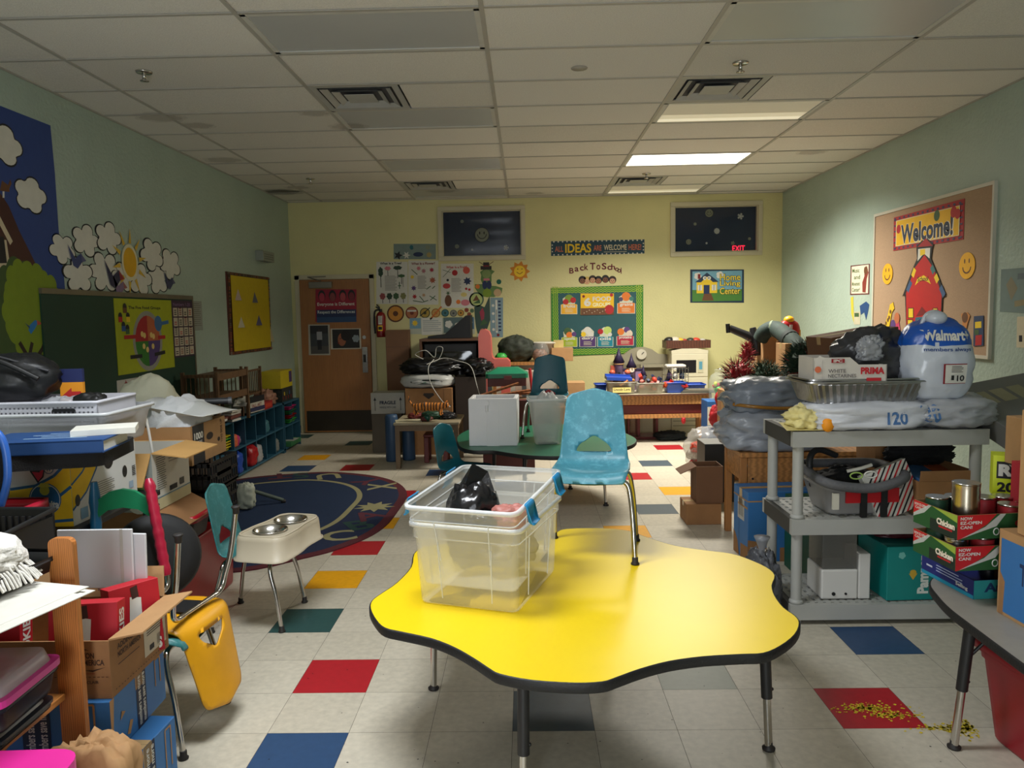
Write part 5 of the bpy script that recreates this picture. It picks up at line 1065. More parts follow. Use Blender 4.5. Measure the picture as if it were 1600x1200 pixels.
# black wire-look tray with ribs behind the fringe
m = MB(); m.X = Matrix(); m.box(BLK, -.17, .17, -.12, .12, 0, .008); m.box(BLK, -.17, .17, .112, .12, 0, .12); m.box(BLK, .162, .17, -.12, .12, 0, .10)
for k in range(14): m.box(PL(38, 38, 40), -.15+.022*k, -.14+.022*k, .106, .112, .02, .1)
m.tube(BLK, [(-.17, .12, .12), (.17, .12, .12), (.17, -.12, .10)], .008, 8); tag(m.build('letter_tray', loc=(-1.67, 2.24, .835), rz=-.05), 'black ribbed plastic file tray behind the white cushion', 'tray')
# lower pine board: translucent pink lidded boxes, blue box
def lidbox(label, loc, rz, w, d, h, c, lid):
    t = thing('lidded_box', label, 'storage box', loc, rz); m = MB(); tote(m, c, w*.92, d*.92, h*.6, w, d, r=.03); m.build('box_body', t)
    m = MB(); m.prism(lid, round_poly([(-w/2-.006, -d/2-.006), (w/2+.006, -d/2-.006), (w/2+.006, d/2+.006), (-w/2-.006, d/2+.006)], .035, 5), h*.6, h*.74); m.build('lid_rim', t, bevel=.004)
    m = MB(); k_ = round_poly([(-w/2+.01, -d/2+.01), (w/2-.01, -d/2+.01), (w/2-.01, d/2-.01), (-w/2+.01, d/2-.01)], .035, 5); n = len(k_)
    m.add([(p[0], p[1], h*.74) for p in k_]+[(p[0]*.94, p[1]*.92, h) for p in k_], [(i, (i+1) % n, n+(i+1) % n, n+i) for i in range(n)]+[tuple(range(n, 2*n))], M((196, 190, 192), .3, alpha=.62, name='misty_lid'), True); m.build('lid', t)
PNK = M((196, 52, 140), .35, name='magenta_plastic'); DKC = M((40, 44, 52), .3, alpha=.8, name='smoky_plastic')
lidbox('clear lidded box with a magenta rim on the lower pine shelf', (-1.425, 1.83, .560), .05, .34, .26, .125, DKC, PNK)
lidbox('smoky flat plastic box under the magenta rimmed one', (-1.435, 1.83, .505), .03, .32, .24, .054, DKC, DKC)
t = thing('suitcase', 'bright pink child suitcase with a yellow zip at the bottom left corner', 'suitcase', (-1.31, 1.53, 0), .05)
MB().prism(M((222, 44, 150), .35, var=.04, name='hot_pink_shell'), round_poly([(-.27, -.16), (.27, -.16), (.27, .16), (-.27, .16)], .07, 6), .03, .545).build('shell', t, bevel=.03, seg=4)
YZ = M((232, 196, 40), .5, name='yellow_zip'); MB().tube(YZ, [(-.05, -.165, .05), (-.05, -.165, .48), (-.05, -.15, .54), (-.03, -.05, .553), (.02, .16, .55)], .009, 8).build('zip_band', t)
for x, y in ((-.2, -.1), (.2, -.1), (-.2, .1), (.2, .1)): MB().cyl(BLK, (x-.012, y, .03), (x+.012, y, .03), .03, n=16).build('wheel', t)
tag(MB().blob(M((60, 110, 200), .4, name='blue_vinyl'), (0, 0, 0), (.3, .24, .10), 3, .05, 2, 3.5).build('blue_pouch', loc=(-1.72, 1.86, .505), rz=.1), 'blue rounded vinyl pouch below the magenta box', 'pouch')
m = MB(); m.blob(KRAFT, (0, 0, 0), (.22, .15, .46), 22, .12, 1.9, 4.5, crease=.85); tag(m.build('paper_bag', loc=(-1.175, 1.93, 0), rz=.1), 'crumpled brown paper bag on the floor against the pine post', 'bag')
# folding table that carries the banana box
t = thing('folding_table', 'black edged folding table hidden under the banana box and trays', 'table', (-2.05, 2.95, 0))
MB().box(BLK, -.36, .30, -.7, .62, .715, .74).build('table_top', t, bevel=.004)
for x, y in ((-.3, -.6), (-.3, .55), (.26, -.6), (.26, .55)): MB().cyl(BLK, (x, y, 0), (x, y, .715), .014, n=12).build('leg', t)
# banana box
CW = M((206, 206, 202), .5, var=.04, name='white_printed_card'); CY = P(236, 190, 20); CB = P(30, 92, 140)
def chiq(m, w=.40, d=.50, h=.245):
    face(m, 'right', w, d, h)
    def band(o, wd, c): m.Pg(c, [(t/12, .30+o+.62*(t/12)**1.7) for t in range(13)]+[(t/12, .30+o-wd+.62*(t/12)**1.7) for t in range(12, -1, -1)])
    m.Pg(CY, [(0, .98), (.1, 1), (.42, 1), (.34, .72), (.2, .45), (0, .25)]); m.ln(CB, [(0, .62), (.16, .76), (.3, .99)], .009); m.ln(CB, [(0, .24), (.2, .44), (.36, .74), (.44, 1)], .009)
    m.E(BLK, .55, .8, .075, .14); m.E(BLK, .80, .52, .04, .1); m.E(BLK, .07, .36, .035, .09); lines(m, .36, .16, .62, .5, 10); m.R(P(120, 160, 190), .1, .05, .2, .22); m.R(P(150, 170, 190), .86, .2, .93, .32)
    for k in range(6): m.R(INK, .92, .4+k*.03, .98, .415+k*.03)
    face(m, 'front', w, d, h)
    m.Pg(CY, [(0, 0), (1, 0), (1, .98), (.82, .72), (.6, .6), (.3, .55), (0, .57)]); m.ln(CB, [(.45, .57), (.68, .62), (.85, .76), (1, 1)], .011); m.ln(CB, [(.74, .36), (.88, .45), (1, .6)], .012); m.ln(CB, [(.3, .02), (1, .1)], .012)
    m.E(CB, .76, .42, .145, n=26); m.E(WP, .76, .42, .136, n=26); m.E(CB, .76, .42, .129, n=26); m.T(WP, 'Chiquita', .64, .24, .88, .40, off=.04); m.E(P(190, 180, 60), .76, .55, .045); m.Pg(P(200, 190, 70), [(.70, .6), (.82, .6), (.79, .66), (.73, .66)])
    m.E(CB, .81, .87, .045); m.E(WP, .81, .87, .038); m.T(CB, 'W', .785, .83, .835, .91, off=.02); m.Pg(INK, [(.64, .84), (.705, .66), (.76, .75), (.79, .97), (.73, .85), (.65, .90)]); m.Pg(P(200, 40, 70), [(.66, .83), (.71, .69), (.75, .76), (.77, .9), (.725, .82)])
bq = at(115, 814, 2.93, .44, .50, .0); 
carton('banana_box', 'white and yellow banana carton lettered Chiquita with a blue oval', 'box', (bq[0], bq[1], .741), 0, .44, .50, .265, CW, draw=lambda m: chiq(m, .44, .50, .265), tape=False)
zt_ = .741+.265
m = MB(); m.prism(CLOTHK, round_poly([(-.40, -.22), (.35, -.20), (.38, .18), (-.40, .20)], .05, 5), 0, .055); tag(m.build('black_pad', loc=(bq[0]+.05, 2.885, zt_+.002), rz=.24, bevel=.018, seg=3), 'thick black padded seat cushion lying on the banana carton', 'cushion')
m = MB(); BKB = P(24, 66, 120); bk = round_poly([(-.24, -.15), (.20, -.15), (.20, .13), (-.24, .13)], .004, 1)
m.prism(BKB, bk, 0, .004); m.box(WP, -.236, .192, -.145, .124, .004, .042); m.prism(BKB, bk, .042, .047); m.box(BKB, -.24, .20, -.15, -.146, 0, .047); m.frame((-.24, -.15, .047), (1, 0, 0), (0, 1, 0), .44, .28)
[m.R(P(150, 180, 210), .3+.1*(k % 2), .3+k*.14, .8, .34+k*.14) for k in range(4)]
p_ = Yp(82, 690, 2.80); tag(m.build('blue_book', loc=(p_.x, 2.86, zt_+.059), rz=.16), 'thick blue covered book lying on the black cushion', 'book')
m = MB(); m.box(WP, -.11, .11, -.08, .08, 0, .022); tag(m.build('white_book', loc=(p_.x+.13, 2.93, zt_+.107), rz=.4), 'open white paged book laid over the corner of the blue book', 'book')
# grey tote with white basket, black seat bag
m = MB(); GT = M((186, 188, 190), .35, alpha=.72, var=.04, name='grey_translucent_plastic')
t = thing('grey_tote', 'long grey translucent tote behind the blue book', 'storage tote', (-2.18, 3.345, 1.008))
m = MB(); tote(m, GT, .80, .36, .155, .86, .42, r=.03); m.build('tub', t); m = MB(); rimring(m, M((206, 208, 210), .35), .86, .42, .155, r=.03); m.build('rim', t)
WBK = M((208, 208, 216), .5, var=.05, name='white_basket_plastic')
t = thing('white_basket', 'white woven look plastic basket with an oval handle hole', 'basket', (-2.13, 3.34, 1.105), .03)
m = MB(); w_, d_, h_ = .64, .34, .105; HOL = M((92, 92, 100), .8)
for sd, q in (('front', ((-w_/2, w_/2), (-d_/2, -d_/2+.006))), ('back', ((-w_/2, w_/2), (d_/2-.006, d_/2))), ('left', ((-w_/2, -w_/2+.006), (-d_/2, d_/2))), ('right', ((w_/2-.006, w_/2), (-d_/2, d_/2)))): m.box(WBK, q[0][0], q[0][1], q[1][0], q[1][1], 0, h_)
m.box(WBK, -w_/2, w_/2, -d_/2, d_/2, 0, .005)
face(m, 'front', w_, d_, h_)
for i in range(34):
    for j in range(4): m.R(HOL, .03+i*.0285, .14+j*.19, .03+i*.0285+.012, .14+j*.19+.07)
m.build('basket_body', t); m = MB(); rimring(m, WBK, w_, d_, h_, r=.02, o=.008, hh=.012); m.build('rim', t)
MB().prism(INK, round_poly([(-.05, 0), (.05, 0), (.05, .03), (-.05, .03)], .014, 4), 0, .002).build('handle_hole', t, loc=(.18, -d_/2-.0015, .045), rot=(PI/2, 0, 0))
q = Yp(55, 640, 3.55)
m = MB(); m.blob(M((22, 23, 25), .45, var=.3, bump=.3, bs=20, name='black_nylon'), (0, 0, 0), (.54, .30, .22), 13, .13, 1.6, 2.6); m.tube(BLK, smooth_path([(-.2, -.13, .2), (.05, -.16, .2), (.24, -.13, .1)], 6), .012, 8); m.tube(PL(60, 60, 64), smooth_path([(-.25, -.08, .23), (0, -.13, .22), (.26, -.08, .13)], 6), .006, 6)
o = tag(m.build('black_bag', loc=(-2.36, 3.38, 1.20), rz=.1), 'bulky black nylon bag heaped on the white basket by the mural', 'bag')
tag(MB().blob(M((196, 198, 204), .2, alpha=.6, var=.1, bump=.3, bs=18, name='clear_wrap'), (0, 0, 0), (.22, .16, .11), 15, .25, 2.4).build('clear_packet', loc=(-2.02, 3.32, 1.113)), 'clear plastic packet of dark items in the white basket', 'packet')
m = MB(); m.blob(BLK, (0, 0, 0), (.14, .1, .10), 16, .15, 2.4); tag(m.build('dark_coil', loc=(-1.90, 3.30, 1.14)), 'dark coiled cable bundle at the handle end of the white basket', 'cable')
m = MB(); m.box(P(30, 40, 90), -.05, .05, -.01, .01, .11, .17).box(P(232, 150, 30), -.05, .05, -.01, .01, 0, .11); m.frame((-.05, -.01, 0), (1, 0, 0), (0, 0, 1), .1, .17); m.Pg(P(190, 40, 40), [(.1, .3), (.5, .5), (.5, .4), (.9, .4), (.9, .2), (.5, .2), (.5, .1)]); tag(m.build('snack_box', loc=(-2.06, 3.44, 1.16), rz=.1), 'small navy and orange packet behind the clear wrap', 'packet')
# dark blue curved chair edge and red bins at the edge of the picture
m = MB(); m.tube(M((40, 90, 170), .4), smooth_path([(0, 0, 0), (.03, 0, .1), (.02, 0, .22), (-.05, 0, .28)], 6), .012, 8); m.blob(CLOTHK, (-.1, .02, -.01), (.22, .1, .28), 7, .05, 1.5, 3.2)
p_ = Yp(8, 745, 2.35); tag(m.build('seat_pad', loc=(p_.x-.07, 2.42, .953)), 'black padded seat back with bright blue piping at the picture edge', 'cushion')
m = MB(); RBN = M((176, 24, 50), .4, name='crimson_plastic'); p_ = Yp(48, 745, 2.55); t = thing('red_bin', 'crimson plastic bin with a thick rim at the picture edge', 'bin', (p_.x-.27, 2.67, .742)); m = MB(); tote(m, RBN, .26, .2, .14, .32, .26, r=.03); m.build('bin_body', t); m = MB(); rimring(m, RBN, .32, .26, .145, o=.014, hh=.03); m.build('rim', t)
# colourful child's chair and black round pad behind the white panels
t = thing('wooden_chair', 'painted wooden child chair with a green back rail, blue post and red post', 'chair', (-1.60, 2.86, 0), .08)
def turned(c, p, q, lab):
    m = MB(); a = Vector(p); b = Vector(q); n = 22; L_ = (b-a).length; pts = [a.lerp(b, i/n) for i in range(n+1)]; rr = [.017+.005*abs(math.sin(i*1.15)) for i in range(n-2)]+[.023, .019, .012]; m.tube(c, pts, rr, 14); return m.build(lab, t)
turned(M((30, 106, 150), .35), (-.13, .12, 0), (-.12, .14, .905), 'back_post'); turned(M((166, 24, 54), .35), (.185, .02, .55), (.10, .12, .915), 'back_post')
GRNW = M((32, 142, 96), .38, name='green_painted_wood')
m = MB(); m.X = Matrix.Translation((-.01, .135, 0)) @ Matrix.Rotation(PI/2, 4, 'X'); m.prism(GRNW, [(-.1, .76), (-.1, .83), (-.05, .865), (0, .875), (.05, .865), (.1, .83), (.1, .76), (.06, .79), (0, .80), (-.06, .79)], -.009, .009); m.build('back_rail', t, bevel=.003)
MB().box(GRNW, -.30, -.05, -.16, .15, .44, .458).build('seat', t, bevel=.003); MB().cyl(GRNW, (-.28, -.13, 0), (-.28, -.13, .44), .015).build('leg', t); MB().cyl(M((20, 84, 52), .4), (-.07, -.13, 0), (-.07, -.13, .44), .015).build('leg', t); MB().cyl(M((20, 84, 52), .4), (-.28, .13, 0), (-.28, .13, .44), .015).build('leg', t)
p_ = Yp(232, 890, 2.95); m = MB(); m.lathe(M((17, 17, 18), .7, var=.1, name='black_vinyl'), [(.001, -.03), (.12, -.028), (.165, -.015), (.175, 0), (.165, .018), (.12, .03), (.001, .034)], n=40); tag(m.build('round_seat_pad', loc=(p_.x-.02, 3.06, p_.z+.02), rot=(PI/2-.3, .2, .5)), 'black round padded seat leaning behind the red post', 'cushion')
# brown carton behind chairs, coconut carton on top of cartons
q0 = at(242, 803, 3.62, .34, .40, 0)
carton('brown_carton', 'brown carton holding up the coconut water carton', 'box', (q0[0]-.02, q0[1]+.02, .426), .0, .36, .42, .189, KRAFTD, flaps={'right': 118}, fl=.17)
WHC = M((204, 202, 192), .5, var=.03, name='white_coated_card')
def coco(m, w=.34, d=.40, h=.285):
    face(m, 'front', w, d, h); m.R(P(150, 156, 150), .3, 0, 1, 1); m.T(INK, 'coconut', .5, .56, .92, .63, off=.02); m.T(INK, 'water', .5, .47, .92, .54, off=.02); m.E(P(90, 150, 70), .8, .28, .16); m.E(P(220, 222, 210), .78, .17, .17); m.R(INK, .62, .68, .78, .73)
    face(m, 'right', w, d, h); lines(m, .1, .3, .34, .9, 16, P(90, 90, 88)); lines(m, .42, .7, .95, .86, 3, P(150, 148, 140)); m.R(INK, .42, .24, .62, .33); m.R(P(70, 70, 66), .7, .26, .82, .38); m.R(P(90, 130, 150), 0, .2, 1, .215); m.R(P(200, 190, 150), 0, 0, 1, .19)
carton('water_carton', 'open white carton of coconut water with its tan flaps spread', 'box', (q0[0], q0[1], .617), 0, .34, .40, .285, WHC, flaps={'right': 98, 'front': 150, 'left': 100, 'back': 105}, fl=.17, draw=coco, inner=M((206, 160, 96), .75, var=.06, bump=.1, bs=50, name='tan_card_inside'), e=.006)
m = MB(); HW = M((226, 224, 218), .4, name='white_hanger_plastic'); m.tube(HW, smooth_path([(-.14, 0, 0), (-.03, 0, .20), (-.0, 0, .225), (.03, 0, .21), (.055, 0, 0)], 8), .007, 8); m.tube(HW, smooth_path([(-.08, 0, .1), (-.05, 0, .085), (-.035, 0, .1)], 5), .004, 6); tag(m.build('hanger', loc=(q0[0]+.05, q0[1]-.06, .90-.05), rz=.3), 'white plastic hanger sticking up out of the coconut water carton', 'hanger')
def thou(m, w=.30, d=.46, h=.215):
    face(m, 'right', w, d, h); m.R(P(34, 34, 36), .05, .0, .36, 1); m.T(WP, '1000', .09, .62, .33, .8, off=.03); m.T(P(200, 200, 196), 'NAPKINS', .1, .5, .3, .58, off=.02); m.E(P(40, 26, 18), .52, .6, .1, .1, n=12); m.E(P(40, 26, 18), .78, .42, .04, .06); m.T(P(90, 60, 36), 'THIS SIDE UP', .84, .3, .9, .95, rot=90, off=.02)
q1 = at(300, 722, 4.1, .32, .48, 0)
def crate(label, loc, rz, w=.40, d=.42, h=.16):
    m = MB(); m.box(BLK, -w/2, w/2, -d/2, d/2, 0, .01)
    for s in (-1, 1):
        for z in (0, h*.45, h-.02): m.box(BLK, -w/2, w/2, min(s*d/2, s*(d/2-.01)), max(s*d/2, s*(d/2-.01)), z, z+.02); m.box(BLK, min(s*w/2, s*(w/2-.01)), max(s*w/2, s*(w/2-.01)), -d/2, d/2, z, z+.02)
        for i in range(13):
            x = -w/2+.006+(w-.018)*i/12; m.box(BLK, x, x+.007, min(s*d/2, s*(d/2-.008)), max(s*d/2, s*(d/2-.008)), 0, h); y = -d/2+.006+(d-.018)*i/12; m.box(BLK, min(s*w/2, s*(w/2-.008)), max(s*w/2, s*(w/2-.008)), y, y+.007, 0, h)
        m.box(BLK, min(s*w/2, s*(w/2-.014)), max(s*w/2, s*(w/2-.014)), -.1, .1, h*.3, h*.8)
    return tag(m.build('plastic_crate', loc=loc, rz=rz), label, 'crate', 'black plastic crates')
GX = q1[0]-.0
crate('black slatted plastic crate, upper one, directly under the napkin carton', (GX+.03, 4.36, .585), 0); crate('black slatted plastic crate, lower one, on the red tote', (GX+.02, 4.36, .424), .02)
carton('napkin_carton', 'brown carton marked 1000 with oval hand hole, full of white cloth', 'box', (GX, q1[1], .747), 0, .32, .48, .215, KRAFT, flaps={}, draw=lambda m: thou(m, .32, .48, .215))
CLW = M((218, 220, 222), .85, var=.05, bump=.5, bs=25, name='white_cloth')
m = MB(); m.blob(CLW, (0, 0, 0), (.30, .46, .33), 31, .12, 2.6, 2.4); tag(m.build('white_cloth', loc=(GX, q1[1], .80)), 'bunched white cloth spilling from the napkin carton', 'cloth')
m = MB(); m.sheet(M((214, 216, 214), .35, var=.04, name='white_vinyl_sheet'), round_poly([(-.17, -.22), (.20, -.24), (.24, .2), (-.15, .24)], .04), [], lambda x, y: Vector((x, y, -.18*(x+.17)+.012*math.sin(x*20+y*8)+.02*math.cos(y*11))), .03); tag(m.build('vinyl_sheet', loc=(GX+.02, q1[1]+.02, 1.085), solid=.004), 'white curling vinyl sheet draped over the napkin carton', 'sheet')
m = MB(); m.cyl(PL(50, 52, 56), (0, 0, 0), (.16, .05, 0), .02, n=14); m.cyl(PL(90, 92, 96), (.16, .05, 0), (.18, .056, 0), .023, n=14); tag(m.build('torch', loc=(GX-.0, 4.60, 1.045)), 'dark grey torch lying on top of the white vinyl sheet', 'torch')
t = thing('red_tote', 'large glossy red tote on the floor under the black crates', 'storage tote', (GX+.02, 4.02, 0)); MTE = M((150, 18, 22), .35, var=.06, name='deep_red_plastic')
m = MB(); tote(m, MTE, .46, .72, .42, .50, .78, r=.04); m.build('tub', t); m = MB(); rimring(m, MTE, .50, .78, .42); m.prism(MTE, round_poly([(-.25, -.39), (.25, -.39), (.25, .39), (-.25, .39)], .03), .415, .42); m.build('lid', t)
m = MB(); RR = M((180, 20, 40), .35); t = thing('red_basket', 'red rimmed black basket beside the crates', 'basket', (GX+.16, 3.88, .424)); m = MB(); tote(m, BLK, .24, .2, .12, .28, .24, r=.03); m.build('basket_body', t); m = MB(); rimring(m, RR, .28, .24, .13, o=.015, hh=.035); m.build('rim', t)
m = MB(); m.blob(M((206, 204, 180), .75, var=.08, bump=.5, bs=16, name='cream_pillow_cloth'), (0, 0, 0), (.34, .3, .36), 41, .12, 1.8, 2.3); tag(m.build('cream_pillow', loc=(-2.36, 4.75, .866), rz=.3), 'cream cushion slumped against the green chalkboard', 'cushion')
t = thing('low_bookcase', 'plain dark bookcase behind the tote and napkin carton', 'bookcase', (-2.63, 4.85, 0)); m = MB(); panels(m, M((60, 42, 30), .6), .84, .9, .865, .02); m.box(M((60, 42, 30), .6), -.4, .4, -.43, .43, .845, .862); m.build('case', t)
m = MB(); m.tube(M((90, 100, 92), .45, .3), [(0, 0, .016), (-.62, -.25, .31)], .016, 12); m.lathe(GLIDE, [(.02, -.004), (.02, .02)], c=(0, 0, .0), n=12); p_ = Zp(443, 787, 0); tag(m.build('metal_leg', loc=(p_.x, p_.y, .013)), 'grey green metal tube leg slanting down onto the blue rug', 'tube')
p_ = Yp(385, 745, 6.0); m = MB(); m.blob(M((196, 200, 180), .4, alpha=.8), (0, 0, 0), (.14, .12, .22), 4, .2, 2.4); tag(m.build('white_pouch', loc=(p_.x-.03, 6.05, .02)), 'white plastic pouch on the floor in front of the blue cubbies', 'bag')
# ================================================================ rug
RPX = [(476, 870.6), (525, 858), (574, 839), (603.5, 819.6), (622.6, 796), (636, 773), (625, 756), (595, 745), (552.5, 739), (510, 737), (467.5, 739), (387, 746)]
rg = [Zp(x, y, .01) for x, y in RPX]; rg = [(p.x, p.y) for p in rg]+[(-2.98, 6.9), (-3.0, 6.2), (-2.98, 5.4), (-2.75, 4.85), (-2.2, 4.55), (-1.75, 4.55)]
cxr = sum(p[0] for p in rg)/len(rg); cyr = sum(p[1] for p in rg)/len(rg)
sm = [(p.x, p.y) for p in smooth_path([(a-cxr, b-cyr, 0) for a, b in rg], 5, closed=True)]
if area2(sm) < 0: sm = sm[::-1]
NVR = M((12, 30, 64), .95, var=.12, vs=30, bump=.4, bs=400, name='navy_rug_pile'); NVI = M((10, 38, 72), .95, var=.12, vs=30, bump=.4, bs=400, name='blue_rug_pile'); RBD = M((84, 20, 30), .95, var=.1, bump=.4, bs=400, name='red_rug_border'); TANR = M((146, 140, 100), .95, var=.1, bump=.3, bs=300, name='tan_rug_pile')
m = MB(); m.prism(NVR, sm, 0, .008, m2=RBD); m.frame((0, 0, .008), (1, 0, 0), (0, 1, 0), 1, 1, .0002)
m.Pg(RBD, sm); m.Pg(NVR, scaled(sm, .07)); IR = [(p[0]*.70-.12, p[1]*.74+.03) for p in sm]; m.Pg(TANR, IR); m.Pg(NVI, scaled(IR, .045))
def rc(px, py): p = Zp(px, py, .008); return p.x-cxr, p.y-cyr
RC = {'t': TANR, 'r': M((84, 26, 42), .95, var=.1, name='rug_red'), 'g': M((28, 62, 56), .95, var=.1, name='rug_green')}
for ch, px, py, a, c in (('U', 513, 744, 200, 't'), ('X', 597, 760, 100, 't'), ('C', 530, 837, 20, 't'), ('B', 562, 820, 30, 'g'), ('T', 437, 744, 200, 'r'), ('Y', 575, 752, 140, 'r'), ('A', 575, 806, 40, 'r'), ('S', 470, 743, 200, 'g')):
    u, v = rc(px, py); vs, fs, asp = text_geo(ch, .02); a = math.radians(a); s_ = .26; m.lay += .0001; ca, sa = math.cos(a), math.sin(a)
    m.add([m._p(u+((x-.5)*s_*asp)*ca-((y-.5)*s_)*sa, v+((x-.5)*s_*asp)*sa+((y-.5)*s_)*ca) for x, y in vs], fs, RC[c])
u, v = rc(585, 792); m.star(TANR, u, v, .17, .09, 9)
tag(m.build('alphabet_rug', loc=(cxr, cyr, 0)), 'oval navy rug with a dark red edge and letters around a tan ring', 'rug')
# ================================================================ goods on the grey shelf
SIL = M((150, 155, 164), .32, var=.08, vs=5, bump=.5, bs=9, name='silver_poly_mailer'); SILD = M((126, 133, 144), .3, var=.1, vs=5, bump=.5, bs=9, name='grey_poly_mailer')
WPB = M((206, 208, 214), .3, var=.06, vs=5, bump=.5, bs=10, name='white_poly_bag')
T0 = .957
def bag(name, label, mat, loc, size, seed, rz=0, amp=.16, fq=2.2, pw=2.8, cat='bag', group=None, extra=None, crease=.7):
    m = MB(); m.blob(mat, (0, 0, 0), size, seed, amp, fq, pw, n=56, k=34, crease=crease)
    if extra: extra(m)
    return tag(m.build(name, loc=loc, rz=rz), label, cat, group)
GW = P(70, 110, 160)
def script(m, w, d, h, t, u0=.55, v0=.15, u1=.8, v1=.5):
    m.frame((-w/2, -d/2*1.03, 0), (1, 0, 0), (0, 0, 1), w, h); wrap(m, lambda q: q.T(GW, t, u0, v0, u1, v1, off=.03))
bag('poly_bag', 'white grey flattened mailer bag with blue pen marks under the foil tray', WPB, (1.66, 3.80, T0), (.62, .34, .15), 51, .02, .10, 1.8, 3.4, extra=lambda m: script(m, .62, .34, .15, '120', .56, .2, .72, .6))
bag('poly_bag', 'grey flattened mailer bag at the outer end of the shelf top', M((160, 162, 166), .3, var=.08, bump=.5, bs=9, name='grey_white_poly_bag'), (2.06, 3.82, T0), (.42, .36, .17), 52, .0, .12, 1.9, 3.0, extra=lambda m: script(m, .42, .36, .17, '120', .04, .2, .26, .7))
m = MB(); CT = M((222, 208, 140), .7, name='cream_paper'); m.blob(CT, (0, 0, 0), (.16, .16, .12), 53, .35, 2.6, 2.2); m.add([(-.12, -.1, .005), (.08, -.1, .004), (.12, .06, .01), (-.1, .08, .02)], [(0, 1, 2, 3)], CT); m.sphere(M((240, 150, 20), .6), (.075, -.10, .03), (.03, .02, .035)); tag(m.build('paper_wad', loc=(1.36, 3.76, T0)), 'crumpled cream paper with an orange blob at the near shelf corner', 'paper')
FOIL = M((176, 176, 176), .34, 1, var=.1, vs=12, bump=.25, bs=40, name='foil')
def foil_tray(label, loc, w, d, h, rz=0):
    t = thing('foil_tray', label, 'foil tray', loc, rz, 'nested foil trays'); m = MB(); n = 116; vs = []; fs = []
    def pt(a, w_, d_, z, q):
        u = (a/n*4) % 4; s_ = int(u); f = u-s_; P4 = [(-1, -1), (1, -1), (1, 1), (-1, 1)]; A, B = P4[s_], P4[(s_+1) % 4]; x = A[0]+(B[0]-A[0])*f; y = A[1]+(B[1]-A[1])*f; k = (abs(x)**7+abs(y)**7)**(-1/7); return (x*k*(w_/2+q), y*k*(d_/2+q), z)
    lv = [(w*.82, d*.76, 0, 0), (w*.83, d*.77, .004, .002), (w*.93, d*.92, h*.86, .002), (w*.94, d*.93, h*.9, 0), (w*.95, d*.94, h, 0), (w, d, h+.003, 0), (w+.006, d+.006, h-.004, 0)]
    for w_, d_, z, r_ in lv:
        for a in range(n): vs.append(pt(a, w_, d_, z, r_*(1 if a % 2 else -1)))
    for L in range(len(lv)-1):
        for a in range(n): fs.append((L*n+a, L*n+(a+1) % n, (L+1)*n+(a+1) % n, (L+1)*n+a))
    fs.append(tuple(reversed(range(n)))); m.add(vs, fs, FOIL, False); m.build('tray_body', t); return t
foil_tray('shiny foil roasting tray, lower of the two nested on the shelf top', (1.63, 3.83, T0+.128), .60, .36, .105, .02)
foil_tray('shiny foil roasting tray, upper of the two nested trays holding the fruit box', (1.635, 3.84, T0+.144), .585, .35, .10, .03)
WCB = M((204, 198, 188), .55, name='white_fruit_card'); RDI = P(190, 30, 40)
t = thing('fruit_box', 'white nectarine box with red brand lettering and cut corners in the foil tray', 'box', (1.545, 3.79, T0+.225), -.06); w, d, h = .34, .24, .125
m = MB(); m.X = Matrix(); e = .005
m.X = Matrix.Translation((0, -d/2, 0)) @ Matrix.Rotation(PI/2, 4, 'X'); m.prism(WCB, [(-w/2, 0), (w/2, 0), (w/2, h*.72), (.04, h*.72), (.0, h), (-w/2+.05, h), (-w/2+.03, h*1.08), (-w/2+.02, h), (-w/2, h*1.0)], -e, 0)
m.X = Matrix.Translation((0, d/2, 0)) @ Matrix.Rotation(PI/2, 4, 'X'); m.prism(WCB, [(-w/2, 0), (w/2, 0), (w/2, h), (-w/2, h)], 0, e)
m.X = Matrix(); m.box(WCB, -w/2, -w/2+e, -d/2, d/2, 0, h); m.box(WCB, w/2-e, w/2, -d/2, d/2, 0, h*.7); m.box(WCB, -w/2, w/2, -d/2, d/2, 0, e)
face(m, 'front', w, d, h, lift=.006); m.R(P(150, 30, 36), .24, .8, .42, .95); m.T(WP, 'IPC', .27, .82, .39, .93, off=.03); m.T(P(110, 104, 100), 'WHITE', .2, .42, .44, .56, off=.02); m.T(P(110, 104, 100), 'NECTARINES', .2, .24, .58, .37, off=.02); m.T(RDI, 'PRIMA', .64, .36, .96, .62, off=.05); m.R(RDI, .72, .1, .92, .22); m.E(P(214, 110, 70), .06, .55, .045); m.ln(P(190, 180, 170), [(.12, .1), (.12, .9)], .003)
m.build('box_body', t)
bag('black_bag', 'translucent black grocery bag slumped over the fruit box', M((54, 54, 56), .3, alpha=.93, var=.3, bump=.4, bs=14, name='thin_black_bag'), (1.74, 3.90, T0+.20), (.40, .30, .30), 61, .2, .2, 1.6, 2.2, crease=.7)
bag('grey_film', 'crumple of clear plastic film tucked into the black grocery bag', M((170, 172, 176), .2, alpha=.8, var=.2, bump=.4, bs=20), (1.66, 3.74, T0+.33), (.12, .05, .12), 62, .1, .3, 2.6)
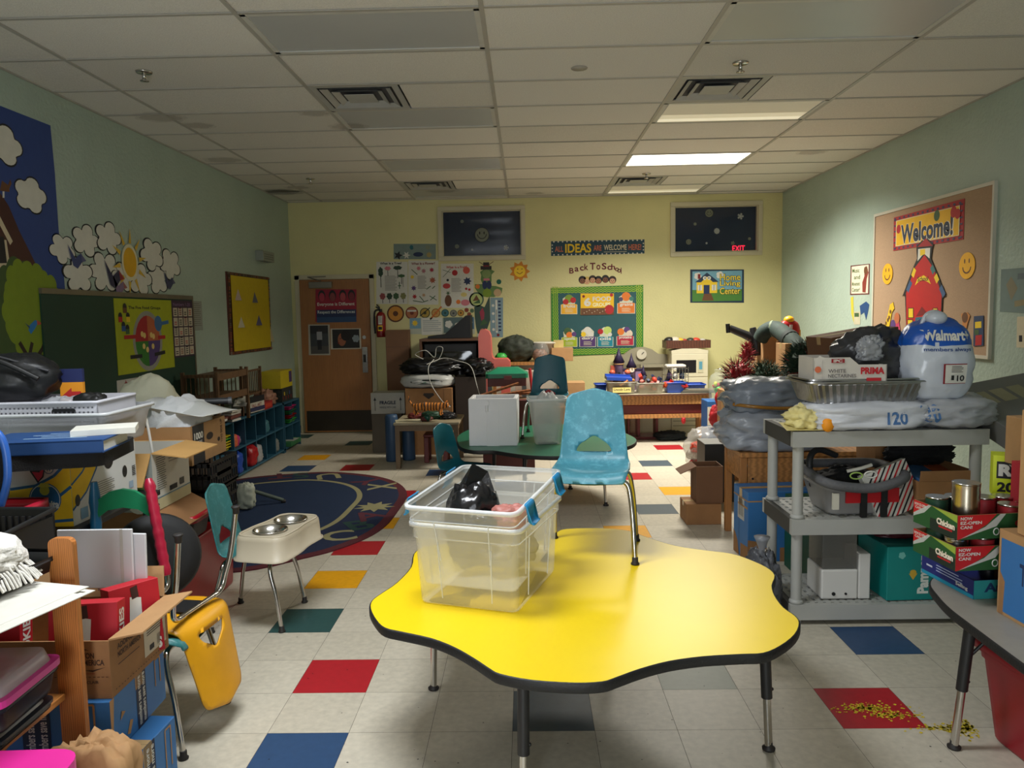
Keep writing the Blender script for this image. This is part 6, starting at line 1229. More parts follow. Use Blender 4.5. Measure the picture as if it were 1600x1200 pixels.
# the big blue and white shop bag
def shop(m):
    pass
WMB = M((196, 202, 212), .25, var=.05, bump=.5, bs=10, name='shop_bag_film'); WBL = M((26, 84, 176), .28, var=.06, bump=.5, bs=10, name='blue_bag_print')
bt = MB(); n, k = 56, 34; vs = []; sz = (.33, .26, .41)
bt.blob(WMB, (0, 0, 0), sz, 71, .07, 1.7, 2.7, n=n, k=k, crease=.45)
mi = bt.k(WBL)
for i, f in enumerate(bt.f):
    z = sum(bt.v[a].z for a in f)/len(f)
    if z > .262: bt.mi[i] = mi
bt.tube(WMB, smooth_path([(-.08, -.02, .33), (-.05, -.02, .40), (0, -.02, .41), (.03, -.02, .36)], 5), .012, 8); bt.sphere(WMB, (-.02, -.05, .385), (.05, .04, .035))
def wrapfr(z0, h, fn, x0=-.17, w=.34, lf=.005): bt.frame((x0, -.3, z0), (1, 0, 0), (0, 0, 1), w, h, .0); wrap(bt, fn, lift=lf)
wrapfr(.272, .06, lambda q: q.T(WP, 'Walmart+', 0, .1, 1, .95, off=.04, rot=-.06), -.105, .215)
wrapfr(.215, .045, lambda q: q.T(P(40, 70, 130), 'members always', .2, .2, .84, .7, off=.02, rot=-.1))
wrapfr(.075, .095, lambda q: q.R(P(150, 40, 50), 0, 0, 1, 1), -.02, .11, .009); wrapfr(.079, .087, lambda q: q.R(WP, 0, 0, 1, 1), -.016, .102, .0105)
wrapfr(.085, .08, lambda q: (lines(q, .2, .5, .8, .92, 5, INK), q.R(INK, .2, .12, .35, .4), q.T(INK, '10', .5, .05, .9, .4, off=.03)), -.01, .09, .013)
tag(bt.build('shop_bag', loc=(1.99, 3.78, 1.10), rz=-.05), 'full white and blue Walmart carrier bag with a red edged label', 'bag')
# flat grey box with orange edge, leaning behind it at the right
GOB = M((112, 112, 110), .5, var=.08, name='grey_printed_box')
def gob(m, w=.70, d=.42, h=.10):
    face(m, 'top', w, d, h); [m.R(P(150, 146, 120), .12+.17*i, .55, .25+.17*i, .8) for i in range(3)]; m.R(P(170, 60, 30), 0, .0, 1, .14); m.T(WP, 'KEEP DRY', .3, .03, .6, .11, off=.02)
    face(m, 'front', w, d, h); m.R(P(150, 50, 24), 0, 0, 1, 1)
carton('printed_box', 'large flat grey box with an orange edge sloping beside the carrier bag', 'box', (2.52, 3.92, .98), 0, .70, .42, .10, GOB, draw=gob, tape=False, rot=(.45, -.1, .35))
# middle board: car seat style carrier, striped bag, open carton
GF = M((92, 92, 94), .75, var=.15, bump=.4, bs=60, name='grey_quilted_fabric')
cp = Yp(1330, 800, 3.84)
t = thing('baby_carrier', 'grey and black baby carrier bin with quilted rim and red panels on the middle board', 'carrier', (cp.x, 3.86, .528), .05)
m = MB(); CLG = M((150, 148, 146), .35, alpha=.85, name='smoky_grey_plastic'); tote(m, CLG, .32, .26, .16, .40, .33, r=.05); m.build('shell', t)
m = MB(); m.tube(GF, smooth_path([(-.19, -.16, .17), (-.05, -.175, .145), (.08, -.175, .15), (.2, -.15, .19), (.21, .0, .20), (.19, .15, .2), (0, .17, .2), (-.19, .16, .2), (-.21, 0, .19)], 6, closed=True), .024, 10, closed=True); m.build('quilted_rim', t)
m = MB(); m.box(RB, -.10, .16, -.172, -.160, .07, .14).box(BLK, -.03, 0, -.18, -.165, .0, .15).box(BLK, .07, .10, -.18, -.165, .0, .15); m.box(P(200, 196, 180), -.165, -.135, -.172, -.158, .04, .12); m.build('red_panel', t)
m = MB(); m.tube(M((40, 40, 42), .5), smooth_path([(-.2, .02, .18), (-.19, .04, .26), (-.13, .08, .29), (-.02, .12, .25)], 6), .016, 10); m.blob(CLOTHK, (0, .05, .12), (.36, .2, .16), 81, .2, 2.2, 2.4, flat=False); m.build('black_lining', t)
m = MB(); m.tube(WP, smooth_path([(-.06, -.1, .21), (.0, -.11, .225), (.06, -.1, .24)], 4), .009, 8); m.tube(P(150, 180, 90), [(-.03+.03*math.cos(a*PI/6), -.14, .195+.016*math.sin(a*PI/6)) for a in range(12)], .004, 6, closed=True); m.tube(WP, [(.04+.03*math.cos(a*PI/6), -.14, .2+.016*math.sin(a*PI/6)) for a in range(12)], .004, 6, closed=True); tag(m.build('toy_glasses', loc=(cp.x, 3.86, .53)), 'white and green ringed toy lying on the baby carrier', 'toy')
STRM = MB(); sw = .26; STRM.box(WP, -.12, .12, -.02, .02, 0, .24)
STRM.frame((-.12, -.02, 0), (1, 0, 0), (0, 0, 1), .24, .24)
for k in range(-6, 10):
    a = k*.12
    pts = [(max(0, min(1, a)), max(0, a-0) * 0+max(0, -a))]
    STRM.Pg(RDI if k % 2 else INK, [(max(0, a), max(0, -a)), (max(0, min(1, a+.05)), max(0, -(a+.05))), (min(1, a+1.05), min(1, 1-a-.05) if a+.05 > 0 else 1), (min(1, a+1), min(1, 1-a) if a > 0 else 1)]) if -.9 < a < .9 else None
sp = Yp(1410, 770, 3.74); tag(STRM.build('striped_bag', loc=(sp.x-.01, 3.74, .533), rot=(-.15, -.35, .12)), 'white gift bag with red and black diagonal stripes beside the baby carrier', 'bag')
bx = Yp(1480, 800, 3.80); carton('open_carton', 'plain brown open carton on the middle board with a blue sheet inside', 'box', (bx.x-.075, 3.86, .528), .02, .26, .34, .17, KRAFTD, flaps={'front': 0.5, 'right': 25, 'back': -20}, fl=.05, inner=KRAFTD)
m = MB(); m.box(P(66, 110, 160), -.11, .11, -.15, .12, 0, .02).box(P(180, 90, 50), .03, .12, -.15, .12, .0201, .026); tag(m.build('blue_packet', loc=(bx.x-.07, 3.87, .69), rot=(.1, .06, 0)), 'blue and orange flat packet on top of the brown carton', 'packet')
bag('black_bag', 'dark black bag heaped at the back of the middle board', CLOTHK, (bx.x-.04, 4.02, .72), (.34, .16, .14), 83, .1, .2, 2, 2.4)
# bottom board: white appliance, diaper carton, green carton, clear bag
t = thing('humidifier', 'white kitchen appliance with a smoky tank on the lowest board', 'appliance', (Yp(1304, 940, 3.80).x, 3.83, .102), 0)
WAP = M((206, 204, 198), .35, var=.02, name='appliance_white'); MB().box(WAP, -.095, .085, -.10, .10, 0, .15).build('appliance_base', t, bevel=.008)
MB().box(WAP, .087, .145, -.10, .08, 0, .23).build('side_column', t, bevel=.006)
m = MB(); TK = M((120, 118, 112), .2, alpha=.55, name='smoky_tank'); m.box(TK, -.09, .08, -.095, .095, .152, .33).box(TK, -.09, .08, -.095, .095, .333, .345); m.build('tank', t, bevel=.006)
MB().cyl(BLK, (-.035, -.10, .028), (-.035, -.105, .028), .009, n=16).cyl(BLK, (.025, -.10, .028), (.025, -.105, .028), .006, n=12).build('knob', t)
PT = M((14, 128, 122), .5, var=.05, name='teal_printed_card'); 
def pamp(m, w=.34, d=.30, h=.26):
    face(m, 'front', w, d, h); m.T(P(214, 218, 210), 'Pampers', .42, .12, .62, .92, rot=90, off=.05); m.E(P(196, 160, 50), .36, .52, .045, .05); m.Pg(P(196, 160, 50), [(.30, .5), (.42, .5), (.36, .38)]); m.cloud(P(110, 180, 170), .2, .84, .05, 5); m.R(P(60, 160, 150), .68, .2, .71, .8)
px_ = Yp(1375, 940, 3.73); carton('diaper_carton', 'teal Pampers carton on the lowest board', 'box', (px_.x+.19, 3.86, .102), .05, .36, .30, .27, PT, draw=lambda m: pamp(m, .36, .30, .27), tape=False)
bag('dark_carton_wrap', 'dark red and black bundle lying on the teal carton', M((70, 14, 24), .4, var=.4, name='dark_red_fabric'), (px_.x+.16, 3.90, .375), (.30, .18, .05), 84, 0, .1, cat='bundle')
def gcar(m): face(m, 'front', .3, .2, .3); m.R(P(60, 130, 110), .1, .7, .9, .74); m.R(P(60, 130, 110), .1, .55, .7, .58)
q = Yp(1400, 860, 4.25); carton('green_carton', 'dark green carton behind the teal one at floor level', 'box', (1.80, 4.36, 0), 0, .52, .40, .44, M((18, 84, 62), .5, name='dark_green_card'), draw=lambda m: gcar(m), tape=False)
pb = Yp(1218, 870, 3.95); bag('clear_bag', 'knotted clear plastic bag of dark cloth on the floor beside the shelf post', M((92, 94, 100), .2, alpha=.85, var=.5, vs=12, bump=.5, bs=18, name='clear_bag_dark_content'), (1.165, 3.78, 0), (.17, .22, .36), 91, 0, .22, 2.3, 2.3, extra=lambda m: (m.lathe(M((150, 152, 156), .25, alpha=.7), [(.03, .30), (.014, .34), (.03, .39), (.04, .41)], n=16)))
# ================================================================ behind the shelf: wood table, blue cartons, silver bags
def bigblue(m, w, d, h):
    for sd in ('front', 'left'):
        face(m, sd, w, d, h); m.Pg(KRAFTD, [(0, 0), (.4, 0), (.3, .2), (.12, .3), (0, .32)]); m.R(KRAFT, 0, .86, 1, .88); m.R(KRAFT, .3, .75, .98, .78); m.ln(P(40, 30, 20), [(.4, 0), (.4, .9)], .003); m.Pg(KRAFTD, [(.5, 0), (1, 0), (1, .22), (.5, .2)])
    face(m, 'left', w, d, h); m.R(P(190, 190, 186), .3, .55, .75, .88); [m.R(INK, .36+k*.05, .6, .375+k*.05, .84) for k in range(7)]
p1 = Zp(1165, 878, 0)
carton('blue_carton', 'large worn blue carton with a white label standing under the wood table', 'box', (p1.x+.20, p1.y+.13, 0), .06, .40, .26, .435, BLB, draw=lambda m: bigblue(m, .40, .26, .435))
carton('blue_carton', 'blue carton behind the shelf posts, second from the white label one', 'box', (p1.x+.63, p1.y+.13, 0), 0, .42, .26, .41, BLB, draw=lambda m: bigblue(m, .42, .26, .41))
t = thing('wood_table', 'child height wooden table piled with silver mailer bags', 'table', (1.785, 5.13, .0)); w, d = .82, .42
MB().box(OAK, -w/2, w/2, -d/2, d/2, .59, .62).build('table_top', t, bevel=.004); MB().box(OAK, -w/2+.05, w/2-.05, -d/2+.01, -d/2+.03, .42, .59).box(OAK, -w/2+.005, -w/2+.025, -d/2+.05, d/2-.05, .44, .59).cyl(BLK, (-w/2+.08, -d/2+.012, .45), (-w/2+.08, -d/2+.006, .45), .007).build('apron', t, bevel=.002)
for x, y in ((-w/2+.022, -d/2+.03), (w/2-.022, -d/2+.03), (-w/2+.022, d/2-.03), (w/2-.022, d/2-.03)): MB().box(OAKV, x-.022, x+.022, y-.022, y+.022, 0, .59).build('leg', t, bevel=.003)
MB().box(M((90, 92, 92), .5), -w/2+.05, w/2-.05, -d/2+.03, d/2-.03, .46, .47).build('under_shelf', t, bevel=.002)
def tapeband(m, w, d, h):
    TB2 = M((150, 104, 40), .2, name='brown_tape')
    pts = [(-w/2*.95, -d*.32, h*.25), (-w*.3, -d*.52, h*.22), (0, -d*.55, h*.16), (w*.35, -d*.5, h*.16), (w*.5, -d*.2, h*.2)]
    m.tube(TB2, smooth_path(pts, 6), [.012]*25, 6)
bag('silver_mailer', 'big silver mailer bag hanging over the edge of the wood table', SIL, (1.64, 5.12, .622), (.68, .44, .30), 101, .0, .13, 1.5, 3.6)
bag('silver_mailer', 'silver mailer bag with brown tape, upper one on the wood table pile', SILD, (1.60, 5.14, .872), (.56, .42, .23), 102, .06, .13, 1.6, 3.4, extra=lambda m: tapeband(m, .56, .42, .23))
# speaker and brown cartons left of the wood table
sp = Zp(1118, 825, 0)
def slots(m): face(m, 'front', .30, .22, .145); m.E(P(60, 40, 26), .5, 0.06, .04, .05)
carton('brown_carton', 'long low brown carton on the floor at the foot of the speaker', 'box', (1.265, 5.58, 0), 0, .25, .24, .15, KRAFTD, draw=lambda m: None)
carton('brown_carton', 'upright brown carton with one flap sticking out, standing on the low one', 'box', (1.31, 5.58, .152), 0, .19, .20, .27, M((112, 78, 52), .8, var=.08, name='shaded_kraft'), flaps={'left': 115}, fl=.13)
t = thing('speaker', 'black box speaker with a grey top standing in front of the play kitchen', 'speaker', (1.53, 6.25, 0), .0); MB().box(BLK, -.11, .13, -.14, .14, 0, .47).build('cabinet', t, bevel=.004); MB().box(M((120, 120, 118), .5), -.11, .13, -.14, .14, .4705, .476).build('top_panel', t)
# boxes, garlands and toys against the far right corner
GAR = M((26, 54, 34), .8, var=.35, vs=30, name='dark_green_tinsel'); GARR = M((140, 14, 30), .5, var=.2, vs=30, name='red_poinsettia')
def garland(name, label, c, size, n, seed, mats=((GAR, 1),), ln=.11, group=None, cat='garland'):
    r = random.Random(seed); m = MB()
    core = max(.02, min(size)*.25); m.blob(mats[0][0], (0, 0, 0), [q*.62 for q in size], seed, .25, 2, 2, flat=False)
    for i in range(n):
        a = r.random()*2*PI; b = math.acos(r.uniform(-1, 1)); d = Vector((math.sin(b)*math.cos(a), math.sin(b)*math.sin(a), math.cos(b)))
        p = Vector((d.x*size[0]*.36, d.y*size[1]*.36, d.z*size[2]*.36)); dd = (d+Vector((r.uniform(-.7, .7), r.uniform(-.7, .7), r.uniform(-.4, .8)))).normalized(); q = p+dd*ln*r.uniform(.5, 1)
        mt = mats[0][0]; x = r.random(); acc = 0
        for mm, pr in mats:
            acc += pr
            if x < acc: mt = mm; break
        s_ = dd.orthogonal().normalized()*.006; u_ = dd.cross(s_).normalized()*.006; m.add([p-s_, p+s_, p+u_, q], [(0, 1, 3), (1, 2, 3), (2, 0, 3)], mt)
    return tag(m.build(name, loc=c), label, cat, group)
# high stack: support cartons hidden behind
p_ = Yp(1190, 568, 7.5)
def mark(m, w, d, h, t='', s='right'):
    face(m, 'front', w, d, h); m.E(P(60, 50, 40), .75, .7, .12); m.E(KRAFT, .75, .7, .09); m.R(P(60, 50, 40), .7, .66, .8, .74); face(m, 'left', w, d, h); m.R(P(40, 26, 18), .3, .7, .6, .78)
carton('brown_carton', 'brown carton with a hand hole below the camouflage sleeve', 'box', (p_.x+.17, 7.62, p_.z), 0, .34, .34, .28, KRAFT, draw=lambda m: mark(m, .34, .34, .28))
p2 = Yp(1222, 572, 6.9); carton('brown_carton', 'small brown carton marked with a black figure beside the garland', 'box', (p2.x+.12, 7.02, p2.z), .1, .20, .20, .20, KRAFT, draw=lambda m: (face(m, 'front', .2, .2, .2), m.Pg(INK, [(.3, .3), (.4, .3), (.42, .55), (.5, .7), (.58, .55), (.6, .3), (.7, .3), (.62, .75), (.38, .75)]), m.E(INK, .5, .85, .06)))
carton('brown_carton', 'plain brown carton holding up the small figure marked one', 'box', (p2.x+.12, 7.02, .0), 0, .26, .28, p2.z-.002, KRAFTD)
CAM_ = M((34, 52, 46), .8, var=.4, vs=18, bump=.2, name='camouflage_cloth'); m = MB(); a = Yp(1190, 528, 7.4); b = Yp(1215, 520, 7.4); c = Yp(1256, 548, 6.95); O_ = (a+c)/2
pts = smooth_path([tuple(Yp(x, y, d)-O_) for x, y, d in ((1188, 530, 7.45), (1196, 518, 7.4), (1212, 514, 7.35), (1232, 528, 7.1), (1252, 548, 6.9))], 6); m.tube(CAM_, pts, .07, 14, taper=.085)
m.tube(M((30, 40, 38), .8), pts[18:20], .088, 14); m.tube(M((110, 122, 96), .7), [pts[10], pts[11]], .079, 14); tag(m.build('camouflage_sleeve', loc=O_), 'rolled dark green camouflage sleeve draped over the brown cartons', 'cloth roll')
BKT = M((18, 18, 20), .45, var=.2, name='black_resin'); m = MB(); A = Yp(1140, 513, 7.6); pts = [Yp(x, y, 7.6)-A for x, y in ((1140, 513), (1162, 522), (1180, 530))]; m.tube(BKT, [tuple(p) for p in pts], [.035, .04, .05], 8); m.tube(BKT, [tuple(Yp(x, y, 7.6)-A) for x, y in ((1183, 555), (1181, 535), (1176, 512))], [.06, .07, .03], 8); m.tube(BKT, [tuple(Yp(x, y, 7.6)-A) for x, y in ((1184, 532), (1200, 522), (1214, 514))], .045, 8); m.tube(BKT, [tuple(Yp(x, y, 7.6)-A) for x, y in ((1137, 506), (1138, 520))], .022, 8); tag(m.build('black_branch', loc=A), 'black branching plastic arm reaching out above the poinsettias', 'plastic arm')
carton('brown_carton', 'upright brown carton behind the red poinsettias', 'box', (2.42, 7.74, 0), 0, .24, .26, 1.07, KRAFTD)
t_ = Yp(1241, 516, 7.3); t = thing('toy_vest', 'red toy vest with reflective stripes and a yellow top on the cartons', 'toy', (t_.x, 7.45, t_.z-.10))
m = MB(); m.blob(RB, (0, 0, 0), (.20, .12, .21), 3, .04, 2, 2.6); m.box(P(210, 200, 200), -.012, .012, -.068, -.06, .0, .15).box(P(220, 170, 60), -.10, -.085, -.04, .04, 0, .1).box(P(220, 170, 60), .085, .10, -.04, .04, 0, .1); m.build('vest_body', t); MB().sphere(M((236, 170, 20), .4), (0, 0, .195), (.05, .05, .04)).build('yellow_cap', t)
carton('brown_carton', 'brown carton directly under the red toy vest', 'box', (t_.x+.02, 7.45, .0), 0, .28, .3, t_.z-.102, KRAFTD)
g1 = Yp(1158, 590, 7.0); garland('poinsettia_spray', 'spray of red poinsettias and silver leaves on the far cartons', (g1.x, 7.05, g1.z), (.32, .26, .36), 420, 5, ((GARR, .55), (GAR, .25), (M((190, 180, 160), .3, name='silver_tinsel'), .2)), ln=.12)
g1b = Yp(1172, 556, 7.1); garland('poinsettia_spray', 'upright red tinsel spike above the poinsettia spray', (g1b.x, 7.2, g1b.z), (.12, .12, .26), 160, 6, ((GARR, 1),), ln=.08)
g3 = Yp(1197, 590, 6.9); garland('pine_garland', 'dark pine garland clump between the poinsettias and the small carton', (g3.x, 6.9, g3.z), (.30, .26, .34), 460, 7, ((GAR, .95), (M((150, 140, 120), .3), .05)), ln=.09)
g4 = Yp(1275, 575, 5.9); garland('pine_garland', 'large dark green artificial pine branch behind the fruit box', (g4.x-.03, 6.0, g4.z), (.42, .34, .46), 1100, 8, ((GAR, .97), (GARR, .03)), ln=.10)
carton('brown_carton', 'brown carton on the floor supporting the large pine branch', 'box', (g4.x+.02, 6.05, 0), 0, .5, .4, g4.z-.14, KRAFTD); carton('brown_carton', 'brown carton supporting the poinsettia spray', 'box', (g1.x+.1, 7.08, 0), 0, .5, .36, g1.z-.12, KRAFTD)
a = Yp(1275, 575, 4.95); b = Yp(1375, 572, 4.95)
m = MB(); w, d, h = .50, .36, .22
def bigb(m): face(m, 'front', .46, .36, .22); m.R(P(90, 60, 40), .72, .1, .84, .3); m.R(P(60, 40, 28), .735, .13, .825, .27)
carton('brown_carton', 'large tilted brown carton behind the black grocery bag, open lid up', 'box', (2.12, 5.0, 1.19), 0, .44, .34, .20, M((112, 74, 48), .75, var=.08, name='dark_kraft'), draw=bigb, rot=(0, -.14, .12))
carton('brown_carton', 'brown carton under the large tilted one', 'box', (2.24, 5.02, .535), 0, .30, .3, .64, KRAFTD) if 0 else carton('brown_carton', 'tall brown carton standing between the wood table and the wall', 'box', (2.42, 4.98, 0), 0, .36, .36, 1.15, KRAFTD)
def w120(m): face(m, 'front', .26, .2, .16); m.T(INK, '120', .3, .3, .75, .7, off=.02)
pz = Yp(1405, 600, 4.2); carton('brown_carton', 'small white carton marked 120 in pen behind the shelf top', 'box', (pz.x, 4.28, .96), 0, .24, .2, .20, P(176, 160, 136), draw=lambda m: (face(m, 'front', .24, .2, .2), m.T(INK, '120', .3, .5, .8, .85, off=.02)))
carton('brown_carton', 'tall brown carton supporting the 120 marked one', 'box', (pz.x+.02, 4.30, .442), 0, .3, .24, .516, KRAFTD)
# toys on the floor between the play kitchen and the wood table
tp = Yp(1118, 655, 7.6); rd = random.Random(3)
t = thing('toy_crate', 'blue crate under the candy jar beside the play kitchen', 'crate', (Yp(1125, 640, 8.4).x, 8.45, 0)); MB().box(M((34, 90, 150), .5), -.16, .14, -.15, .15, 0, .56).build('crate_body', t, bevel=.006); MB().box(P(206, 200, 186), -.16, .14, -.152, -.15, .30, .5).build('white_panel', t)
tag(MB().blob(M((190, 190, 186), .15, alpha=.35, name='clear_toy_bag'), (0, 0, 0), (.46, .36, .42), 5, .14, 2, 2.3).build('toy_bag', loc=(1.76, 7.45, .01)), 'clear bag bulging with mixed small toys on the floor by the wood table', 'bag')
for i, (c, nm) in enumerate(((RB, 'red'), (M((40, 120, 110), .4), 'green'), (M((214, 120, 40), .4), 'orange'), (M((190, 184, 170), .4), 'cream'), (M((170, 30, 40), .4), 'dark red'), (M((60, 70, 80), .4), 'slate'), (M((200, 60, 30), .4), 'bright red orange'))):
    m = MB(); m.blob(c, (0, 0, 0), (.13, .11, .10), 30+i, .2, 2.4, 2.4); tag(m.build('small_toy', loc=(1.62+.11*(i % 3)+rd.uniform(-.01, .01), 7.36+.07*(i % 2), .015+.085*(i//3)), rz=rd.random()*3), nm+' small toy inside the clear bag by the wood table', 'toy')
m = MB(); m.tube(M((170, 24, 34), .5), smooth_path([(-.02, 0, .0), (.03, 0, .12), (.0, 0, .24), (.05, .02, .30)], 5), .035, 10); m.blob(M((160, 20, 30), .6), (0, 0, .05), (.16, .12, .22), 7, .2, 2, 2.2, flat=False); tag(m.build('red_plush', loc=(1.85, 7.42, .46)), 'dark red soft toy poking out above the toy bag', 'toy')
# ================================================================ goods on the near right table
EZR = P(190, 26, 30); EZG = P(34, 84, 40); EZK = P(24, 40, 30)
def can(name, label, loc, r=.038, h=.11, body=STEEL, rot=None, ribs=True, grp=None, lidm=STEEL):
    m = MB(); pr = [(r*.96, 0), (r, .003), (r, .006)]
    nb = 14
    for i in range(nb+1): z = .012+(h-.024)*i/nb; pr.append((r-(.0012 if i % 2 and ribs else 0), z))
    pr += [(r, h-.006), (r*1.01, h-.003), (r*.99, h), (r*.94, h), (r*.93, h-.004), (.0008, h-.004)]
    m.lathe(body, pr, n=28); m.lathe(lidm, [(r*1.012, h-.006), (r*1.012, h+.0006), (r*.95, h+.0006)], n=28)
    m.tube(STEEL, [(r*.3+.008*math.cos(a*PI/5), .009*math.sin(a*PI/5), h-.0025) for a in range(10)], .0012, 5, closed=True)
    o = m.build(name, loc=loc); 
    if rot: o.rotation_euler = rot
    return tag(o, label, 'can', grp)
def ezt(m, w, d, h):
    for sd in ('left', 'front'):
        face(m, sd, w, d, h, lift=.0008)
        if sd == 'left':
            m.R(EZG, 0, 0, 1, 1); m.Pg(EZR, [(0, 1), (0, .3), (.18, .55), (.36, 1)]); m.Pg(P(180, 182, 176), [(0, .28), (0, .42), (.36, 1), (.42, 1), (.26, .6)]); m.T(WP, 'NOW EZ-OPEN', .02, .8, .3, .92, off=.02); m.T(WP, 'CAN', .04, .66, .18, .77, off=.02)
            m.R(EZK, .4, 0, 1, .5); m.T(P(236, 220, 200), 'Chicken', .55, .35, .95, .62, off=.05); m.R(RD, .6, .24, .9, .32); m.Pg(P(150, 170, 60), [(.45, 1), (1, .7), (1, 1)])
        else:
            m.R(EZG, 0, 0, 1, 1); m.Pg(EZR, [(0, 0), (0, 1), (.42, 1), (.32, .6), (.1, .1)]); m.Pg(P(190, 190, 182), [(.04, .05), (.3, .5), (.46, 1), (.52, 1), (.42, .5)]); m.T(WP, 'NOW', .03, .8, .16, .93, off=.03); m.T(WP, 'EZ-OPEN', .03, .62, .26, .75, off=.03); m.T(WP, 'CAN!', .03, .44, .16, .57, off=.03)
            m.tube(P(200, 200, 196), [m._p(.42+.03*math.cos(a*PI/6), .28+.14*math.sin(a*PI/6)) for a in range(12)], .002, 5, closed=True); m.T(RD, 'Chicken', .62, .46, .98, .72, off=.05); m.R(EZK, .5, 0, 1, .16)
def ctray(label, loc, rz, w=.34, d=.24, h=.085):
    t = thing('can_tray', label, 'food tray', loc, rz); m = MB(); panels(m, KRAFTD, w, d, h, .004); ezt(m, w, d, h); m.build('tray_body', t); return t
def corner_locb(px, py, Y, w, d, rz): p = Yp(px, py, Y); c, s = math.cos(rz), math.sin(rz); x, y = -w/2, d/2; return (p.x-(x*c-y*s), p.y-(x*s+y*c))
def corner_loc(px, py, Y, w, d, rz): p = Yp(px, py, Y); c, s = math.cos(rz), math.sin(rz); x, y = -w/2, -d/2; return (p.x-(x*c-y*s), p.y-(x*s+y*c))
lx, ly = corner_loc(1520, 958, 2.68, .26, .30, .10)
def am(m, w=.26, d=.30, h=.068):
    face(m, 'left', w, d, h); m.R(P(30, 40, 110), 0, .2, 1, 1); m.R(P(30, 140, 170), 0, 0, 1, .2); m.R(P(200, 206, 220), .1, .55, .22, .65); lines(m, .3, .35, .8, .8, 3, P(170, 180, 210)); m.T(WP, 'Selling', .68, .25, .9, .5, off=.03)
    face(m, 'front', w, d, h); m.R(P(40, 140, 140), 0, 0, 1, 1); m.T(P(20, 50, 90), 'America', .15, .35, .95, .85, off=.04)
carton('blue_food_box', 'shallow navy and teal box lettered America under the can trays', 'box', (lx, ly, .501), .10, .26, .30, .068, P(30, 40, 110), flaps={}, draw=am)
x1, y1 = corner_loc(1492, 905, 2.60, .34, .24, .10); z1 = .632
ctray('lower red and green tray of chicken cans near the table corner', (x1, y1, z1), .10)
x2, y2 = corner_loc(1495, 851, 2.60, .34, .24, .12); z2 = .742
ctray('upper red and green tray of chicken cans near the table corner', (x2, y2, z2), .12)
LAB = {'g': M((36, 70, 50), .45, name='green_can_label'), 'r': M((150, 34, 40), .45, name='red_can_label'), 's': STEEL}
k_ = 0
for i, (dx, dy, c, lab) in enumerate(((-.12, -.07, 's', 'plain can at the near corner of the lower tray'), (-.03, -.07, 'r', 'red labelled can with a pale lid rim in the lower tray front row'), (.07, -.07, 'r', 'red labelled can right of the pale rimmed one in the lower tray'), (-.12, .05, 'g', 'green labelled can at the back of the lower tray'), (0, .05, 'r', 'red labelled can in the middle of the lower tray back row'), (.1, .05, 'g', 'green labelled can at the far end of the lower tray'))):
    can('food_can', lab, (x1+dx, y1+dy, z1+.005), body=LAB[c], h=.10, grp='cans in the two trays')
for i, (dx, dy, c, lab) in enumerate(((-.12, .06, 'g', 'dark green can at the back corner of the upper tray'), (-.045, .07, 's', 'unlabelled low can behind the tall one in the upper tray'), (.045, .05, 'r', 'red labelled can just past the tall one in the upper tray'), (.12, .06, 'r', 'red labelled can at the far back of the upper tray'), (.07, -.06, 'r', 'rust labelled can at the front of the upper tray'), (.14, -.05, 's', 'plain lidded can at the end of the upper tray'))):
    can('food_can', lab, (x2+dx, y2+dy, z2+.005), body=LAB[c], h=.10, grp='cans in the two trays')
can('tall_can', 'large ribbed bare steel can standing on the chicken can tray', (x2-.075, y2-.045, z2+.005), r=.045, h=.175, body=M((196, 186, 168), .25, 1, name='bare_tin'))
can('small_can', 'small can standing in the navy and teal food box', (lx+.02, ly-.02, .51), r=.034, h=.07)
for i, (px, py0, py1, Y, w, lab, mt) in enumerate(((1588, 722, 800, 2.75, .10, 'tall red and blue printed carton behind the open trays', 0),)):
    a = Yp(px, py1, Y); b = Yp(px, py0, Y); m = MB(); h = b.z-a.z; m.box(P(176, 40, 50), -.05, .05, -.03, .03, 0, h); m.frame((-.05, -.03, 0), (1, 0, 0), (0, 0, 1), .1, h); m.R(P(90, 150, 200), 0, .3, 1, .66); m.T(WP, 'FRUIT', .1, .74, .9, .88, off=.03); m.E(RD, .3, .2, .16); m.E(RD, .6, .16, .16); tag(m.build('juice_carton', loc=(a.x+.045, Y, a.z)), lab, 'carton')
cz = Yp(1588, 800, 2.75).z
q = Yp(1553, 776, 2.95); m = MB(); w, h = .30, .16; YR = M((206, 220, 30), .5, name='lime_printed_card'); m.box(YR, -w/2, w/2, -.05, .05, 0, h); m.frame((-w/2, -.05, 0), (1, 0, 0), (0, 0, 1), w, h); m.R(INK, .04, .45, .9, .86); m.T(WP, 'RYOBI', .06, .5, .72, .8, off=.06); m.T(INK, '20', .05, .12, .24, .36, off=.04); m.R(INK, .05, .05, .2, .07)
carton('brown_carton', 'brown carton under the lime green tool box', 'box', (q.x+.17, 2.94, .501), -.45, .26, .09, q.z-.503, KRAFTD)
tag(m.build('tool_box', loc=(q.x+.15*math.cos(.45)+.02, 2.955-.15*math.sin(.45)+.05, q.z), rz=-.45), 'lime green tool carton lettered Ryobi behind the cans', 'box')
m_ = Yp(1588, 800, 2.75); carton('brown_carton', 'brown carton on the table behind the cans under the juice carton', 'box', (m_.x+.07, 2.80, .501), 0, .16, .12, m_.z-.503, KRAFTD)
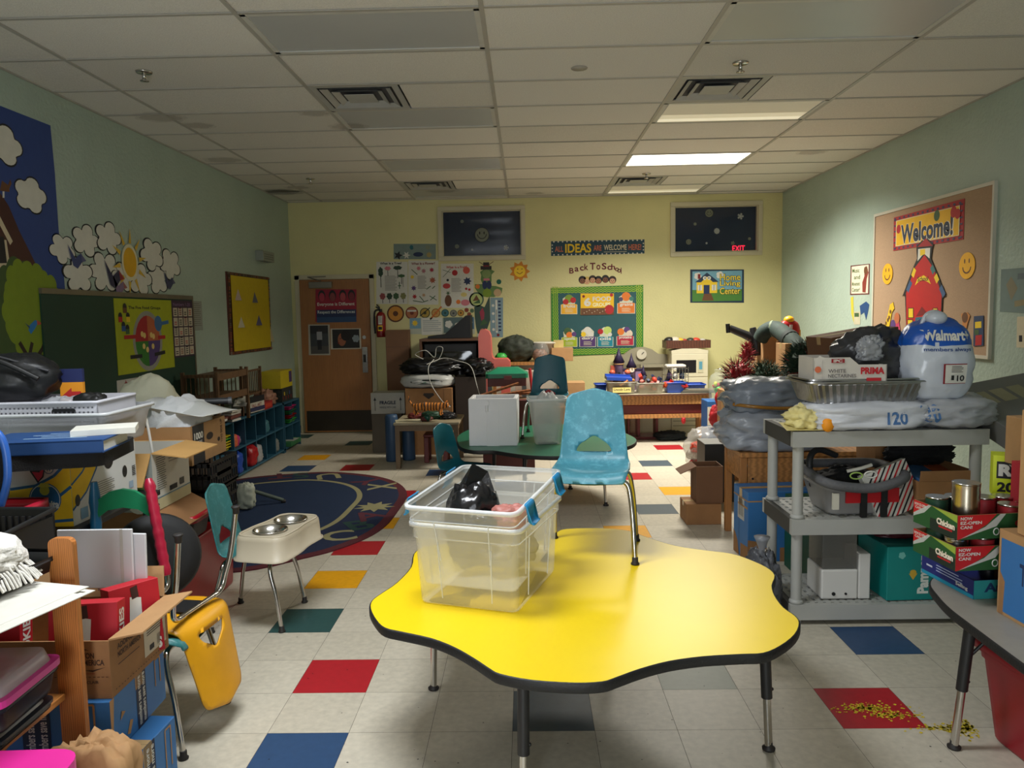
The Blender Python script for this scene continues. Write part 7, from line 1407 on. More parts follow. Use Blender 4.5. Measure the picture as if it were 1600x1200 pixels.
def bcar(m, w, d, h):
    face(m, 'left', w, d, h); m.R(BLB, .04, .04, .98, .9); m.Pg(KRAFTD, [(.04, .9), (.04, .5), (.12, .4), (.1, .0), (.02, 0)]); m.Pg(KRAFTD, [(.7, .3), (1, .5), (1, .1), (.6, .12)]); m.T(P(30, 50, 90), 'TL-2', .35, .45, .7, .7, off=.02)
    face(m, 'front', w, d, h); m.R(BLB, .03, .03, .98, .9); m.Pg(KRAFTD, [(.3, .1), (.9, .3), (.8, .0), (.3, 0)])
lx3, ly3 = corner_locb(1557, 965, 2.57, .30, .30, .04); carton('blue_carton', 'brown edged blue carton on the near right table at the picture edge', 'box', (lx3, ly3, .501), .04, .30, .30, .29, KRAFT, draw=lambda m: bcar(m, .30, .30, .29))
lx4, ly4 = corner_locb(1588, 850, 2.50, .30, .24, .03); carton('brown_carton', 'upright brown carton on the blue one at the picture edge', 'box', (lx4, ly4, .793), .03, .30, .24, .41, KRAFT)
def mk12(m, w, d, h): face(m, 'left', w, d, h); m.T(INK, '12', .55, .2, .85, .5, off=.02)
lx5, ly5 = corner_locb(1569, 722, 2.93, .34, .30, .04); lz5 = Yp(1569, 722, 2.93).z
carton('brown_carton', 'brown carton marked 12 in pen high behind the picture edge one', 'box', (lx5, ly5, lz5), .04, .34, .30, .18, KRAFT, draw=lambda m: mk12(m, .34, .26, .19))
bag('snack_bag', 'red and white foil snack bag on the carton marked 12', M((190, 184, 184), .25, var=.2, bump=.4, bs=14), (lx5+.06, ly5+.0, lz5+.192), (.24, .18, .07), 111, 0, .2)
carton('brown_carton', 'plain brown carton on the table holding up the one marked 12', 'box', (lx5+.09, ly5+.03, .501), 0, .26, .2, lz5-.503, KRAFTD)
# red tote under the table
pt = Zp(1545, 1165, 0); t = thing('red_tote', 'deep red plastic tote with a white label under the near right table', 'storage tote', (pt.x+.24, pt.y-.12+.05, 0), .08); m = MB(); RTE = M((150, 16, 34), .4, var=.05, name='wine_red_plastic'); tote(m, RTE, .38, .30, .36, .46, .38, r=.05); m.build('tub', t); m = MB(); rimring(m, RTE, .46, .38, .36, r=.05, o=.02, hh=.03); m.build('rim', t)
m = MB(); m.X = Matrix.Translation((-.115, -.183, .12)) @ Matrix.Rotation(-.1, 4, 'X'); m.box(WP, -.05, .06, -.012, -.008, 0, .14); m.frame((-.05, -.012, 0), (1, 0, 0), (0, 0, 1), .11, .14); m.T(RD, 'TOTE', .15, .5, .6, .6, off=.03); m.R(INK, .2, .2, .35, .32); m.R(INK, .4, .2, .55, .32); m.E(RD2, .6, .8, .2); m.build('paper_label', t)
# spilled yellow crumbs on the floor
YCR = M((214, 190, 40), .95, var=.2, vs=60, name='yellow_crumbs'); m = MB(); m.frame((0, 0, 0), (1, 0, 0), (0, 1, 0), 1, 1, .0012); rd = random.Random(9)
for cx_, cy_, sx_, sy_, n in ((1355, 1107, 42, 7, 200), (1395, 1118, 40, 5, 110), (1480, 1138, 40, 5, 160), (1515, 1135, 26, 14, 260)):
    for k in range(n):
        p = Zp(cx_+rd.gauss(0, sx_*.55), cy_+rd.gauss(0, sy_*.6), 0); r_ = rd.uniform(.002, .008)
        if p.x < 1.62: m.lay = .0012; m.Pg(YCR, [(p.x-r_, p.y), (p.x, p.y-r_*.8), (p.x+r_, p.y+r_*.2), (p.x+r_*.1, p.y+r_)])
tag(m.build('yellow_crumbs'), 'yellow powdery crumbs spilled across the red tile and floor', 'crumbs', kind='stuff')
m = MB(); m.frame((0, 0, 0), (1, 0, 0), (0, 1, 0), 1, 1, .0012)
for k in range(130):
    p = Zp(rd.uniform(250, 1500), rd.uniform(880, 1195), 0); r_ = rd.uniform(.0015, .004); m.lay = .0012; m.Pg(INK, [(p.x-r_, p.y), (p.x, p.y-r_*.6), (p.x+r_*1.3, p.y), (p.x, p.y+r_)])
tag(m.build('floor_specks'), 'tiny dark specks of dirt scattered over the floor tiles', 'dirt', kind='stuff')
# ================================================================ along the left wall: cubbies and what lies on them
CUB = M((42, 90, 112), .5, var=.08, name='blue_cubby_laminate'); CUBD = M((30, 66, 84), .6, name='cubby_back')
def cubby(label, y0, y1, n, h=.58, x0=XL+.01, x1=-2.78, rows=2):
    t = thing('cubby_shelf', label, 'cubby shelf', ((x0+x1)/2, (y0+y1)/2, 0)); w, d = x1-x0, y1-y0
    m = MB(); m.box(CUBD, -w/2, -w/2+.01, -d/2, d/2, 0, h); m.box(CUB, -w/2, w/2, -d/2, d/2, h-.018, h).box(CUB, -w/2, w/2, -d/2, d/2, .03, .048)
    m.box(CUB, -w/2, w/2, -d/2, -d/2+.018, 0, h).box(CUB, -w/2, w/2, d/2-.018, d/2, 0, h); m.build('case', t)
    for r_ in range(1, rows): MB().box(CUB, -w/2+.01, w/2, -d/2+.018, d/2-.018, h*r_/rows, h*r_/rows+.016).build('shelf_board', t)
    for k in range(1, n): y = -d/2+d*k/n; MB().box(CUB, -w/2+.01, w/2-.002, y-.008, y+.008, .048, h-.018).build('divider', t)
    return t
cubby('long low blue cubby shelf along the left wall', 6.28, 8.66, 8); cubby('short blue cubby shelf nearest the door', 8.69, 9.30, 2, h=.57)
CX = -2.90
def stuff_box(name, label, y, z, w, d, h, c, cat='bin', x=CX+.02, n=1):
    m = MB(); tote(m, c, w*.85, d*.85, h, w, d, r=.015); tag(m.build(name, loc=(x, y, z), shade=None), label, cat)
GRN = M((60, 170, 70), .4, name='green_plastic'); YLP = M((226, 204, 40), .4, name='yellow_plastic'); PKP = M((200, 50, 120), .4, name='pink_plastic'); BLP = M((34, 74, 170), .4, name='royal_blue_plastic'); ORP = M((220, 110, 70), .4, name='orange_plastic')
for k, (c, nm) in enumerate(((YLP, 'bottom'), (YLP, 'second'), (YLP, 'third'), (GRN, 'fourth'), (YLP, 'top'))):
    m = MB(); tote(m, c, .16, .17, .045, .20, .2, r=.015); tag(m.build('stacking_tray', loc=(CX+.01, 7.02, .31+.026*k)), nm+' yellow or green tray of the nested stack in the blue cubby', 'tray', 'nested trays in the cubby')
for i, (y, z, s, c, nm) in enumerate(((7.30, .308, .09, ORP, 'orange'), (7.36, .308, .08, PKP, 'pink'), (7.50, .308, .07, M((190, 190, 200), .4), 'grey'), (7.3, .05, .15, BLP, 'blue'), (7.70, .05, .15, RB, 'red'), (7.9, .05, .13, M((190, 190, 190), .4, alpha=.7), 'milky'), (8.2, .308, .10, M((60, 110, 120), .5), 'dull green'), (8.5, .05, .1, M((120, 124, 120), .5), 'grey green'))):
    m = MB(); m.blob(c, (0, 0, 0), (s*1.2, s*1.3, s*1.5), 200+i, .12, 2.2, 3.4); tag(m.build('cubby_toy', loc=(CX+.04, y, z)), nm+' toy tub in the '+('upper' if z > .2 else 'lower')+' row of the long cubby shelf', 'toy')
for k, (z, c, nm) in enumerate(((.309, GRN, 'lower green'), (.36, RB, 'lower red'), (.411, M((40, 120, 70), .4), 'upper dark green'), (.462, PKP, 'upper pink red'))):
    m = MB(); tote(m, c, .19, .2, .048, .23, .25, r=.015); tag(m.build('stacking_tray', loc=(CX+.02, 9.0, z)), nm+' tray of the stack in the cubby nearest the door', 'tray', 'trays in the short cubby')
m = MB(); m.box(M((60, 130, 80), .6), -.1, .1, -.2, .2, 0, .05).box(P(200, 200, 190), -.05, .1, -.1, .12, .0501, .054); tag(m.build('green_mat', loc=(CX+.05, 9.0, .05)), 'folded green mat in the bottom of the cubby nearest the door', 'mat')
# toy bunk frame / small wooden rack on the cubbies
WRK = M((112, 82, 54), .6, var=.1, kind='wood', name='dull_brown_wood')
t = thing('doll_bunk', 'small slatted wooden doll bunk bed on the cubby shelf', 'doll bed', (-2.86, 7.02, .581)); w, d, h = .30, .72, .50
for x in (-w/2, w/2):
    for y in (-d/2, d/2): MB().box(WRK, x-.014, x+.014, y-.014, y+.014, 0, h).build('post', t)
for z in (.26, .45): MB().box(WRK, -w/2, w/2, -d/2, d/2, z, z+.012).box(WRK, w/2-.006, w/2+.006, -d/2, d/2, z-.03, z+.03).build('bed_board', t)
for s in (-1, 1):
    m = MB(); y = s*d/2
    for k in range(7): x = -w/2+.03+k*.04; m.box(WRK, x-.004, x+.004, y-.004, y+.004, .27, .46)
    m.box(WRK, -w/2, w/2, y-.006, y+.006, .46, .48); m.build('slatted_end', t)
t = thing('doll_bunk', 'second wooden doll bunk with slats, farther along the cubby shelf', 'doll bed', (-2.92, 7.80, .581)); w, d, h = .20, .55, .46
for x in (-w/2, w/2):
    for y in (-d/2, d/2): MB().box(WRK, x-.012, x+.012, y-.012, y+.012, 0, h).build('post', t)
m = MB(); [m.box(WRK, w/2-.004, w/2+.004, -d/2+.03+k*.05, -d/2+.042+k*.05, .2, .43) for k in range(10)]; m.box(WRK, w/2-.006, w/2+.006, -d/2, d/2, .42, .44); m.build('side_rail', t); MB().box(WRK, -w/2, w/2, -d/2, d/2, .18, .2).build('bed_board', t)
m = MB(); m.box(P(100, 18, 30), -.18, .16, -.005, .01, 0, .28).box(P(190, 186, 176), .16, .165, -.005, .01, 0, .28); tag(m.build('red_folder', loc=(-2.87, 6.52, .582), rz=.0, rot=(-.06, 0, 0)), 'dark red hardcover standing at the near end of the cubby shelf', 'book')
rd = random.Random(12)
for k in range(9):
    c = rd.choice((P(196, 192, 180), P(60, 64, 70), P(150, 150, 146), P(210, 208, 200), P(110, 60, 50))); m = MB(); w, d, h = rd.uniform(.12, .2), rd.uniform(.16, .26), rd.uniform(.012, .03); m.box(c, -w/2, w/2, -d/2, d/2, 0, h)
    tag(m.build('flat_book', loc=(-2.82+rd.uniform(-.03, .02), 6.80+.04*(k % 2)+ (.34 if k > 4 else 0), .582+.031*(k if k < 5 else k-5)), rz=rd.uniform(-.3, .3)), ('flat book, %s of the pile nearer the red hardcover' % ('lowest', 'second', 'third', 'fourth', 'top')[k]) if k < 5 else ('flat paper bundle, %s of the pile under the doll bunk' % ('lowest', 'second', 'third', 'top')[k-5]), 'book', 'flat books on the cubby shelf')
m = MB(); m.box(P(196, 190, 176), -.1, .1, -.16, .16, 0, .10).box(INK, .1, .103, -.16, .16, .1, .16).box(P(40, 44, 80), .1, .103, -.16, .16, .01, .05); m.frame((.1, -.16, 0), (0, 1, 0), (0, 0, 1), .32, .1); m.T(P(130, 40, 36), 'FALL ART', .1, .5, .8, .85, off=.02); tag(m.build('paper_file', loc=(-2.84, 7.74, .60), rz=-.1), 'white paper file box with dark red lettering on the cubby shelf', 'file box')
m = MB(); m.box(P(150, 30, 34), -.1, .1, -.13, .13, 0, .08).box(P(180, 60, 40), .1, .102, -.1, .1, .02, .06); tag(m.build('red_box', loc=(-2.86, 8.12, .582)), 'small red box on the cubby shelf', 'box')
m = MB(); m.sheet(P(190, 188, 180), round_poly([(-.06, -.3), (.06, -.3), (.06, .3), (-.06, .3)], .02), [], lambda x, y: Vector((x, y, .04*math.sin(y*9)+.04)), .05); tag(m.build('paper_strip', loc=(-2.80, 7.45, .70), rz=.3), 'curling white paper strip over the books on the cubby shelf', 'paper')
m = MB(); m.blob(M((150, 110, 90), .6, var=.5, vs=20), (0, 0, 0), (.2, .34, .18), 44, .3, 2.6, 2.4); tag(m.build('paper_bundle', loc=(-2.90, 8.42, .583)), 'untidy bundle of papers and crafts on the cubby shelf', 'papers')
m = MB(); m.box(M((40, 44, 40), .7, var=.5, vs=26), -.11, .11, -.2, .2, 0, .16); m.frame((.11, -.2, 0), (0, 1, 0), (0, 0, 1), .4, .16); [m.R(rd.choice((GR1, BL, RD2, YE)), .05+.12*k, .15+.3*(k % 2), .12+.12*k, .4+.3*(k % 2)) for k in range(7)]; tag(m.build('patterned_box', loc=(-2.93, 8.98, .572)), 'dark multicoloured box on the cubby nearest the door', 'box')
m = MB(); m.box(P(196, 176, 30), -.11, .11, -.22, .22, 0, .20).box(P(70, 50, 100), .08, .112, .1, .2, .05, .18); tag(m.build('yellow_box', loc=(-2.93, 8.96, .733)), 'yellow box with purple mark on top of the patterned one', 'box')
# ================================================================ between door and TV cabinet
exm = thing('fire_extinguisher', 'small red fire extinguisher hung on the wall beside the door', 'fire extinguisher', (Yp(596, 527, 10.1).x, 10.10, Yp(596, 527, 10.1).z))
MB().lathe(M((130, 18, 20), .35, name='extinguisher_red'), [(.001, 0), (.058, .002), (.062, .02), (.062, .27), (.05, .31), (.02, .335)], n=24).build('cylinder', exm)
MB().cyl(BLK, (0, 0, .335), (0, 0, .37), .02).bar(BLK, (-.01, 0, .37), (-.06, 0, .40), .02).bar(BLK, (-.01, 0, .385), (-.05, 0, .43), .016).build('valve_handle', exm)
MB().tube(BLK, smooth_path([(-.01, 0, .36), (-.075, 0, .34), (-.088, 0, .2), (-.08, 0, .05)], 6), .012, 8).build('hose', exm)
m = MB(); m.frame((-.03, -.0625, .08), (1, 0, 0), (0, 0, 1), .06, .2); m.R(P(200, 200, 190), .1, .45, .95, 1); m.R(YE, 0, .02, 1, .38); lines(m, .2, .5, .85, .95, 6, P(90, 90, 90)); m.R(INK, .1, .1, .9, .3); m.build('label', exm); MB().box(RB, -.02, .02, .06, .098, .1, .3).build('wall_bracket', exm)
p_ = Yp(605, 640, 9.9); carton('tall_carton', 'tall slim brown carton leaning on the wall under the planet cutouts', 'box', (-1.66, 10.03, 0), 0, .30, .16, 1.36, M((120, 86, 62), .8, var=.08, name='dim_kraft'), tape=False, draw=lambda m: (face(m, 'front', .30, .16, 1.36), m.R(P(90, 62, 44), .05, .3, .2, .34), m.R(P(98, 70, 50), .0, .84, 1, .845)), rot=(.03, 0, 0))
p_ = Yp(602, 645, 8.55); z0 = p_.z-.012
def frag(m): face(m, 'front', .38, .28, .235); m.T(P(30, 40, 60), 'FRAGILE', .26, .45, .74, .62, off=.04); m.T(P(60, 70, 80), 'HANDLE WITH CARE', .26, .26, .74, .36, off=.02); [(m.R(INK, u-.008, .15, u+.008, .7), m.Pg(INK, [(u-.04, .64), (u+.04, .64), (u, .8)])) for u in (.12, .88)]
carton('fragile_carton', 'pale carton printed Fragile with up arrows beside the door', 'box', (p_.x+.03, 8.70, z0), 0, .38, .28, .235, M((176, 174, 164), .6, name='grey_white_card'), tape=False, draw=frag)
BLU = M((46, 74, 104), .5, var=.06, name='slate_blue_plastic')
for i, (px, lab) in enumerate(((612, 'tall slate blue plastic pillar at the corner of the craft table'), (638, 'shorter slate blue plastic pillar under the craft table'))):
    p_ = Zp(px, 722 if i == 0 else 720, 0); h = .50 if i == 0 else .33; m = MB(); m.lathe(BLU, [(.001, 0), (.065, .002), (.07, .02), (.068, h-.03), (.06, h), (.001, h+.004)], n=20); o = tag(m.build('plastic_pillar', loc=(p_.x, p_.y+.06, 0)), lab, 'plastic post')
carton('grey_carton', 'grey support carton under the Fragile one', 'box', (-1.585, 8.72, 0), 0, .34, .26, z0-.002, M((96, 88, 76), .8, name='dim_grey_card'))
# craft table (small low wooden) with tiger toy
a = Zp(620, 733, 0); b = Zp(713, 715, 0); TX0, TX1, TYY = a.x-.02, -.68, a.y
t = thing('craft_table', 'small low wooden child table with a toy tiger on it', 'table', ((TX0+TX1)/2, TYY+.30, 0)); w, d = TX1-TX0, .62; TP = M((150, 138, 112), .5, var=.12, name='worn_table_laminate'); WL = M((120, 98, 72), .6, var=.1, kind='wood', stretch=(5, 5, .8), name='grey_brown_wood')
MB().box(TP, -w/2, w/2, -d/2, d/2, .445, .47).build('table_top', t, bevel=.005); MB().box(WL, -w/2+.02, w/2-.02, -d/2+.02, -d/2+.04, .385, .445).box(WL, -w/2+.02, -w/2+.04, -d/2+.03, d/2-.03, .385, .445).box(WL, w/2-.04, w/2-.02, -d/2+.03, d/2-.03, .385, .445).build('apron', t)
for x in (-w/2+.035, w/2-.035):
    for y in (-d/2+.035, d/2-.035): MB().box(WL, x-.022, x+.022, y-.022, y+.022, 0, .445).build('leg', t)
tx, ty = (TX0+TX1)/2, TYY+.30
TIG = M((206, 120, 40), .7, var=.05, name='orange_fur')
def tigermat():
    m = bpy.data.materials.new('tiger_striped_fur'); m.use_nodes = True; nt = m.node_tree; N = nt.nodes; L = nt.links; tc = N.new('ShaderNodeTexCoord'); wv = N.new('ShaderNodeTexWave'); wv.inputs['Scale'].default_value = 7; wv.inputs['Distortion'].default_value = 4; rp = N.new('ShaderNodeValToRGB'); rp.color_ramp.elements[0].color = (.01, .008, .006, 1); rp.color_ramp.elements[1].color = (.66, .22, .03, 1); rp.color_ramp.elements[0].position = .25; rp.color_ramp.elements[1].position = .36
    L.new(tc.outputs['Object'], wv.inputs['Vector']); L.new(wv.outputs['Fac'], rp.inputs[0]); L.new(rp.outputs[0], N['Principled BSDF'].inputs['Base Color']); N['Principled BSDF'].inputs['Roughness'].default_value = .7; return m
TGM = tigermat()
# toy tiger: one continuous skinned body
def skinned(name, verts, edges, radii, mat, parent=None, loc=(0, 0, 0), rz=0, sub=2, rot=None):
    me = bpy.data.meshes.new(name); me.from_pydata(verts, edges, []); o = bpy.data.objects.new(name, me); COL.objects.link(o)
    if parent: o.parent = parent
    o.location = loc; o.rotation_euler = rot or (0, 0, rz); me.materials.append(mat)
    sk = o.modifiers.new('skin', 'SKIN'); 
    if not me.skin_vertices: me.attributes  # layer is made with the modifier below
    return o, sk
def skin_body(name, verts, edges, radii, mat, **k):
    o, sk = skinned(name, verts, edges, radii, mat, **k)
    import bmesh
    bm = bmesh.new(); bm.from_mesh(o.data); ly = bm.verts.layers.skin.verify(); bm.verts.ensure_lookup_table()
    for v, r in zip(bm.verts, radii): v[ly].radius = (r, r)
    bm.verts[0][ly].use_root = True; bm.to_mesh(o.data); bm.free(); sk.use_smooth_shade = True
    s = o.modifiers.new('sub', 'SUBSURF'); s.levels = 2; s.render_levels = 2; return o
tv = [(0, 0, .10), (.09, 0, .105), (.17, 0, .10), (.22, 0, .115), (.265, 0, .125), (.30, 0, .115), (-.10, 0, .105), (-.18, 0, .10), (-.23, 0, .12), (-.27, 0, .17), (-.285, 0, .23)]
te = [(0, 1), (1, 2), (2, 3), (3, 4), (4, 5), (0, 6), (6, 7), (7, 8), (8, 9), (9, 10)]; tr = [.052, .05, .048, .036, .040, .022, .048, .046, .014, .011, .009]
for x, k in ((.16, 2), (-.17, 7)):
    for y in (-.035, .035):
        i = len(tv); bend = .02 if x > 0 else -.03
        tv += [(x, y, .075), (x+bend, y*1.2, .040), (x+bend*(.4 if x > 0 else .1), y*1.2, .012), (x+bend*.4+.03, y*1.2, .010)]; te += [(k, i), (i, i+1), (i+1, i+2), (i+2, i+3)]; tr += [.026, .017, .013, .012]
p_ = Yp(670, 640, 7.75)
tg = skin_body('toy_tiger', tv, te, tr, TGM, loc=(p_.x, 7.72, .535), rz=-.12); tag(tg, 'striped orange toy tiger standing on the clutter of the craft table', 'toy')
m = MB(); [m.sphere(TIG, (.262, s*.026, .163), (.010, .008, .012)) for s in (-1, 1)]; m.build('ear', tg); m = MB(); [m.sphere(INK, (.296, s*.016, .136), .005) for s in (-1, 1)]; m.sphere(INK, (.322, 0, .118), .006); m.sphere(WP, (.305, 0, .104), (.014, .015, .010)); m.build('face_marks', tg); tg.scale = (.72, .8, .85)
for i, (dx, dy, s, c, nm) in enumerate(((.02, .0, (.22, .16, .075), M((36, 70, 50), .5), 'dark green dinosaur like toy heap under the tiger'), (.20, -.03, (.16, .14, .07), M((40, 42, 46), .3, var=.4), 'black and silver toy vehicle at the craft table edge'), (-.14, .02, (.18, .16, .06), M((110, 40, 36), .6), 'dark red cloth scrap on the craft table'), (-.01, -.17, (.14, .08, .045), M((96, 46, 40), .6), 'maroon ribbed strip over the craft table front edge'), (.13, .15, (.2, .14, .06), M((90, 84, 74), .6, var=.3), 'grey heap of toys behind the tiger'))):
    m = MB(); m.blob(c, (0, 0, 0), s, 300+i, .22, 2.6, 2.6); tag(m.build('craft_toy', loc=(tx+dx, ty+dy, .472), rz=.3*i), nm, 'toy')
m = MB(); m.sphere(M((30, 84, 66), .3), (0, 0, .035), .035); tag(m.build('green_ball', loc=(tx+.0, ty-.2, .472)), 'dark green ball at the front of the craft table', 'ball')
m = MB(); m.box(M((196, 190, 160), .6), -.13, .13, -.09, .09, 0, .006); tag(m.build('paper_sheet', loc=(tx-.2, ty-.18, .471), rz=.2), 'cream paper sheet at the near left corner of the craft table', 'paper')
for i, (x, c, lab) in enumerate(((-.96, M((96, 32, 30), .5), 'dark red plastic stool standing under the craft table'), (-1.1, M((40, 62, 84), .5), 'slate blue stool under the craft table'))):
    t = thing('plastic_stool', lab, 'stool', (x, TYY+.42+.0*i, 0)) if i == 0 else None
    if t: 
        MB().box(c, -.13, .13, -.12, .12, .27, .30).build('seat', t, bevel=.01)
        for sx in (-.1, .1):
            for sy in (-.09, .09): MB().box(c, sx-.025, sx+.025, sy-.025, sy+.025, 0, .27).build('leg', t, bevel=.006)
# carton with heart hole, white pack and black bag behind the table
p_ = Yp(668, 640, 8.5)
carton('heart_hole_carton', 'brown carton with a dark hand hole carrying the white pack', 'box', (-1.08, 8.62, 0), 0, .52, .40, .74, KRAFTD, draw=lambda m: (face(m, 'front', .52, .40, .74), m.Pg(P(40, 26, 18), [(.38, .9), (.5, .84), (.62, .9), (.6, .93), (.4, .93)]), m.ln(P(90, 62, 40), [(.82, 0), (.82, 1)], .004)))
WPK = M((186, 186, 182), .3, var=.05, bump=.5, bs=12, name='white_wrap_film'); m = MB(); m.blob(WPK, (0, 0, 0), (.60, .40, .17), 55, .07, 2, 3.2); m.frame((-.3, -.5, 0), (1, 0, 0), (0, 0, 1), .6, .17); wrap(m, lambda q: (q.E(P(34, 44, 40), .5, .42, .30, .16), q.R(P(40, 110, 70), .4, .36, .5, .48), q.R(P(150, 150, 140), .56, .36, .66, .46))); tag(m.build('wrapped_pack', loc=(-1.10, 8.60, .742)), 'plastic wrapped white pack with an oval window on the brown carton', 'pack')
BGK = M((16, 16, 18), .35, var=.3, bump=.5, bs=10, name='black_bin_liner')
bag('black_bag', 'black bin liner lying on the wrapped white pack', BGK, (-1.06, 8.62, .895), (.66, .36, .18), 56, .05, .18)
bag('black_bag', 'black bin liner slumped in front of the television', BGK, (-.54, 8.62, .86), (.34, .34, .20), 57, -.1, .2)
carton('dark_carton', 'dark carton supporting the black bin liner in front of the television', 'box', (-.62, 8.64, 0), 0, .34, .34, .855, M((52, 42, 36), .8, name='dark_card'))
m = MB(); CBW = M((200, 198, 190), .4, name='white_cable'); pts = [(-.18, .04, .0), (-.26, -.02, .06), (-.14, -.04, .1), (-.05, 0, .02), (-.02, -.02, .13), (.05, -.04, .12), (.0, -.03, .0), (-.08, -.06, -.03), (-.12, -.10, -.05), (.05, -.02, .01), (.22, -.1, -.02), (.36, -.14, -.08), (.43, -.2, -.3), (.5, -.3, -.52)]
m.tube(CBW, smooth_path(pts, 7), .004, 6); m.tube(CBW, smooth_path([(-.05, -.05, .0), (-.09, -.24, -.08), (-.06, -.28, -.25), (.05, -.32, -.42), (.1, -.34, -.46)], 7), .004, 6); tag(m.build('white_cable', loc=(-.96, 8.46, 1.06)), 'tangled white cable trailing from the black bags', 'cable')
# TV cabinet
CABW = M((110, 74, 48), .5, var=.1, kind='wood', stretch=(5, 5, .8), name='brown_cabinet_wood')
t = thing('tv_cabinet', 'brown wooden cabinet holding a large dark television', 'cabinet', (-.94, 9.83, 0)); w, d, h = .76, .62, 1.25
for q in ((-w/2, -w/2+.03), (w/2-.03, w/2)): MB().box(CABW, q[0], q[1], -d/2, d/2, 0, h-.03).build('side_panel', t, bevel=.002)
MB().box(CABW, -w/2, w/2, -d/2, d/2, h-.03, h).build('top_panel', t, bevel=.002); MB().box(M((30, 26, 24), .6), -w/2+.03, w/2-.03, d/2-.02, d/2, .02, h-.03).build('back_panel', t)
MB().box(CABW, -w/2+.03, w/2-.03, -d/2+.02, d/2-.02, .50, .53).build('middle_shelf', t); MB().box(CABW, -w/2+.03, w/2-.03, -d/2+.02, d/2-.02, .02, .05).build('bottom_shelf', t); MB().cyl(BLK, (.15, -d/2+.04, .30), (.15, -d/2+.02, .30), .03).build('castor_hole', t)
t = thing('television', 'old black box television inside the brown cabinet', 'television', (-.94, 9.79, .531)); MB().box(BLK, -.33, .33, -.22, .2, 0, .66).build('tv_case', t, bevel=.01); m = MB(); m.sheet(M((10, 11, 13), .08, name='tv_glass'), round_poly([(-.27, .1), (.27, .1), (.27, .56), (-.27, .56)], .03), [], lambda x, z: Vector((x, -.222-.02*(1-(x/.27)**2)*(1-((z-.33)/.24)**2), z)), .05); m.build('screen', t)
m = MB(); m.X = Matrix.Translation((-.98, 9.72, 1.252)); BLKW = M((24, 25, 28), .6); X0 = Yp(690, 527, 9.55).x+.98; m.X = Matrix.Translation((-.94, 9.75, 1.252)); m.add([(-.28, -.18, 0), (.33, -.18, 0), (.33, .14, 0), (-.28, .14, 0), (-.28, -.18, .03), (-.07, -.18, .05), (.20, -.18, .28), (.26, -.18, .285), (.26, -.18, 0), (-.28, .14, .03), (-.07, .14, .05), (.20, .14, .28), (.26, .14, .285), (.26, .14, 0)], [(0, 3, 13, 8), (0, 8, 7, 6, 5, 4), (3, 9, 10, 11, 12, 13), (4, 5, 10, 9), (5, 6, 11, 10), (6, 7, 12, 11), (7, 8, 13, 12), (0, 4, 9, 3)], BLKW)
o = m.build('black_wedge', bevel=.004); tag(o, 'black wedge shaped panel lying on top of the TV cabinet', 'panel')
MB().box(P(60, 50, 44), -1.21, -1.12, 9.58, 9.66, 1.252, 1.28).build('small_clip', o)
# storage behind the white foam box: pink booster, green lid stool, planks, bag, jar, bucket
def solidbox(name, label, cat, x0, x1, y0, y1, z0, z1, m_, bevel=.004): return tag(MB().box(m_, -(x1-x0)/2, (x1-x0)/2, -(y1-y0)/2, (y1-y0)/2, 0, z1-z0).build(name, loc=((x0+x1)/2, (y0+y1)/2, z0), bevel=bevel), label, cat)
t = thing('low_counter', 'low wooden counter with white papers pinned below, carrying bags and buckets', 'counter', (.02, 9.45, 0)); MB().box(OAK, -.42, .42, -.3, .3, .93, .96).build('counter_top', t); MB().box(M((186, 180, 164), .6), -.40, .40, -.25, .28, .5, .93).build('white_back', t); MB().box(OAKV, -.42, -.38, -.3, .3, 0, .93).build('side_panel', t); MB().box(OAKV, .38, .42, -.3, .3, 0, .93).build('side_panel', t)
m = MB(); m.frame((-.40, 9.2, .6), (1, 0, 0), (0, 0, 1), .8, .33); [m.R(c, u, v, u+.14, v+.4) for c, u, v in ((P(170, 60, 50), .42, .3), (P(90, 120, 80), .62, .4), (P(60, 90, 120), .8, .3))]
PNKP = M((202, 98, 88), .4, var=.05, name='salmon_plastic'); t = thing('booster_chair', 'salmon pink moulded toddler chair beside the TV cabinet', 'chair', (-.34, 8.75, .60), .0)
m = MB(); m.X = Matrix.Translation((0, .13, 0)) @ Matrix.Rotation(PI/2, 4, 'X'); sil = [(-.19, .0), (-.19, .70), (-.17, .76), (-.12, .78), (-.07, .75), (-.05, .70), (-.045, .50), (-.03, .44), (.13, .44), (.16, .41), (.165, .2), (.15, 0), (.06, 0), (.05, .16), (-.06, .16), (-.07, 0)]; m.prism(PNKP, sil, -.0, .28); m.build('moulded_seat', t, bevel=.02, seg=3)
carton('brown_carton', 'brown carton under the salmon toddler chair', 'box', (-.34, 8.78, 0), 0, .36, .36, .598, KRAFTD)
t = thing('lidded_stool', 'green lidded activity stool on grey legs behind the foam box', 'stool', (-.205, 8.05, .0), .03); TG = M((22, 116, 84), .4, name='green_lid_plastic'); GL = M((104, 108, 110), .5, name='grey_leg_plastic')
m = MB(); m.prism(TG, round_poly([(-.22, -.19), (.22, -.19), (.22, .19), (-.22, .19)], .04), .885, .93); m.add([(-.21, -.18, .93), (.21, -.18, .93), (.21, .18, .93), (-.21, .18, .93), (-.10, -.08, .985), (.12, -.08, .985), (.12, .1, .985), (-.10, .1, .985)], [(0, 1, 5, 4), (1, 2, 6, 5), (2, 3, 7, 6), (3, 0, 4, 7), (4, 5, 6, 7)], TG); m.build('lid', t, bevel=.006)
MB().box(M((120, 60, 56), .5), -.03, .05, -.205, -.185, .87, .91).build('latch', t); MB().box(M((96, 44, 40), .5), -.20, .20, -.17, .17, .80, .885).build('tub', t, bevel=.006)
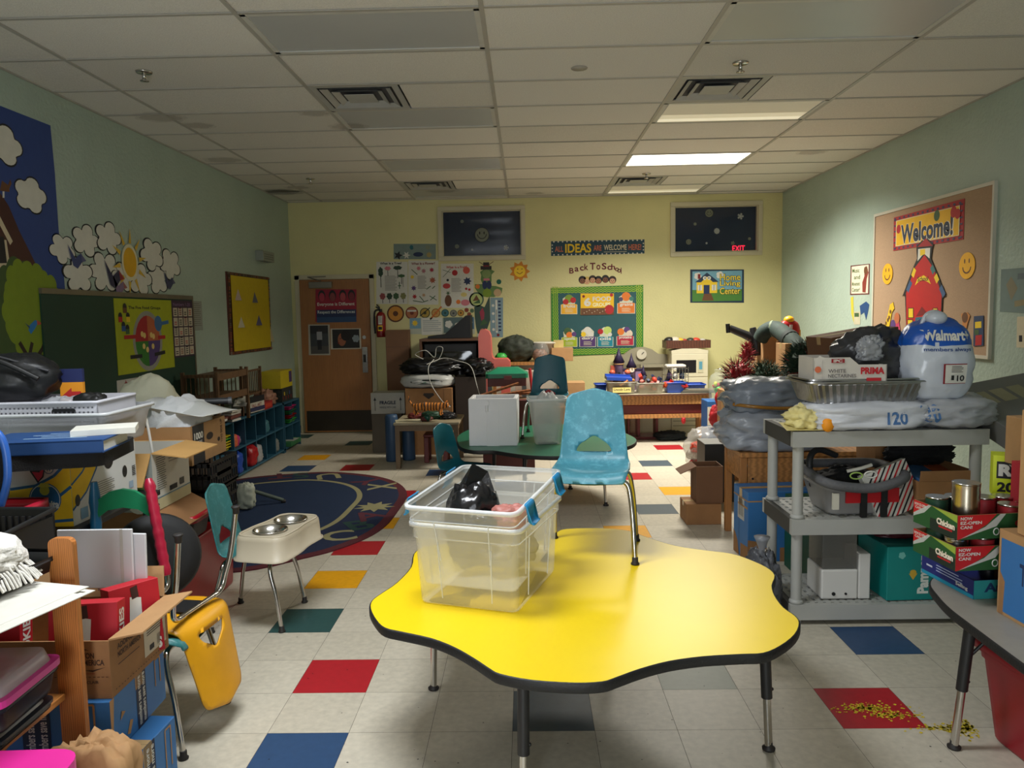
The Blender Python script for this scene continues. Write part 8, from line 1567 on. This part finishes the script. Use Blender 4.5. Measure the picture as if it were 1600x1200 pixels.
for sx in (-.18, .18):
    for sy in (-.15, .15): MB().box(GL, sx-.02, sx+.02, sy-.02, sy+.02, 0, .80).build('leg', t)
REDF = M((150, 30, 34), .5, name='red_frame_plastic')
m = MB(); m.tube(REDF, smooth_path([(0, 0, 0), (.02, 0, .3), (-.02, 0, .62)], 5), .018, 8); m.tube(REDF, smooth_path([(.12, 0, 0), (.10, 0, .3), (.06, 0, .62)], 5), .018, 8); tag(m.build('red_play_bars', loc=(.03, 8.75, .30), rot=(0, .05, 0)), 'red plastic frame bars standing behind the green lidded stool', 'frame'); carton('white_carton', 'white carton behind the red frame bars', 'box', (.10, 8.95, 0), 0, .46, .2, .88, M((176, 170, 156), .6), tape=False); carton('brown_carton', 'brown carton under the red frame bars', 'box', (.08, 8.76, 0), 0, .3, .1, .299, KRAFTD)
PLK = M((150, 88, 50), .5, var=.1, kind='wood', stretch=(.8, 5, 5), name='reddish_plank')
for k, (x, z, a, lab) in enumerate(((-.28, .70, .28, 'reddish wooden plank, steeper one behind the foam box'), (-.18, .70, .12, 'reddish wooden plank lying flatter behind the foam box'), (-.05, .69, .02, 'short reddish wooden plank at the right of the pile'))):
    m = MB(); m.box(PLK, -.22, .22, -.035, .035, 0, .018); tag(m.build('plank', loc=(x, 7.40+.09*k, z+.10*(1 if k == 0 else .55)), rot=(0, -a, .2)), lab, 'plank')
carton('red_carton', 'dark red carton supporting the planks behind the foam box', 'box', (-.18, 7.48, 0), 0, .50, .30, .715, M((86, 34, 30), .6, name='dark_red_card'))
bag('camo_bag', 'green and black camouflage bag on the low counter', M((42, 48, 38), .7, var=.7, vs=11, bump=.3, name='camo_fabric'), (-.12, 9.42, .961), (.46, .30, .34), 58, -.2, .10, 1.5, 2.2)
m = MB(); m.blob(GRN, (0, 0, 0), (.14, .12, .12), 59, .1); tag(m.build('green_pouch', loc=(-.30, 9.30, .961)), 'bright green pouch at the corner of the low counter', 'pouch')
t = thing('glass_jar', 'round glass jar of dark trinkets on the low counter', 'jar', (.17, 9.30, .961)); MB().lathe(GLASS, [(.001, 0), (.07, .002), (.11, .06), (.115, .13), (.09, .20), (.065, .225), (.068, .235)], n=26).build('glass_body', t); MB().blob(M((110, 70, 50), .5, var=.7, vs=40), (0, 0, .01), (.17, .17, .15), 60, .15, 3).build('trinkets', t)
t = thing('white_bucket', 'white enamel bucket with a wide rim on the low counter', 'bucket', (.25, 9.50, .961)); MB().lathe(M((206, 200, 186), .35, name='enamel'), [(.001, 0), (.11, .001), (.155, .20), (.185, .215), (.19, .225), (.18, .228), (.15, .21), (.105, .01), (.001, .008)], n=30).build('bucket_body', t)
p_ = Yp(854, 556, 9.3); carton('brown_carton', 'small taped brown carton by the food groups board', 'box', (.44, 9.40, .961), 0, .26, .2, .16, KRAFT); m = MB(); m.box(M((190, 170, 110), .6, var=.3), -.06, .06, -.05, .05, 0, .09); tag(m.build('small_tin', loc=(.40, 9.40, 1.123)), 'small yellowish printed tin on the taped carton', 'tin')
p_ = Yp(892, 612, 8.6); carton('brown_carton', 'brown carton behind the deep blue green chair', 'box', (p_.x+.01, 8.75, .50), .0, .30, .26, .26, KRAFT); solidbox('low_bench', 'low brown bench under the carton behind the chair', 'bench', p_.x-.2, p_.x+.3, 8.5, 8.95, 0, .498, OAKV)
p_ = Yp(915, 606, 8.4); m = MB(); m.tube(M((60, 60, 90), .6, var=.3), smooth_path([(-.07, 0, 0), (0, 0, .06), (.10, 0, .02)], 5), [.05]*11, 12) if 0 else m.blob(M((80, 60, 110), .6, var=.5, vs=20), (0, 0, 0), (.22, .14, .10), 63, .1); tag(m.build('striped_shoe', loc=(p_.x+.05, 8.55, .50)), 'purple and grey striped soft shoe beside the brown carton', 'shoe')
# ================================================================ right rear: play kitchen, wooden bin table with toys
KB = M((214, 206, 178), .45, var=.04, name='cream_kitchen_plastic'); KG = M((150, 144, 122), .5, var=.05, name='grey_beige_plastic')
t = thing('toy_oven_tower', 'cream toy kitchen tower with a dark microwave window', 'toy kitchen', (2.07, 9.94, 0)); w, d, h = .46, .40, 1.06
MB().box(KB, -w/2, w/2, -d/2, d/2, .0, .70).build('lower_cabinet', t, bevel=.008); MB().box(KB, -w/2, w/2, -d/2, d/2, .705, h-.06).build('microwave_body', t, bevel=.008)
m = MB(); m.X = Matrix.Translation((0, d/2, 0)) @ Matrix.Rotation(PI/2, 4, 'X'); m.prism(KB, [(-w/2, h-.06), (w/2, h-.06), (w/2, h-.02), (.1, h+.005), (-.1, h+.005), (-w/2, h-.02)], 0, d); m.build('arched_top', t)
o = MB().box(M((34, 34, 38), .15), -.17, .08, -d/2-.006, -d/2, .76, .92).build('microwave_window', t, bevel=.004); MB().box(M((196, 190, 160), .5), .10, .17, -d/2-.006, -d/2, .76, .93).box(P(90, 150, 170), .115, .155, -d/2-.008, -d/2-.006, .80, .90).build('control_panel', t)
for z in (.08, .14, .20): MB().box(KG, -w/2+.02, w/2-.02, -d/2-.003, -d/2, z, z+.01).build('groove', t)
MB().box(KG, -.15, .15, -d/2-.004, -d/2, .28, .29).build('door_groove', t)
t = thing('toy_kitchen_arch', 'grey beige toy kitchen back with a round clock arch', 'toy kitchen', (1.50, 10.0, 0)); m = MB(); m.X = Matrix.Translation((0, .1, 0)) @ Matrix.Rotation(PI/2, 4, 'X'); m.prism(KG, [(-.34, 0), (.34, 0), (.34, .98), (.22, .99), (.14, 1.05), (.05, 1.08), (-.05, 1.08), (-.14, 1.05), (-.22, .99), (-.34, .98)], 0, .08); m.build('arched_panel', t, bevel=.006)
MB().box(M((120, 112, 92), .6), -.28, .28, -.004, .02, .45, .86).build('recess', t); MB().box(KG, -.02, .28, -.05, .02, .82, .86).build('ledge', t); m = MB(); m.cyl(M((206, 200, 180), .5), (0, .02, .99), (0, -.012, .99), .065, n=26); m.bar(INK, (0, -.015, .99), (0.03, -.015, 1.02), .006); m.build('clock', t); MB().box(KB, -.34, .34, -.25, .02, .0, .45).build('base_cabinet', t, bevel=.006)
t = thing('wooden_tray', 'brown wooden tray of toy food on top of the toy oven tower', 'tray', (2.06, 9.92, 1.068)); m = MB(); WD = M((96, 54, 36), .5, kind='wood', name='dark_brown_wood'); panels(m, WD, .56, .3, .10, .015); m.build('tray_body', t)
for i, (dx, c, s, lab) in enumerate(((-.22, M((30, 30, 34), .4), .07, 'black'), (-.15, M((206, 196, 180), .4), .07, 'cream'), (-.09, M((220, 180, 60), .4), .06, 'yellow'), (-.03, M((170, 60, 60), .4), .05, 'red'), (.05, M((50, 60, 50), .4), .06, 'dark green'), (.12, M((210, 70, 50), .4), .06, 'tomato red'), (.20, M((190, 186, 180), .4), .05, 'white'))):
    tag(MB().sphere(c, (0, 0, s*.7), (s, s*.9, s*.7)).build('toy_food', loc=(2.06+dx, 9.90, 1.085+.03)), lab+' piece of toy food in the wooden tray', 'toy food', 'toy food in the wooden tray')
# bin table
a = Yp(940, 617, 9.0); b = Yp(1098, 612, 9.05)
t = thing('bin_table', 'wooden play table with a dark red tub, covered with toy bins', 'table', (1.52, 9.22, 0)); w, d = 1.26, .62; OW = M((190, 134, 76), .5, var=.1, kind='wood', stretch=(.8, 5, 5), name='honey_oak')
MB().box(OW, -w/2, w/2, -d/2, -d/2+.03, .46, .57).box(OW, -w/2, w/2, d/2-.03, d/2, .46, .57).box(OW, -w/2, -w/2+.03, -d/2+.03, d/2-.03, .46, .57).box(OW, w/2-.03, w/2, -d/2+.03, d/2-.03, .46, .57).build('frame', t, bevel=.004)
MRT = M((96, 28, 26), .45, name='maroon_tub'); MB().box(MRT, -w/2+.04, w/2-.06, -d/2+.035, d/2-.035, .34, .46).build('tub', t, bevel=.012); MB().box(OW, -w/2+.04, w/2-.04, -d/2+.005, -d/2+.03, .30, .345).build('lower_rail', t)
for x in (-w/2+.03, w/2-.03):
    for y in (-d/2+.03, d/2-.03): MB().box(OAKV, x-.025, x+.025, y-.025, y+.025, 0, .46).build('leg', t, bevel=.003)
MB().cyl(BLK, (w/2-.12, -d/2+.08, .0), (w/2-.09, -d/2+.08, .0), .03, n=16).build('castor', t, loc=(0, 0, .032)); MB().box(OAKV, w/2-.13, w/2-.09, -d/2+.06, -d/2+.1, .05, .34).build('castor_leg', t)
m = MB(); m.prism(M((196, 188, 164), .5, var=.1, name='off_white_board'), round_poly([(-.58, -.35), (.60, -.33), (.64, .28), (-.58, .3)], .06), 0, .018, m2=M((90, 56, 40), .6)); tag(m.build('cover_board', loc=(1.54, 9.20, .571), rz=.02), 'off white board laid over the wooden play table', 'board')
def toybin(label, x, y, w, d, h, c, txt=None):
    t = thing('toy_bin', label, 'toy bin', (x, y, .591)); m = MB(); tote(m, c, w*.9, d*.9, h, w, d, r=.02)
    m.build('bin_body', t); m = MB(); rimring(m, c, w, d, h, r=.02, o=.008, hh=.012); m.build('rim', t)
    if txt: m = MB(); m.frame((-w*.32, -d/2-.006, .02), (1, 0, 0), (0, 0, 1), w*.64, h*.42); m.R(P(226, 210, 130), 0, 0, 1, 1); m.T(INK, txt, .06, .2, .94, .85, off=.02); m.build('name_label', t)
    return t
CB2 = M((150, 146, 130), .3, alpha=.75, name='dusty_clear_plastic')
toybin('clear bin labelled Lincoln Logs on the play table', 1.105, 9.02, .33, .26, .14, CB2, 'Lincoln Logs'); toybin('clear bin of wooden pieces next to the labelled one', 1.44, 9.02, .31, .26, .125, CB2); toybin('deep blue bin between the clear bins and the wire rack', 1.735, 9.02, .22, .22, .125, BLP); toybin('blue tray at the far right of the play table', 2.02, 9.25, .22, .26, .08, BLP); toybin('small blue bin at the left end of the play table', .90, 9.32, .14, .2, .09, BLP)
k = 0
LG = M((120, 84, 50), .6); rd = random.Random(7)
for x0, y0, z0_, n, cols in ((1.105, 9.02, .61, 16, ((LG, 'brown log'), (M((206, 130, 60), .5), 'orange piece'), (M((206, 200, 190), .5), 'white piece'))), (1.44, 9.02, .61, 18, ((LG, 'brown stick'), (M((50, 60, 90), .5), 'slate block'), (M((200, 120, 110), .5), 'pink block'), (M((206, 60, 40), .5), 'red block'))), (1.735, 9.02, .61, 9, ((M((206, 80, 40), .5), 'orange red block'), (RB, 'red block')))):
    for i in range(n):
        c, nm = rd.choice(cols); s = rd.uniform(.03, .05); m = MB()
        if i % 3: m.box(c, -s*1.4, s*1.4, -s*.5, s*.5, -s*.4, s*.4)
        else: m.sphere(c, (0, 0, 0), (s*.9, s*.8, s*.7), 8, 6)
        tag(m.build('toy_piece', loc=(x0+rd.uniform(-.11, .11), y0+rd.uniform(-.08, .08), z0_+.02+.008*i), rot=(rd.random(), rd.random(), rd.random()*3)), nm+' among the loose pieces in the toy bins on the play table', 'toy', 'loose pieces in the toy bins')
m = MB(); m.box(BLP, -.15, .15, -.09, .09, 0, .035).box(BLP, -.15, .15, .05, .09, .035, .05); tag(m.build('blue_lid', loc=(1.08, 9.02, .752), rot=(.08, .06, .05)), 'blue lid lying across the labelled clear bin', 'toy')  # loose blue lid resting on the clear bin
for i, (x, c, nm) in enumerate(((1.20, ORP, 'orange'), (1.02, M((200, 90, 60), .4), 'brick red'))):
    tag(MB().sphere(c, (0, 0, .03), (.035, .03, .03)).build('toy_figure', loc=(x, 9.12, .80)), nm+' small round toy on top of the labelled bin', 'toy')
t = thing('wire_rack', 'small wire basket rack with coloured jars on the play table', 'rack', (1.80, 9.30, .591)); m = MB()
for z in (.02, .10, .18, .26): m.tube(CHROME, [(-.14, -.09, z), (.14, -.09, z), (.14, .09, z), (-.14, .09, z)], .003, 5, closed=True)
for x in (-.14, -.07, 0, .07, .14): m.tube(CHROME, [(x, -.09, 0), (x, -.09, .28)], .003, 5); m.tube(CHROME, [(x, .09, 0), (x, .09, .28)], .003, 5)
m.build('wire_frame', t); MB().box(M((206, 202, 190), .6), -.12, .12, -.08, .08, .27, .31).build('white_cloth', t, bevel=.02)
for i, (dx, dz, c, nm) in enumerate(((-.09, .01, BLP, 'blue'), (-.02, .01, M((60, 70, 90), .3), 'slate'), (.05, .01, M((190, 60, 60), .3), 'red'), (-.07, .13, M((120, 60, 110), .3), 'purple'), (.0, .13, M((210, 206, 196), .3), 'white'), (.08, .13, M((50, 60, 80), .3), 'dark blue'))):
    tag(MB().lathe(c, [(.001, 0), (.03, .001), (.032, .06), (.022, .075), (.022, .09), (.001, .091)], n=14).build('paint_jar', loc=(1.80+dx, 9.30, .592+dz)), nm+' jar on the '+('lower' if dz < .1 else 'upper')+' level of the wire rack', 'jar', 'jars in the wire rack')
m = MB(); m.box(M((70, 70, 64), .6), -.2, .2, -.1, .1, 0, .02).box(M((110, 104, 90), .6), -.18, .22, -.08, .1, .02, .035); tag(m.build('dark_folder', loc=(2.0, 8.99, .591), rz=-.05), 'dark flat folders at the right end of the play table', 'folder')
# toy castle (plain generic towers)
t = thing('toy_castle', 'toy castle with purple walls and dark pointed tower roofs', 'toy castle', (1.30, 9.38, .591)); PW = M((140, 116, 150), .5, name='mauve_castle_wall'); PRF = M((44, 34, 66), .4, name='dark_purple_roof'); PGD = M((190, 150, 90), .5, name='gold_trim')
def tower(x, y, r, h, rh, trim=True):
    MB().lathe(PW, [(r, 0), (r, h*.9), (r*1.15, h*.93), (r*1.15, h)], c=(x, y, 0), n=18).build('tower_wall', t); MB().lathe(PRF, [(r*1.35, h), (r*.5, h+rh*.5), (r*.14, h+rh*.86), (.002, h+rh)], c=(x, y, 0), n=18).build('tower_roof', t)
    if trim: m = MB(); m.tube(PGD, [(x+r*1.16*math.cos(a*PI/8), y+r*1.16*math.sin(a*PI/8), h*.94) for a in range(16)], .006, 6, closed=True); m.build('tower_trim', t); MB().box(INK, x-r*.25, x+r*.25, y-r-.004, y-r*.9, h*.45, h*.65).build('tower_window', t)
tower(-.17, 0, .055, .34, .19); tower(-.02, -.02, .05, .28, .17); tower(.12, -.05, .036, .17, .14); tower(.42, -.10, .035, .12, .15)
MB().box(PW, -.14, .10, -.02, .06, 0, .24).box(PRF, -.15, .12, -.03, .07, .24, .26).build('castle_wall', t); m = MB(); m.cyl(M((220, 210, 190), .5), (-.02, -.074, .25), (-.02, -.08, .25), .03, n=20); m.bar(INK, (-.02, -.082, .25), (-.02, -.082, .268), .004); m.bar(INK, (-.02, -.082, .25), (-.008, -.082, .25), .004); m.build('clock_face', t)
MB().box(M((170, 80, 60), .5), -.27, -.22, -.02, .04, 0, .30).build('red_side_wall', t)
# under the play table: dollhouse-like frame and dark cloth
t = thing('doll_house', 'dark red open toy house frame on the floor under the play table', 'toy house', (1.22, 9.40, 0)); MRD = M((104, 34, 36), .5, name='dull_red_frame'); m = MB()
for x in (-.36, -.22, .02, .14, .36): m.box(MRD, x-.015, x+.015, -.1, .1, .03, .30)
m.box(MRD, -.38, .38, -.16, .14, 0, .03).box(MRD, -.38, .38, -.1, .1, .27, .30); m.build('house_frame', t); MB().box(BLK, -.18, -.02, -.04, .04, .06, .24).build('dark_opening', t); m = MB(); [m.box(MRD, .03+.015*i, .035+.015*i, -.1, -.095, .05, .26) for i in range(7)]; m.build('grille', t)
bag('dark_cloth', 'dark cloth heap on the floor under the play table', M((28, 34, 36), .9, bump=.5, bs=20), (1.72, 9.20, 0), (.36, .24, .11), 64, 0, .2, cat='cloth')
m = MB(); m.blob(RB, (0, 0, 0), (.05, .03, .08), 4, .2, 2, 2, flat=False); tag(m.build('red_tassel', loc=(1.82, 8.90, .27)), 'small red tag hanging below the tub of the play table', 'tag')
# candy jar on the crate
p_ = Yp(1125, 610, 8.42)
t = thing('candy_jar', 'large clear jar of wrapped sweets beside the toy oven', 'jar', (p_.x, 8.42, .562)); MB().lathe(GLASS, [(.001, 0), (.10, .002), (.12, .03), (.125, .20), (.10, .27), (.06, .30), (.06, .33), (.066, .335)], n=28).build('glass_body', t); MB().lathe(CHROME, [(.001, .335), (.03, .336), (.03, .345), (.001, .346)], n=14).build('lid_knob', t)
rd = random.Random(21); m = None
for i in range(26):
    a = rd.random()*6.28; r_ = rd.uniform(.01, .075); c, nm = rd.choice(((RB, 'red'), (GRN, 'green'), (M((180, 190, 60), .4), 'lime'), (M((180, 30, 80), .4), 'crimson')))
    tag(MB().sphere(c, (0, 0, 0), (.03, .022, .02), 8, 6).build('wrapped_sweet', loc=(p_.x+r_*math.cos(a), 8.42+r_*math.sin(a), .59+.006*i), rot=(rd.random()*3, rd.random()*3, 0)), nm+' wrapped sweet in the large clear jar', 'sweet', 'sweets in the jar')
